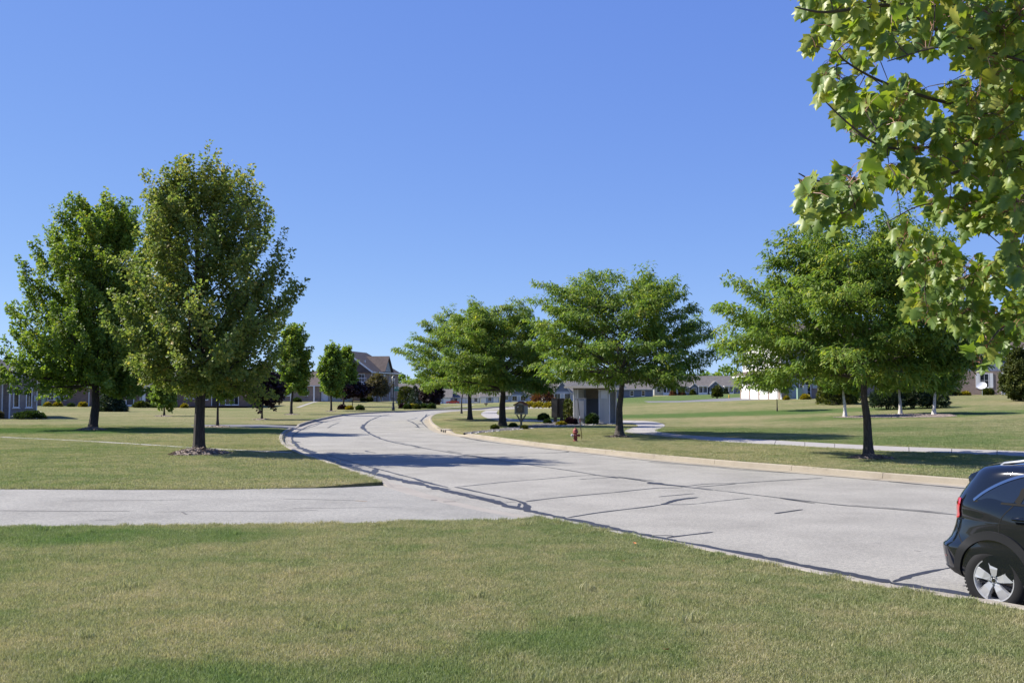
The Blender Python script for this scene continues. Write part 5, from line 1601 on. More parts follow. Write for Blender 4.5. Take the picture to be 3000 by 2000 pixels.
    prof = [(-.02, 1.452), (-.15, 1.432), (-.29, 1.400), (-.385, 1.362), (-.42, 1.325), (-.41, 1.272), (-.345, 1.262), (-.20, 1.33)]
    for k, (yy, sc, dz) in enumerate(((-.665, .86, -.026), (-.645, .95, -.010), (-.35, 1.05, .012), (0, 1.09, .020), (.35, 1.05, .012), (.645, .95, -.010), (.665, .86, -.026))):
        sp.v += [(-.02 + (x + .02) * sc, yy, z + dz) for x, z in prof]
    n = len(prof)
    for k in range(6): sp.f += [(k * n + i, k * n + (i + 1) % n, (k + 1) * n + (i + 1) % n, (k + 1) * n + i) for i in range(n)]
    sp.f += [tuple(range(n)), tuple(reversed(range(6 * n, 7 * n)))]
    sp.build('spoiler', M_PAINT, car, smooth=True)
    # rear glass, windscreen, lamps and plates at the ends
    def end_panel(poly, sgn, off, name, mat_):
        pv = [Vector(q) for q in poly]
        r_ = geometry.delaunay_2d_cdt(pv, [(i, (i + 1) % len(pv)) for i in range(len(pv))], [], 1, 1e-6)
        V = []
        for q in r_[0]:
            h = BVH.ray_cast(Vector((6 * sgn, q.x, q.y)), Vector((-sgn, 0, 0)))
            V.append(((h[0].x if h[0] is not None else 0) + sgn * off, q.x, q.y))
        return MB().add(V, r_[2]).build(name, mat_, car, smooth=True)
    gridp = lambda y0, y1, z0, z1: [(y0 + (y1 - y0) * t, z0) for t in np.linspace(0, 1, 9)] + [(y1 * (1 - .12 * t), z0 + (z1 - z0) * t) for t in np.linspace(.15, 1, 6)] + [(y1 * .88 + (y0 * .88 - y1 * .88) * t, z1) for t in np.linspace(.1, .9, 8)] + [(y0 * (1 - .12 * t), z0 + (z1 - z0) * t) for t in np.linspace(1, .15, 6)]
    end_panel(gridp(-.60, .60, 1.10, 1.28), -1, .006, 'rear_window', M_CARGLASS)
    end_panel(gridp(-.70, .70, 1.06, 1.36), 1, .006, 'windscreen', M_CARGLASS)
    end_panel(gridp(-.26, .26, .74, .86), -1, .008, 'number_plate', M_WHITE)
    for s in (-1, 1): end_panel([(s * .5, .74), (s * .5, .84), (s * .74, .86), (s * .74, .76)], 1, .008, 'headlight', M_CHROME)
    end_panel(gridp(-.4, .4, .42, .60), 1, .008, 'grille', M_SEAM)
    for x in (0.0, 2.70):
        add_wheel(car, x, -.872, 1); add_wheel(car, x, .872, -1)
    return car
CAR = build_crossover()

# --- small red car far off, side on in front of the far garages
def build_red_car():
    b = ground(1327, 346)
    t = thing('parked_car', 'bright red car parked side on before the far white garages', 'car', b, math.pi)
    m_, nt_, p_ = new_mat('red_car_paint'); p_.inputs['Base Color'].default_value = (.55, .012, .015, 1); p_.inputs['Roughness'].default_value = .3; p_.inputs['Coat Weight'].default_value = 1
    prof = [(-2.2, .35), (-2.25, .75), (-2.05, .92), (-1.3, .98), (-.6, 1.36), (.35, 1.38), (1.05, .98), (2.0, .84), (2.3, .66), (2.3, .35)]
    MB().prism(prof, 'y', -.85, .85).build('body', m_, t, bevel=.06, smooth=True)
    for s in (-1, 1):
        a, c = (s * .852, s * .87)
        MB().prism([(-1.15, .98), (-.55, 1.30), (-.1, 1.32), (-.1, .98)], 'y', min(a, c), max(a, c)).build('window', M_CARGLASS, t)
        MB().prism([(-.02, .98), (-.02, 1.32), (.32, 1.31), (.92, .98)], 'y', min(a, c), max(a, c)).build('window', M_CARGLASS, t)
        for x in (-1.4, 1.4):
            w = MB().lathe([(.0, -.1), (.33, -.1), (.33, .1), (.0, .1)], 18, Matrix.Translation((x, s * .80, .33)) @ Matrix.Rotation(R(90), 4, 'X')).build('wheel', M_TYRE, t, smooth=True)
            MB().lathe([(.0, -.115), (.21, -.115), (.21, .115), (.0, .115)], 14, Matrix.Translation((x, s * .80, .33)) @ Matrix.Rotation(R(90), 4, 'X')).build('rim', M_ALLOY, w, smooth=True)
    return t
build_red_car()
b = ground(1574, 318)
t = thing('parked_car', 'dark red car half hidden behind the rusty bush near the mailboxes', 'car', b, math.pi * .6)
MB().prism([(-2.2, .3), (-2.2, .85), (-1.5, .95), (-.9, 1.45), (.6, 1.47), (1.3, .98), (2.2, .85), (2.2, .3)], 'y', -.85, .85).build('body', plain('dark_red_paint', (.22, .012, .02), .3, var=.05, coat=1), t, bevel=.06, smooth=True)
MB().prism([(-.8, 1.0), (-.7, 1.36), (.5, 1.38), (1.1, 1.0)], 'y', -.87, .87).build('window', M_CARGLASS, t)
for x in (-1.35, 1.35):
    for s in (-1, 1): MB().lathe([(.0, -.1), (.33, -.1), (.33, .1), (.0, .1)], 16, Matrix.Translation((x, s * .8, .33)) @ Matrix.Rotation(R(90), 4, 'X')).build('wheel', M_TYRE, t, smooth=True)
# ------------------------------------------------------------------ mail shelter and what stands around it
M_RED_IRON = plain('faded_red_iron', (.235, .045, .036), .6, var=.25, scale=9, bmp=.25)
M_CAPWHITE = plain('chalky_cap', (.50, .50, .50), .55, var=.15, scale=20)
M_WOOD = plain('weathered_wood', (.20, .165, .11), .85, var=.25, scale=5, bmp=.4, bscale=25)
M_WOODP = plain('buff_painted_wood', (.34, .325, .26), .7, var=.1, scale=4)
M_MAILDARK = plain('bronze_mailbox', (.060, .052, .046), .5, var=.12, scale=3)
M_MAILPALE = plain('pale_grey_mailbox', (.34, .345, .36), .5, var=.08, scale=3)
M_BOARD = plain('cream_siding_board', (.58, .555, .50), .7, var=.09, scale=3)
M_BOARDBLUE = plain('slate_siding_board', (.10, .115, .14), .7, var=.1, scale=3)
M_BOARDTAN = plain('tan_gable_panel', (.20, .165, .115), .8, var=.12, scale=4)
M_ROCK = plain('pale_rock', (.19, .175, .16), .95, var=.25, scale=12, bmp=.5, bscale=30)
M_CHIP = plain('wood_chip', (.25, .20, .165), .95, var=.4, scale=14)

def build_shelter():
    o = at(1735, 1241)
    k = o.y / F
    t = thing('mail_shelter', 'open fronted mail shelter with cream sided end walls beside the honey locust', 'shelter', o, -R(23))
    S = 2.30 / (100 * k)                     # wall height against its size in the photo
    w = 2.62 * k * 45; d = 1.9
    w = (1794 - 1672) * k / math.cos(R(23)) * .84
    x0, x1 = -w * .52, w * .48
    hw = 100 * k
    MB().box(x0 - .3, x1 + .3, -.5, d + .2, -.25, .03).build('slab', M_CONC, t)
    MB().box(x0 + .1, x1 - .1, d - .1, d, .03, hw).build('back_wall', M_SIDE_GREY, t)
    pw = .70
    # end wall (right) and end post (left) clad with lapped boards
    MB().box(x1 - pw, x1 - .04, -.02, .12, .03, hw).build('end_wall', M_BOARD, t)
    MB().box(x1 - .14, x1 - .04, d - .22, d - .1, .03, hw).build('rear_post', M_BOARD, t)
    MB().box(x0 + .04, x0 + .30, -.02, .12, .03, hw).build('end_wall', M_BOARD, t)
    MB().box(x0 + .04, x0 + .14, .12, d - .1, .03, hw).build('side_wall', M_BOARD, t)
    nb = 17
    def boards(xa, xb, yf, mt, z0, z1, n):
        h = (z1 - z0) / n
        mb = MB(); mb.prism([(yf - .034, 0), (yf - .012, h + .01), (yf, h + .01), (yf, 0)], 'x', xa, xb)
        me = mb.build('siding_board', mt, mesh_only=True)
        for i in range(n):
            link('siding_board', me, t, (0, 0, z0 + i * h))
    boards(x1 - pw, x1 - .04, -.021, M_BOARD, .06, hw - .02, nb)
    boards(x0 + .04, x0 + .30, -.021, M_BOARD, .06, hw - .02, nb)
    boards(x0 + .31, x1 - pw - .01, d - .101, M_BOARDBLUE, .06, hw * .72, 11)
    MB().box(x0 + .31, x1 - pw - .01, d - .13, d - .102, hw * .72 + .01, hw).build('upper_panel', M_BOARDTAN, t)
    MB().box(x0, x1, -.06, .14, hw + .002, hw + .22).build('header_beam', M_BOARDTAN, t)
    for x in (x1 - pw - .06, x1 - .03, x0, x0 + .31):
        MB().box(x, x + .055, -.075, -.022, .03, hw).build('corner_board', M_WHITE, t)
    hip_roof(t, M_SHINGLE_GREY, x0, x1, -.1, d, hw + .24, .95, 'x', over=.42, fascia=M_TRIM_TAN)
    MB().box(x1 - pw * .85, x1 - pw * .2, -.062, -.058, hw * .74, hw * .97).build('notice_board', M_WHITE, t)
    return t
build_shelter()
def mailbox_unit(px, py, wpx, top, bottom, m, label, n=1, depth=None):
    o = at(px, py); k = o.y / F
    w = wpx * k; z0, z1 = (py - bottom) * k, (py - top) * k
    t = thing('mailbox_unit', label, 'mailbox', o, -R(20), 'cluster mailboxes beside the shelter')
    MB().box(-w / 2, w / 2, -.22, .22, z0, z1).build('cabinet', m, t, bevel=.015)
    MB().box(-w / 2 - .02, w / 2 + .02, -.24, .24, z1 + .001, z1 + .03).build('lid', m, t)
    MB().box(-w / 2 + .04, w / 2 - .04, -.226, -.221, z0 + .06, z1 - .06).build('back_panel', m, t)
    MB().box(-.10, .10, -.10, .10, .0, z0 - .001).box(-.17, .17, -.15, .15, -.05, .03).build('pedestal', M_MAILDARK if m is M_MAILDARK else M_METALBOX, t)
    return t
mailbox_unit(1627, 1237, 18.5, 1168, 1223, M_MAILDARK, 'dark bronze cluster mailbox, left one of the pair near the book box')
mailbox_unit(1646, 1237, 18, 1168, 1223, M_MAILDARK, 'dark bronze cluster mailbox, right one of the pair near the shelter')
mailbox_unit(1706, 1242, 19, 1168, 1227, M_MAILPALE, 'pale grey cluster mailbox in front of the shelter opening')
mailbox_unit(1692, 1241, 9, 1168, 1227, M_MAILPALE, 'narrow pale grey mailbox against the left post of the shelter')

def build_library():
    o = at(1527, 1250); k = o.y / F
    t = thing('book_box', 'small wooden lending library box with a glazed door on a braced post', 'book box', o, -R(22))
    w = 34 * k; z0, z1, zt = 37 * k, 66 * k, 75 * k; d = .42
    mb = MB(); mb.prism([(-w / 2, z0), (w / 2, z0), (w / 2, z1 - .02), (0, zt - .03), (-w / 2, z1 - .02)], 'y', -d / 2 + .03, d / 2)
    mb.build('box', M_WOODP, t)
    for s in (-1, 1):
        mb = MB(); P = [(0, zt), (s * (w / 2 + .06), z1 - .035), (s * (w / 2 + .06), z1 - .075), (0, zt - .045)]
        mb.prism(P, 'y', -d / 2 - .09, d / 2 + .08); mb.build('roof_panel', plain('red_brown_board', (.24, .085, .055), .7, var=.2), t)
    dw, da, db = w * .64, z0 + .09, z1 - .04
    mb = MB()
    for a, b, c, e in ((-dw / 2, dw / 2, da, da + .05), (-dw / 2, dw / 2, db - .05, db), (-dw / 2, -dw / 2 + .05, da + .05, db - .05), (dw / 2 - .05, dw / 2, da + .05, db - .05)):
        mb.box(a, b, -d / 2 - .02, -d / 2 + .028, c, e)
    dr = mb.build('door', M_DARKDOOR, t)
    MB().box(-dw / 2 + .045, dw / 2 - .045, -d / 2 - .002, -d / 2 + .02, da + .045, db - .045).build('pane', M_GLASS, dr)
    MB().box(-.008, .008, -d / 2 - .012, -d / 2 - .003, da + .05, db - .05).box(-dw / 2 + .05, dw / 2 - .05, -d / 2 - .0115, -d / 2 - .0035, (da + db) / 2 - .008, (da + db) / 2 + .008).build('glazing_bar', M_WOOD, dr)
    MB().box(-dw * .36, -dw * .22, -d / 2 - .008, -d / 2 - .003, db - .16, db - .08).build('notice', M_WHITE, dr)
    for a in (-w / 2, w / 2 - .06): MB().box(a, a + .06, -d / 2 + .0, -d / 2 + .027, z0, z1 - .05).build('corner_board', M_WOODP, t)
    MB().box(-.05, .05, -.05, .05, -.1, z0 - .002).build('post', M_WOOD, t)
    for s in (-1, 1): MB().bar((s * .05, 0, z0 * .48), (s * w * .42, 0, z0 - .03), .07).build('brace', M_WOOD, t)
    return t
build_library()

def build_hydrant():
    o = at(1686, 1294); k = o.y / F; h = 43.5 * k; s = h / .78
    t = thing('fire_hydrant', 'faded red fire hydrant with a chalky side cap on the grass verge', 'fire hydrant', o)
    z = lambda v: v * s
    MB().lathe([(z(.13), z(-.04)), (z(.13), z(.03)), (z(.105), z(.035)), (z(.10), z(.06)), (z(.098), z(.44)), (z(.105), z(.46))], 20).build('barrel', M_RED_IRON, t, smooth=True)
    MB().lathe([(z(.105), z(.461)), (z(.15), z(.47)), (z(.155), z(.505)), (z(.13), z(.525)), (z(.125), z(.60)), (z(.10), z(.665)), (z(.055), z(.70)), (z(.03), z(.715))], 20).build('bonnet', M_RED_IRON, t, smooth=True)
    MB().lathe([(z(.032), z(.716)), (z(.032), z(.745)), (z(.024), z(.748)), (z(.024), z(.78))], 5).build('operating_nut', M_RED_IRON, t)
    for a, r_, L_, m_, nm in ((math.pi * 1.03, .062, .20, M_CAPWHITE, 'side_cap'), (0.05, .062, .20, M_RED_IRON, 'side_cap'), (-math.pi / 2, .085, .20, M_RED_IRON, 'front_cap')):
        Mx = Matrix.Rotation(a, 4, 'Z') @ Matrix.Translation((z(.07), 0, z(.34))) @ Matrix.Rotation(R(90), 4, 'Y')
        c = MB().lathe([(z(r_ * .8), 0), (z(r_ * .8), z(L_ * .45)), (z(r_ * 1.2), z(L_ * .46)), (z(r_ * 1.2), z(L_ * .75)), (z(r_ * .5), z(L_ * .80)), (z(r_ * .4), z(L_ * .95))], 14, Mx).build(nm, m_, t, smooth=True)
    for i in range(8):
        a = i * math.pi / 4; MB().lathe([(z(.014), z(.03)), (z(.014), z(.052)), (0.001, z(.053))], 6, Matrix.Translation((z(.116) * math.cos(a), z(.116) * math.sin(a), 0))).build('bolt', M_RED_IRON, t)
    # chain hanging from the cap
    MB().tube([(-z(.16), -z(.03), z(.30)), (-z(.17), -z(.04), z(.22)), (-z(.10), -z(.07), z(.20))], z(.008), 5).build('chain', M_METALBOX, t)
    return t
build_hydrant()
o = at(1705, 1288); k = o.y / F
t = thing('marker_pole', 'thin leaning banded marker rod standing just behind the red hydrant', 'marker pole', o)
tp = Vector(((1693 - 1705) * k, 0, 120 * k))
fr = [0, .22, .42, .52, .58, 1.0]
bm_ = [plain('ochre_paint', (.17, .135, .03), .6), plain('yellow_black_band', (.07, .06, .03), .6), plain('red_band', (.20, .04, .035), .6), plain('white_band', (.6, .6, .6), .5), plain('dark_rod', (.05, .048, .046), .5)]
for i in range(5): MB().tube([tp * fr[i] + Vector((0, 0, -.05 if i == 0 else 0)), tp * fr[i + 1]], [.022 if i < 3 else .016] * 2, 8).build('band', bm_[i], t)

# kerb inlet of the storm drain
i0 = np.argmin(np.linalg.norm(Rk - np.array(at(1303, 1259)[:2]), axis=1))
pk = Rk[i0]; tg = Rk[i0 + 2] - Rk[i0 - 2]; tg /= np.linalg.norm(tg)
nv_ = Ra[i0] - Rk[i0]; nv_ /= np.linalg.norm(nv_)
t = thing('storm_drain', 'concrete kerb inlet with two dark openings at the street bend', 'storm drain', (pk[0], pk[1], h1(*pk)), math.atan2(tg[1], tg[0]))
loc_n = 1 if (-tg[1] * nv_[0] + tg[0] * nv_[1]) > 0 else -1
yf = loc_n * .20
def yb(a, b): return (min(a, b) * 1, max(a, b) * 1)
ya, yb2 = yb(-loc_n * .25, yf)
MB().box(-1.1, 1.1, ya, yb2, .0, .035).build('lid', M_KERB, t, bevel=.01)
for x in (-1.1, -.12, .86): MB().box(x, x + .24, ya, yb2, -.16, -.001).build('pier', M_KERB, t)
MB().box(-1.1, 1.1, *yb(-loc_n * .25, loc_n * .182), -.135, -.002).build('throat', M_SEAM, t)

# street lamp with the street name sign
o = at(1152, 1202); k = o.y / F
t = thing('street_lamp', 'black lantern street lamp on a fluted post at the street corner', 'street lamp', o)
hh = 103 * k
MB().lathe([(.20, -.05), (.20, .35), (.15, .42), (.13, .9), (.085, 1.0), (.075, hh * .80), (.10, hh * .81), (.06, hh * .83)], 12).build('post', M_BLACK, t, smooth=True)
MB().lathe([(.10, hh * .832), (.17, hh * .845), (.24, hh * .92), (.20, hh * .925)], 12).build('lantern', plain('frosted_lantern', (.45, .46, .47), .3), t, smooth=True)
MB().lathe([(.26, hh * .926), (.20, hh * .95), (.07, hh * .975), (.03, hh * 1.0)], 12).build('lantern_cap', M_BLACK, t, smooth=True)
for i in range(4):
    a = i * math.pi / 2 + .4; MB().bar((.16 * math.cos(a), .16 * math.sin(a), hh * .84), (.245 * math.cos(a), .245 * math.sin(a), hh * .925), .03).build('lantern_rib', M_BLACK, t)
MB().tube([(-.08, 0, hh * .43), (-.30, 0, hh * .44), (-.34, 0, hh * .36), (-.08, 0, hh * .33)], .03, 6).build('bracket', M_BLACK, t)
o2 = Vector(o) + Vector((.30, .05, 0))
t = thing('street_sign', 'small green street name sign mounted beside the black lantern post', 'street sign', o + Vector((.0, -.12, 0)))
M_SIGNG = plain('sign_green', (.02, .17, .13), .4, var=.05)
for dz, wd in ((0, .62), (-.30, .58)):
    pl = MB().box(.12, .12 + wd, -.012, .012, hh * .62 + dz, hh * .62 + dz + .24).build('sign_blade', M_SIGNG, t)
    if dz == 0:
        MB().box(.16, .16 + wd * .34, -.016, -.0125, hh * .62 + .07, hh * .62 + .17).box(.16 + wd * .62, .16 + wd * .88, -.016, -.0125, hh * .62 + .07, hh * .62 + .17).build('sign_print', M_WHITE, pl)
MB().box(-.02, .13, -.02, .02, hh * .62 - .32, hh * .62 - .28).box(-.02, .13, -.02, .02, hh * .62 + .2, hh * .62 + .24).build('clamp', M_BLACK, t)

# small far things
t = thing('roadside_mailbox', 'small brown box on a post by the far road junction', 'mailbox', at(1424, 1189))
k = t.location.y / F
MB().box(-.26, .26, -.2, .2, .25, 8.5 * k).build('box', plain('brown_box', (.27, .16, .09), .7), t, bevel=.03); MB().box(-.08, .08, -.08, .08, -.05, .249).build('post', M_WOOD, t)
o = at(2136, 1166); k = o.y / F
t = thing('bollard', 'short bright yellow bollard at the edge of the grey drive', 'bollard', o)
MB().lathe([(3.2 * k / 2, -.05), (3.2 * k / 2, 8.6 * k), (1.0 * k, 9.6 * k)], 14).build('pipe', plain('yellow_paint', (.62, .36, .01), .45, var=.05), t, smooth=True)
MB().lathe([(3.4 * k / 2, 2.0 * k), (3.4 * k / 2, 3.6 * k)], 14, cap=False).build('sleeve_band', plain('worn_yellow', (.52, .30, .02), .5), t, smooth=True)
t = thing('real_estate_stake', 'tiny white stake sign standing in the grass before the blue townhouses', 'lawn sign', at(2085, 1163))
MB().prism([(-.35, .9), (.35, 1.0), (.1, .35), (-.1, .1)], 'y', -.02, .02).build('panel', M_WHITE, t); MB().box(-.03, .03, .021, .06, -.05, .9).build('stake', M_METALBOX, t)

# ------------------------------------------------------------------ planting
YB = 'round yellow shrubs by the buildings'
for i, (px, py, top, l, r, d_, lab_) in enumerate(((142, 1194, 1184, 133, 151, 143, 'low yellow shrub beside the green utility box'), (172, 1193, 1182, 161, 183, 143, 'yellow shrub under the left of the triple window'),
        (246, 1192, 1180, 234, 257, 143, 'olive yellow shrub beside the white downspout'), (499, 1193, 1184, 491, 508, 143, 'yellow shrub at the foot of the white porch column'),
        (541, 1195, 1185, 532, 552, 143, 'yellow shrub against the brick right of the porch'), (1023, 1200, 1191, 1014, 1034, None, 'bright yellow shrub in the bed below the purple tree'),
        (1207, 1197, 1185, 1199, 1215, None, 'golden shrub in the corner bed beside the purple tree'), (1550, 1193, 1177, 1536, 1566, None, 'golden shrub right behind the book box'),
        (1578, 1194, 1179, 1563, 1594, None, 'golden shrub midway between book box and mailboxes'), (1608, 1194, 1179, 1593, 1624, None, 'golden shrub just left of the dark mailboxes'),
        (2358, 1168, 1155, 2345, 2371, 105, 'bright yellow shrub before the brick wall of the garage house'), (2302, 1168, 1163, 2297, 2308, 105.5, 'tiny yellow shrub by the pale blue garage side door'),
        (2825, 1160, 1152, 2812, 2840, 110, 'low yellow plants under the window behind the satellite dish'))):
    shrub_px('shrub', lab_, px, py, top, l, r, M_YELLOW, 100 + i, depth=d_, n=700, group=YB)
GS = 'green shrubs and hedges by the buildings'
for i, (px, py, top, l, r, d_, m_, lab_, st) in enumerate((
        (212, 1193, 1186, 203, 219, 143, M_SHRUB, 'small green shrub between the yellow shrubs at the ranch wall', 'round'), (416, 1191, 1174, 393, 440, 142.5, M_YEW, 'broad rounded green shrub right of the dark ranch door', 'round'),
        (460, 1192, 1186, 445, 478, 142.5, M_SHRUB, 'flat green shrub along the porch floor', 'round'), (471, 1190, 1179, 460, 483, 143.8, M_TAN, 'grey brown shrub on the porch edge', 'round'),
        (872, 1176, 1166, 862, 882, 172, M_SHRUB, 'dark rounded shrub left of the entrance path', 'round'), (1000, 1199, 1188, 991, 1016, None, M_PURPLE, 'maroon shrub at the left end of the yellow shrub bed', 'round'),
        (1055, 1201, 1189, 1044, 1066, None, M_SHRUB, 'dark boxy shrub at the right end of the yellow shrub bed', 'round'), (1064, 1177, 1168, 1059, 1069, 184, M_YEW, 'small olive shrub at the two storey house corner, left one', 'round'),
        (1083, 1177, 1166, 1076, 1091, 184, M_YEW, 'olive shrub at the two storey house corner below the dish', 'round'), (1179, 1196, 1185, 1171, 1188, None, M_PURPLE, 'maroon shrub at the left of the corner bed', 'round'),
        (1193, 1198, 1185, 1184, 1203, None, M_SHRUB, 'grey green shrub left of the golden corner shrub', 'round'), (1222, 1198, 1186, 1214, 1230, None, M_YEW, 'olive shrub right of the golden corner shrub', 'round'),
        (1240, 1196, 1184, 1228, 1256, None, M_SHRUB, 'dark low shrub behind the corner bed trunk', 'round'), (1264, 1197, 1184, 1254, 1275, None, M_SHRUB, 'dark shrub at the right end of the corner bed', 'round'),
        (1190, 1184, 1130, 1166, 1212, 160, M_YEW, 'tall yellow edged arborvitae right of the street sign', 'column'), (1213, 1185, 1128, 1194, 1240, 156, M_CONIFER, 'dark green spruce in front of the low garage', 'cone'),
        (1258, 1183, 1140, 1234, 1276, 168, M_CONIFER, 'tall dark hedge behind the purple corner tree', 'column'), (1278, 1184, 1171, 1270, 1286, 250, M_RED, 'rusty red shrub at the end of the far drive', 'round'),
        (1594, 1231, 1213, 1577, 1608, None, M_SHRUB, 'dark round shrub between the book box and the mailboxes', 'round'), (1664, 1238, 1172, 1652, 1678, None, M_YEW, 'tall leafy shrub between the mailboxes and the shelter post', 'column'),
        (1738, 1243, 1213, 1717, 1753, None, M_SHRUB, 'clipped round green shrub in the shelter opening', 'round'), (1678, 1243, 1225, 1655, 1690, None, M_PURPLE, 'maroon barberry below the narrow pale mailbox', 'round'),
        (1644, 1245, 1238, 1632, 1656, None, M_YELLOW, 'pale lime hosta below the dark mailboxes', 'round'), (1604, 1240, 1231, 1596, 1612, None, M_SHRUB, 'small leafy plant under the dark round shrub', 'round'),
        (1502, 1251, 1243, 1494, 1512, None, M_SHRUB, 'small green plant in the gravel left of the book box post', 'round'), (1450, 1257, 1248, 1441, 1458, None, M_YEW, 'small grassy plant in the gravel by the forked trunk', 'round'),
        (1535, 1257, 1250, 1529, 1543, None, M_YEW, 'tiny plant in the gravel right of the book box post', 'round'),
        (1590, 1184, 1140, 1555, 1625, 240, M_RED, 'rusty brown bush behind the golden shrubs', 'round'), (1971, 1160, 1137, 1962, 1981, 285, M_RED, 'young red tree before the white townhouse doors', 'cone'),
        (1996, 1160, 1141, 1987, 2006, 285, M_RED, 'young rust red tree beside the gabled townhouse', 'cone'), (2028, 1160, 1145, 2020, 2037, 285, M_YEW, 'young green tree under the small townhouse gable', 'cone'),
        (2126, 1159, 1141, 2117, 2134, 285, M_CONIFER, 'small dark spruce right of the large townhouse gable', 'cone'), (2105, 1167, 1130, 2084, 2116, 150, M_YEW, 'loose yellow green sapling on the bank before the townhouses', 'round'),
        (2782, 1159, 1142, 2760, 2812, 110.5, M_YEW, 'clipped green hedge at the foot of the white column', 'round'), (2895, 1157, 1139, 2878, 2908, 110, M_YEW, 'olive shrub left of the steps to the pale blue door', 'round'))):
    shrub_px('shrub' if st == 'round' else 'evergreen_shrub', lab_, px, py, top, l, r, m_, 130 + i, depth=d_, n=900 if (r - l) < 30 else 2000, style=st, group=GS, stems=3)
shrub_px('yew_hedge', 'big rounded olive yew standing left of the birches on the right lawn', 2452, 1195, 1050, 2396, 2510, M_YEW, 170, depth=92, n=9000, ls=.26, style='column', cat='hedge')
for i, (px, py, top, l, r, lab_) in enumerate(((2590, 1200, 1135, 2545, 2648, 'dark mugo pine behind the straight birch, left one'), (2665, 1199, 1132, 2620, 2722, 'dark mugo pine between the two right birches'), (2738, 1199, 1150, 2700, 2775, 'dark mugo pine behind the bent birch, right one'))):
    shrub_px('pine_shrub', lab_, px, py, top, l, r, M_CONIFER, 175 + i, depth=81, n=3600, ls=.3, ry=1.2, group='mugo pines behind the birches', cat='pine')
b, h, xl, xr = ground(2985, 88), (1172 - 1010) * 88 / F, 55 * 88 / F, 60 * 88 / F
tree('ornamental_tree', 'low branched olive green tree before the house at the right edge', b, base_spec('maple', h, xl * 1.1, xr * 1.1, h0=.4, tr=.1, limbs=46, sprays=9, leaves=50, ls=.17, prof=OVAL, lo=.0, skirt=.2, floor=.5), 181, M_YEW, M_BARK)
# ------------------------------------------------------------------ near maple whose branches hang in from the right
def maple_leaf(curl, fold, seed):
    g = np.random.default_rng(seed)
    half = [(.0, .0), (.16, -.03), (.42, .12), (.33, .25), (.57, .53), (.37, .50), (.23, .50), (.27, .70), (.13, .79), (.0, 1.0)]
    half = [(x * g.uniform(.92, 1.08), y + g.uniform(-.015, .015) if 0 < x else y) for x, y in half]
    out = half + [(-x * g.uniform(.92, 1.08), y) for x, y in half[-2:0:-1]]
    pts = out + [(0, .2), (0, .4), (0, .6), (0, .8), (.2, .25), (-.2, .25)]
    n = len(out)
    r_ = geometry.delaunay_2d_cdt([Vector(p) for p in pts], [(i, (i + 1) % n) for i in range(n)] , [], 1, 1e-6)
    P = np.array([tuple(v) for v in r_[0]])
    F_ = [tuple(f) for f in r_[2]]
    x, y = P[:, 0], P[:, 1]
    z = fold * np.abs(x) - curl * y ** 2 - .25 * curl * np.abs(x) ** 1.5 + .03 * np.sin(9 * x + seed) * np.sin(8 * y)
    edge = np.clip(np.abs(x) / .3 * .8 + .15 * y, 0, 1); edge[n:] = np.where(np.abs(x[n:]) > .05, .4, 0)
    return np.c_[x, y, z], np.array(F_), edge
m, nt, p = new_mat('near_maple_leaf')
at_ = nt.nodes.new('ShaderNodeAttribute'); at_.attribute_name = 'tint'
ae = nt.nodes.new('ShaderNodeAttribute'); ae.attribute_name = 'edge'
cg = ramp(nt, at_.outputs['Fac'], [(0, (.050, .110, .016)), (.4, (.095, .180, .022)), (.75, (.20, .27, .032)), (1, (.34, .34, .05))])
cy = ramp(nt, at_.outputs['Fac'], [(0, (.085, .160, .022)), (.4, (.23, .30, .036)), (.75, (.44, .45, .055)), (1, (.56, .46, .065))])
c = mix_c(nt, ae.outputs['Fac'], cg.outputs[0], cy.outputs[0])
gn_ = nt.nodes.new('ShaderNodeNewGeometry')
c = mix_c(nt, math_n(nt, 'MULTIPLY', gn_.outputs['Backfacing'], .40), c, (.20, .29, .10))
nt.links.new(c, p.inputs['Base Color']); p.inputs['Roughness'].default_value = .42; p.inputs['Specular IOR Level'].default_value = .35
tr_ = nt.nodes.new('ShaderNodeBsdfTranslucent'); nt.links.new(mix_c(nt, 1.0, c, (1.5, 1.5, .45), 'MULTIPLY'), tr_.inputs[0])
mx = nt.nodes.new('ShaderNodeMixShader'); mx.inputs[0].default_value = .42
nt.links.new(p.outputs[0], mx.inputs[1]); nt.links.new(tr_.outputs[0], mx.inputs[2]); nt.links.new(mx.outputs[0], nt.nodes['Material Output'].inputs[0])
M_NEARLEAF = m
M_PETIOLE = plain('red_petiole', (.26, .10, .055), .5, var=.15)
M_TWIG = plain('grey_twig', (.085, .065, .055), .8, var=.25, scale=20)

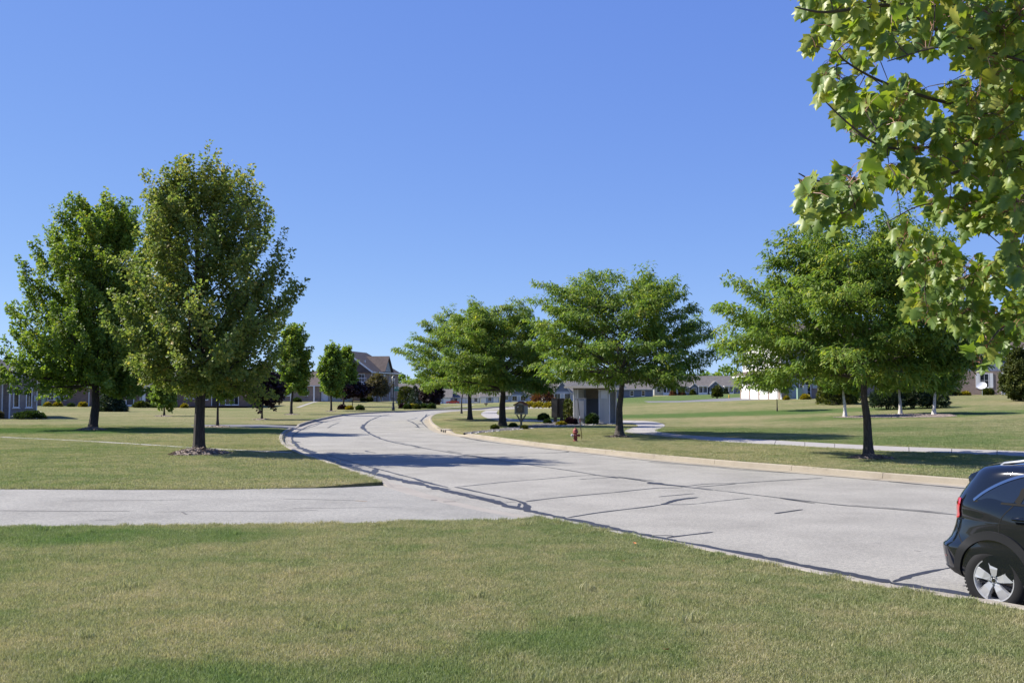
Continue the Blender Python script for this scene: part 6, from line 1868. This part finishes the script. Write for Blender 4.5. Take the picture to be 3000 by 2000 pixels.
def build_near_maple():
    g = np.random.default_rng(909)
    base = Vector((5.0, 6.7, h1(5.0, 6.7)))
    t = thing('maple_tree', 'large leaved yellow green maple hanging into the top right from beside the camera', 'tree', base)
    B = np.array(base)
    tb = MB()
    trunk = [(5.0, 6.7, base.z - .1), (5.0, 6.7, base.z + .2), (5.03, 6.72, 1.6), (5.0, 6.75, 3.2), (5.06, 6.8, 5.0), (5.0, 6.8, 7.2), (5.05, 6.85, 9.0)]
    tb.tube([np.array(q) - B for q in trunk], [.24, .17, .15, .13, .10, .06, .02], 12)
    limbs_px = [
      (3.3, [(3040, 330, 6.3), (2880, 200, 6.0), (2760, 95, 5.8), (2640, 25, 5.6), (2480, -40, 5.3)], .040),
      (3.0, [(3080, 420, 6.1), (2900, 322, 5.7), (2760, 300, 5.5), (2660, 268, 5.4), (2560, 232, 5.2), (2470, 178, 5.0), (2452, 150, 5.0)], .022),
      (2.9, [(3080, 520, 6.0), (2900, 470, 5.6), (2760, 520, 5.4), (2620, 550, 5.2), (2480, 540, 5.0), (2375, 528, 4.9), (2340, 508, 4.85)], .020),
      (2.8, [(3080, 640, 6.6), (2920, 640, 6.4), (2780, 600, 6.2), (2700, 595, 6.1), (2600, 650, 6.0)], .016),
      (2.6, [(3080, 800, 6.9), (2920, 800, 6.7), (2790, 775, 6.6), (2680, 715, 6.4), (2588, 648, 6.3)], .018),
      (2.5, [(3080, 900, 6.8), (2920, 930, 6.6), (2790, 890, 6.4), (2700, 850, 6.3), (2636, 836, 6.2)], .016),
      (2.3, [(3080, 930, 6.3), (2940, 950, 6.1), (2895, 1005, 6.0), (2874, 1062, 5.9)], .012),
      (3.8, [(3080, 60, 5.9), (2800, 22, 5.4), (2560, 12, 5.1), (2420, 42, 4.9), (2330, 22, 4.8)], .030),
      (3.0, [(3060, 440, 5.5), (2860, 420, 5.2), (2720, 432, 5.1), (2580, 440, 5.0), (2470, 350, 4.9), (2420, 300, 4.85)], .018),
      (3.1, [(3060, 200, 5.3), (2900, 150, 5.0), (2760, 130, 4.9), (2600, 180, 4.8)], .016),
      (4.6, [(3200, -200, 6.0), (2900, -260, 5.6), (2600, -250, 5.2), (2400, -180, 5.0)], .030),
    ]
    samples = []
    for z0, pl, r0 in limbs_px:
        pts = [np.array((5.0, 6.75, z0))] + [np.array(pix(*q)) for q in pl]
        pts = chaikin(np.array(pts), 2)
        rr = np.linspace(r0 * .7, .0025, len(pts))
        tb.tube([q - B for q in pts], list(rr), 7, cap=False)
        samples.append(pts[2:])
    # bigger unseen limbs of the rest of the crown
    for k in range(26):
        a = R(-100) + k * R(137.5); h = 2.6 + 5.6 * k / 26; rr = 3.3 * (1 - .5 * (k / 26)) * g.uniform(.8, 1.1)
        tip = np.array((5.0 + rr * math.cos(a), 6.75 + rr * math.sin(a), h + .9))
        q = tip[0] - (tip[1] / F * 1500) - .6        # keep them clear of the open sky left of the branches
        if q < 0 and tip[1] > 0: continue
        pts = chaikin(np.array([(5.0, 6.75, h - .4), (5.0 + tip[0] * .0 + rr * .5 * math.cos(a), 6.75 + rr * .5 * math.sin(a), h + .5), tip]), 2)
        tb.tube([q_ - B for q_ in pts], list(np.linspace(.04, .006, len(pts))), 6, cap=False)
        samples.append(pts[4:])
    S_ = np.vstack(samples)
    regions = [  # outlines of the leafy masses, seen from the photograph's standpoint; every leaf has its own depth
      ([(2300, -60), (2325, 15), (2350, 70), (2345, 120), (2370, 165), (2405, 120), (2440, 110), (2530, 150), (2585, 210), (2615, 150), (2680, 200), (2735, 150), (2790, 215), (2900, 250), (3030, 270), (3030, -60)], 1.0, (4.7, 6.2)),
      ([(2405, 165), (2450, 150), (2490, 190), (2530, 215), (2620, 255), (2750, 245), (2860, 235), (3030, 250), (3030, 620), (2920, 590), (2860, 515), (2780, 540), (2700, 550), (2640, 560), (2570, 545), (2545, 500), (2590, 440), (2520, 420), (2480, 390), (2420, 340), (2400, 280), (2425, 230)], 1.05, (4.8, 6.3)),
      ([(2326, 560), (2345, 505), (2430, 512), (2500, 515), (2620, 500), (2640, 570), (2560, 600), (2500, 622), (2430, 690), (2370, 680), (2345, 620)], 1.0, (4.7, 5.2)),
      ([(2690, 590), (2760, 565), (2860, 560), (3030, 560), (3030, 700), (2940, 680), (2880, 670), (2820, 700), (2780, 660), (2720, 640)], 1.0, (5.6, 6.5)),
      ([(2610, 700), (2640, 672), (2690, 690), (2740, 745), (2830, 780), (2900, 775), (3030, 745), (3030, 1000), (2965, 1000), (2930, 1075), (2905, 1105), (2862, 1095), (2840, 1010), (2790, 960), (2720, 950), (2640, 930), (2655, 860), (2665, 800)], 1.0, (5.8, 6.9)),
      ([(2940, 560), (3030, 560), (3030, 900), (2960, 850)], .9, (4.6, 5.6)),
      ([(3030, -500), (3900, -500), (3900, 900), (3030, 950)], .42, (4.5, 7.5)),
      ([(2380, -500), (3030, -500), (3030, -60), (2380, -60)], .40, (4.8, 6.5)),
    ]
    leafP, leafD, leafN, leafL, vis = [], [], [], [], []
    pet = MB()
    camv = np.array((0, 0, CAMZ))
    sunv = np.array(sd)
    def px_of(q):
        v = q - camv; zc = v[1] * _cs + v[2] * _sn; yc = -v[1] * _sn + v[2] * _cs
        return 1500 + F * v[0] / zc, 1000 - F * yc / zc
    for ri, (poly, dens, (d0, d1)) in enumerate(regions):
        poly = np.array(poly, float)
        area = .5 * abs(np.dot(poly[:, 0], np.roll(poly[:, 1], -1)) - np.dot(poly[:, 1], np.roll(poly[:, 0], -1)))
        dm = .5 * (d0 + d1)
        nleaf = int(area / (F / dm * .1) ** 2 * 12.5 * dens)
        done = 0; tries = 0
        while done < nleaf and tries < 3500:
            tries += 1
            q = np.array([g.uniform(poly[:, 0].min(), poly[:, 0].max()), g.uniform(poly[:, 1].min(), poly[:, 1].max())])
            if not inside(poly, q[None])[0]: continue
            d = g.uniform(d0, d1)
            c = np.array(pix(q[0], q[1], d))
            i = np.argmin(((S_ - c) ** 2).sum(1)); a = S_[i]
            tv = c - a; L_ = np.linalg.norm(tv)
            if L_ > 1.3 and ri < 6: c = a + tv * 1.3 / L_; tv = c - a; L_ = 1.3
            n_before = len(leafP)
            dirv = unit(tv + 1e-6)
            nk = int(g.integers(7, 12))
            for k in range(nk):
                s = g.uniform(.25, 1.02) if L_ > .15 else 1
                p0 = a + tv * s + g.normal(0, .012, 3)
                o = unit(np.cross(dirv, g.normal(0, 1, 3)) + dirv * .5)
                pl_ = g.uniform(.04, .10)
                p1 = p0 + unit(o + np.array([0, 0, .1])) * pl_
                D_ = unit(o * .55 + np.array([0, 0, -.95]) + np.array([-.12, 0, 0]) + g.normal(0, .38, 3))
                N_ = unit(sunv * .55 + np.array([0, 0, .45]) + o * .3 + g.normal(0, .5, 3))
                Ls = g.uniform(.058, .108)
                tp = p1 + D_ * Ls
                x1, y1 = px_of(tp)
                if ri < 6 and not inside(poly, np.array([[x1, y1]]))[0] and dist_poly(poly, np.array([[x1, y1]]), True)[0] > 22: continue
                leafP.append(p1); leafD.append(D_); leafN.append(N_); leafL.append(Ls)
                vis.append(Ls / p1[1] * (1 if (x1 < 2990 and 5 < y1 < 1100) else .05))
                pet.tube([p0 - B, p0 * .5 + p1 * .5 - B + np.array([0, 0, .008]), p1 - B], [.0016, .0014, .0012], 3, cap=False)
                done += 1
            if L_ > .05 and len(leafP) > n_before:
                mid = a * .5 + c * .5 + np.array([0, 0, .05 * L_]) + g.normal(0, .07, 3) * L_
                tb.tube([a - B, a * .4 + mid * .6 - B, mid * .5 + c * .5 - B + np.array([0, 0, .02 * L_]), c - B], [.0036, .003, .0024, .0015], 4, cap=False)
                if ri < 6: S_ = np.vstack([S_, mid, c])
    tb.build('trunk', M_TWIG, t, smooth=True)
    pe = pet.build('petioles', M_PETIOLE, t); pe['kind'] = 'stuff'
    P = np.array(leafP); D_ = np.array(leafD); N_ = np.array(leafN); Ls = np.array(leafL); vis = np.array(vis)
    Sx = unit(np.cross(D_, N_)); N2 = np.cross(Sx, D_)
    shapes = [maple_leaf(c_, f_, i) for i, (c_, f_) in enumerate(((.20, .42), (.34, .30), (.12, .60), (.42, .48)))]
    tint_of = np.clip(g.normal(.43, .25, len(P)) + np.clip((P[:, 2] - 2.95) * .28, -.26, .16), 0, 1)
    order = np.argsort(-vis); big = order[:300]; rest = order[300:]
    lib = {}
    for i in big:
        si = int(g.integers(0, 4)); ti = int(round(tint_of[i] * 5))
        if (si, ti) not in lib:
            V, f, e = shapes[si]
            lib[(si, ti)] = mesh_np('leaf', V, f, M_NEARLEAF, {'tint': np.full(len(V), ti / 5), 'edge': e}, smooth=True)
        o = link('leaf', lib[(si, ti)], t)
        L = Ls[i]
        o.matrix_local = Matrix(((Sx[i][0] * L, D_[i][0] * L, N2[i][0] * L, P[i][0] - B[0]), (Sx[i][1] * L, D_[i][1] * L, N2[i][1] * L, P[i][1] - B[1]), (Sx[i][2] * L, D_[i][2] * L, N2[i][2] * L, P[i][2] - B[2]), (0, 0, 0, 1)))
    VV, FF, TT, EE, b = [], [], [], [], 0
    for i in rest:
        V, f, e = shapes[int(g.integers(0, 4))]
        W = P[i] - B + (V[:, :1] * Sx[i] + V[:, 1:2] * D_[i] + V[:, 2:3] * N2[i]) * Ls[i]
        VV.append(W); FF.append(f + b); TT.append(np.full(len(V), tint_of[i])); EE.append(e); b += len(V)
    # the rest of the crown, outside the picture
    o = link('foliage', mesh_np('foliage', np.vstack(VV), np.vstack(FF), M_NEARLEAF, {'tint': np.concatenate(TT), 'edge': np.concatenate(EE)}, smooth=True), t)
    o['kind'] = 'stuff'
    print('near maple leaves', len(P))
    return t
build_near_maple()
# ------------------------------------------------------------------ grass blades
m, nt, p = new_mat('grass_blade')
gg = nt.nodes.new('ShaderNodeGroup'); gg.node_tree = LAWN
ri = nt.nodes.new('ShaderNodeNewGeometry')
rr_ = ramp(nt, ri.outputs['Random Per Island'], [(0, (.95, 1.02, .80)), (.45, (1.45, 1.48, 1.32)), (.66, (1.75, 1.76, 1.65)), (.74, (2.05, 1.95, 2.0)), (1, (2.5, 2.4, 2.6))])
c = mix_c(nt, 1.0, gg.outputs[0], rr_.outputs[0], 'MULTIPLY')
nt.links.new(c, p.inputs['Base Color']); p.inputs['Roughness'].default_value = .55; p.inputs['Specular IOR Level'].default_value = .25
tr_ = nt.nodes.new('ShaderNodeBsdfTranslucent'); nt.links.new(mix_c(nt, 1.0, c, (1.15, 1.2, .8), 'MULTIPLY'), tr_.inputs[0])
mx = nt.nodes.new('ShaderNodeMixShader'); mx.inputs[0].default_value = .35
nt.links.new(p.outputs[0], mx.inputs[1]); nt.links.new(tr_.outputs[0], mx.inputs[2]); nt.links.new(mx.outputs[0], nt.nodes['Material Output'].inputs[0])
M_BLADE = m
def blade_patch(size, n, h, w, seed):
    g = np.random.default_rng(seed)
    b = np.c_[np.clip(g.normal(0, size * .42, (n, 2)), -size, size), np.zeros(n)]
    a = g.uniform(0, 2 * math.pi, n); hh = h * g.uniform(.45, 1.2, n); ww = w * g.uniform(.7, 1.3, n)
    lean = np.abs(g.normal(0, .55, n)) * hh; la = g.uniform(0, 2 * math.pi, n)
    sx = np.c_[np.cos(a), np.sin(a), np.zeros(n)] * ww[:, None] * .5
    ld = np.c_[np.cos(la), np.sin(la), np.zeros(n)] * lean[:, None]
    mid = b + ld * .35 + np.c_[np.zeros((n, 2)), hh * .58]
    tip = b + ld + np.c_[np.zeros((n, 2)), hh]
    V = np.stack([b - sx, b + sx, mid + sx * .8, mid - sx * .8, tip], 1).reshape(-1, 3)
    k = np.arange(n)[:, None] * 5
    return mesh_np('grass_tuft', V, [k + np.array([0, 1, 2, 3]), k + np.array([3, 2, 4])], M_BLADE)
def scatter(name, label, pts, scl, meshes, seed):
    g = np.random.default_rng(seed)
    n = len(pts)
    me = bpy.data.meshes.new(name)
    me.vertices.add(n); me.vertices.foreach_set('co', np.asarray(pts, np.float32).ravel())
    for k, v in (('rz', g.uniform(0, 6.283, n)), ('sc', scl)):
        a_ = me.attributes.new(k, 'FLOAT', 'POINT'); a_.data.foreach_set('value', np.asarray(v, np.float32))
    me.materials.append(M_BLADE); me.update()
    o = link(name, me); tag(o, label, kind='stuff')
    ng = bpy.data.node_groups.new(name, 'GeometryNodeTree')
    ng.interface.new_socket('Geometry', in_out='INPUT', socket_type='NodeSocketGeometry'); ng.interface.new_socket('Geometry', in_out='OUTPUT', socket_type='NodeSocketGeometry')
    N, L = ng.nodes, ng.links
    gi, go = N.new('NodeGroupInput'), N.new('NodeGroupOutput')
    m2p = N.new('GeometryNodeMeshToPoints'); L.new(gi.outputs[0], m2p.inputs['Mesh'])
    jn = N.new('GeometryNodeJoinGeometry')
    for ms in meshes:
        so = bpy.data.objects.new('grass_tuft', ms)
        oi = N.new('GeometryNodeObjectInfo'); oi.inputs['Object'].default_value = so; oi.inputs['As Instance'].default_value = True
        L.new(oi.outputs['Geometry'], jn.inputs[0])
    ip = N.new('GeometryNodeInstanceOnPoints'); L.new(m2p.outputs[0], ip.inputs['Points']); L.new(jn.outputs[0], ip.inputs['Instance']); ip.inputs['Pick Instance'].default_value = True
    na = N.new('GeometryNodeInputNamedAttribute'); na.data_type = 'FLOAT'; na.inputs['Name'].default_value = 'rz'
    nb = N.new('GeometryNodeInputNamedAttribute'); nb.data_type = 'FLOAT'; nb.inputs['Name'].default_value = 'sc'
    cb = N.new('ShaderNodeCombineXYZ'); L.new(na.outputs[0], cb.inputs[2])
    L.new(cb.outputs[0], ip.inputs['Rotation']); L.new(nb.outputs[0], ip.inputs['Scale'])
    L.new(ip.outputs[0], go.inputs[0])
    md = o.modifiers.new('tufts', 'NODES'); md.node_group = ng
    return o
_lb = BVHTree.FromPolygons([tuple(v.co) for v in bpy.data.objects['lawn'].data.vertices], [tuple(q.vertices) for q in bpy.data.objects['lawn'].data.polygons])
def drop(xy):
    return np.array([(x, y, (lambda h: h[0].z if h[0] is not None else 0.0)(_lb.ray_cast(Vector((x, y, 30)), Vector((0, 0, -1))))) for x, y in xy])
cut_polys = [poly for k, poly in classes]
near_edges = [Lk, Rk, drive1, drive2, bed_poly] + [np.vstack([a, b[::-1]]) for a, b in paths.values()]
def lawn_ok(xy, margin):
    ok = np.ones(len(xy), bool)
    for poly in cut_polys: ok &= ~inside(poly, xy)
    d = np.full(len(xy), 1e9)
    for i, e in enumerate(near_edges):
        d = np.minimum(d, dist_poly(e[::3] if len(e) > 120 else e, xy, closed=i > 1))
    return ok, d
def frustum_pts(d0, d1, per_m2, seed):
    g = np.random.default_rng(seed)
    A = (d1 ** 2 - d0 ** 2) * .53
    n = int(A * per_m2)
    y = np.sqrt(g.uniform(d0 ** 2, d1 ** 2, n)); x = g.uniform(-.53, .53, n) * y
    return np.c_[x, y]
# near lawn
xy = frustum_pts(5.6, 20, 20.0, 1)
ok, d = lawn_ok(xy, .2)
q = xy[ok & (d > .30)]
scatter('grass', 'short dry tan and green lawn blades across the foreground', drop(q), np.random.default_rng(2).uniform(.8, 1.15, len(q)), [blade_patch(.42, 900, .036, .0044, i) for i in range(4)], 3)
# coarse greener clumps standing a little proud of the turf
xc = frustum_pts(5.6, 18, .8, 14)
okc, dc = lawn_ok(xc, .1)
scatter('grass', 'coarse taller grass clumps dotted over the front lawn', drop(xc[okc & (dc > .1)]), np.random.default_rng(15).uniform(.7, 1.5, int((okc & (dc > .1)).sum())), [blade_patch(.09, 60, .075, .0055, 70 + i) for i in range(4)], 16)
xe = frustum_pts(5.6, 34, 46.0, 4)
oke = np.ones(len(xe), bool)
for poly in cut_polys: oke &= ~inside(poly, xe)
xe = xe[oke]; _, de = lawn_ok(xe, 0)
qe = xe[(de < .42) & (de > .025)]
scatter('grass', 'fringe of grass blades along the kerbs and drive edges', drop(qe), np.random.default_rng(5).uniform(.75, 1.35, len(qe)), [blade_patch(.10, 90, .044, .005, 20 + i) for i in range(4)], 6)
xy = frustum_pts(19.5, 62, 3.2, 7)
ok, d = lawn_ok(xy, .5)
q = xy[ok & (d > .6)]
scatter('grass', 'mown lawn blades on the lawns beyond the driveway and street', drop(q), np.random.default_rng(8).uniform(.85, 1.15, len(q)), [blade_patch(.9, 1000, .040, .0095, 40 + i) for i in range(3)], 9)

# ------------------------------------------------------------------ mulch rings, gravel, small litter
def mulch(px, py, r_, h, seed, label, chips=420, light=1.0):
    g = np.random.default_rng(seed)
    b = at(px, py)
    mb = MB(); n, rings = 40, 7
    vs = [(0, 0, h)]
    for i in range(1, rings + 1):
        f = i / rings
        for k in range(n):
            a = 2 * math.pi * k / n; rr = r_ * f * (1 + .10 * math.sin(3 * a + seed) + .06 * math.sin(7 * a))
            x, y = rr * math.cos(a), rr * math.sin(a)
            gz_ = h1(b.x + x, b.y + y) - b.z
            vs.append((x, y, gz_ + h * (1 - f ** 1.6) + g.normal(0, .012) - (.05 if i == rings else 0)))
    fs = [(0, 1 + k, 1 + (k + 1) % n) for k in range(n)]
    for i in range(rings - 1):
        for k in range(n):
            a = 1 + i * n + k; c_ = 1 + i * n + (k + 1) % n
            fs.append((a, a + n, c_ + n, c_))
    mb.add(vs, fs)
    for _ in range(chips):
        a = g.uniform(0, 6.283); f = math.sqrt(g.uniform(.02, 1)); rr = r_ * f * (1 + .10 * math.sin(3 * a + seed))
        x, y = rr * math.cos(a), rr * math.sin(a); z = h1(b.x + x, b.y + y) - b.z + h * max(0, 1 - f ** 1.6) + .012
        T = Matrix.Translation((x, y, z)) @ Matrix.Rotation(g.uniform(0, 6.28), 4, 'Z') @ Matrix.Rotation(g.normal(0, .45), 4, 'X') @ Matrix.Rotation(g.normal(0, .4), 4, 'Y')
        l, w = g.uniform(.03, .08), g.uniform(.012, .03)
        mb.add([(-l, -w, 0), (l, -w * .7, 0), (l * .9, w, .004), (-l * .8, w, .006)], [(0, 1, 2, 3)], T)
    o = mb.build('mulch', M_CHIP, loc=b)
    return tag(o, label, kind='stuff')
mulch(580, 1330, 1.02, .20, 1, 'pale wood chip mound round the foot of the tall maple', 900)
mulch(268, 1259, .85, .14, 2, 'wood chip ring round the dark green maple', 400)
mulch(2548, 1343, .70, .12, 3, 'shaded wood chip mound at the large honey locust', 500)
mulch(1815, 1281, .62, .10, 4, 'bare mulch patch at the honey locust behind the hydrant', 350)
for i, (px, py, w_) in enumerate(((481, 1219, .8), (637, 1250, .8), (767, 1229, .8), (853, 1214, .8), (970, 1205, .8))):
    mulch(px, py, w_, .07, 10 + i, 'pale mulch ring of a small street tree, number %s from the left' % ['one', 'two', 'three', 'four', 'five'][i], 120)
def gravel(name, poly, n, s0, s1, seed, label, mat_):
    g = np.random.default_rng(seed); lo, hi = poly.min(0), poly.max(0)
    q = g.uniform(lo, hi, (n * 6, 2)); q = q[inside(poly, q)][:n]
    z = H(q[:, 0], q[:, 1])
    oc = np.array([(1, 0, 0), (0, 1, 0), (-1, 0, 0), (0, -1, 0), (0, 0, .7), (0, 0, -.7)])
    fc = np.array([(0, 1, 4), (1, 2, 4), (2, 3, 4), (3, 0, 4), (1, 0, 5), (2, 1, 5), (3, 2, 5), (0, 3, 5)])
    k = len(q); s = g.uniform(s0, s1, (k, 1, 1)); jit = g.uniform(.6, 1.3, (k, 6, 1))
    V = oc[None] * s * jit + np.concatenate([q, z[:, None] + .01], 1)[:, None]
    o = link(name, mesh_np(name, V.reshape(-1, 3), (fc[None] + np.arange(k)[:, None, None] * 6).reshape(-1, 3), mat_))
    return tag(o, label, kind='stuff')
gravel('gravel', bed_poly, 5200, .02, .055, 31, 'pale river gravel in the bed round the book box and mailboxes', M_ROCK)
edge_ = resample(chaikin(P2([(1376, 1270.3), (1453, 1264.3), (1580, 1253.3), (1657, 1248.3), (1767, 1243.3), (1800, 1240.5)]), 1), .16)
gravel('edging_stone', np.vstack([offset(edge_, .12), offset(edge_, -.10)[::-1]]), 420, .05, .10, 32, 'white stones edging the gravel bed', plain('white_stone', (.40, .385, .35), .9, var=.2, scale=8))
gravel('mulch', birch_bed, 3200, .03, .07, 33, 'brown bark mulch round the white birches', M_CHIP)
# coloured leaves dropped on the front lawn
for i, (px, py, col, lab_) in enumerate(((1859, 1604, (.55, .22, .06), 'orange fallen leaf on the lawn nearest the kerb'), (1829, 1657, (.50, .26, .09), 'tan orange fallen leaf on the lawn, middle one of three'), (1955, 1923, (.42, .13, .10), 'reddish fallen leaf low in the foreground lawn'))):
    V, f, e = maple_leaf(.2, .3, 60 + i)
    b = at(px, py); b.z += .055
    o = link('fallen_leaf', mesh_np('fallen_leaf', V * .055, f, plain('fallen_leaf_colour', col, .6, var=.2, scale=30)), None, b, (.5, .2, i * 1.3))
    tag(o, lab_, 'leaf')
# hairline cracks and stains on the drive and street
drive_o = bpy.data.objects['driveway']
_db = BVHTree.FromPolygons([tuple(v.co) for v in drive_o.data.vertices], [tuple(q.vertices) for q in drive_o.data.polygons])
M_CRACK = plain('crack_fill', (.12, .115, .11), .9, var=.3, scale=6)
M_RUST = plain('rust_streak', (.30, .20, .11), .9, var=.2)
for w, pts, mt in ((.018, [(0, 1493), (120, 1494), (260, 1495.5), (380, 1494)], M_CRACK), (.012, [(450, 1497), (620, 1495), (800, 1494.5), (930, 1492)], M_CRACK), (.012, [(200, 1465), (400, 1463), (560, 1461)], M_CRACK),
                   (.014, [(830, 1459), (960, 1461), (1050, 1461.5)], M_CRACK), (.02, [(1040, 1462), (1078, 1462.5)], M_RUST), (.012, [(860, 1487), (1000, 1485), (1180, 1479)], M_CRACK), (.02, [(530, 1496), (545, 1504)], M_CRACK), (.012, [(280, 1520), (330, 1520.5)], M_CRACK)):
    pz = resample(chaikin(P2(pts), 2), .25); n = len(pz)
    pz = pz + rng.normal(0, .012, pz.shape)
    a = offset(pz, w) - pz
    zz = np.array([(lambda h: h[0].z if h[0] is not None else -.02)(_db.ray_cast(Vector((x, y, 30)), Vector((0, 0, -1)))) for x, y in pz]) + .004
    i = np.arange(n - 1)
    link('crack', mesh_np('crack', np.vstack([np.c_[pz + a, zz], np.c_[pz - a, zz]]), np.c_[i, i + 1, i + 1 + n, i + n], mt), drive_o)
M_STAIN = plain('oil_stain', (.145, .138, .132), .85, var=.15)
for px, py, w in ((2575, 1590, .05), (2690, 1613, .05), (2735, 1630, .03), (2545, 1528, .03), (2170, 1533, .03), (2208, 1540, .04), (2480, 1560, .03)):
    V, f = strip([(px - 12, py - 1), (px, py), (px + 11, py + 1)], w, .0035)
    link('stain', mesh_np('stain', V, f, M_STAIN), road_o)
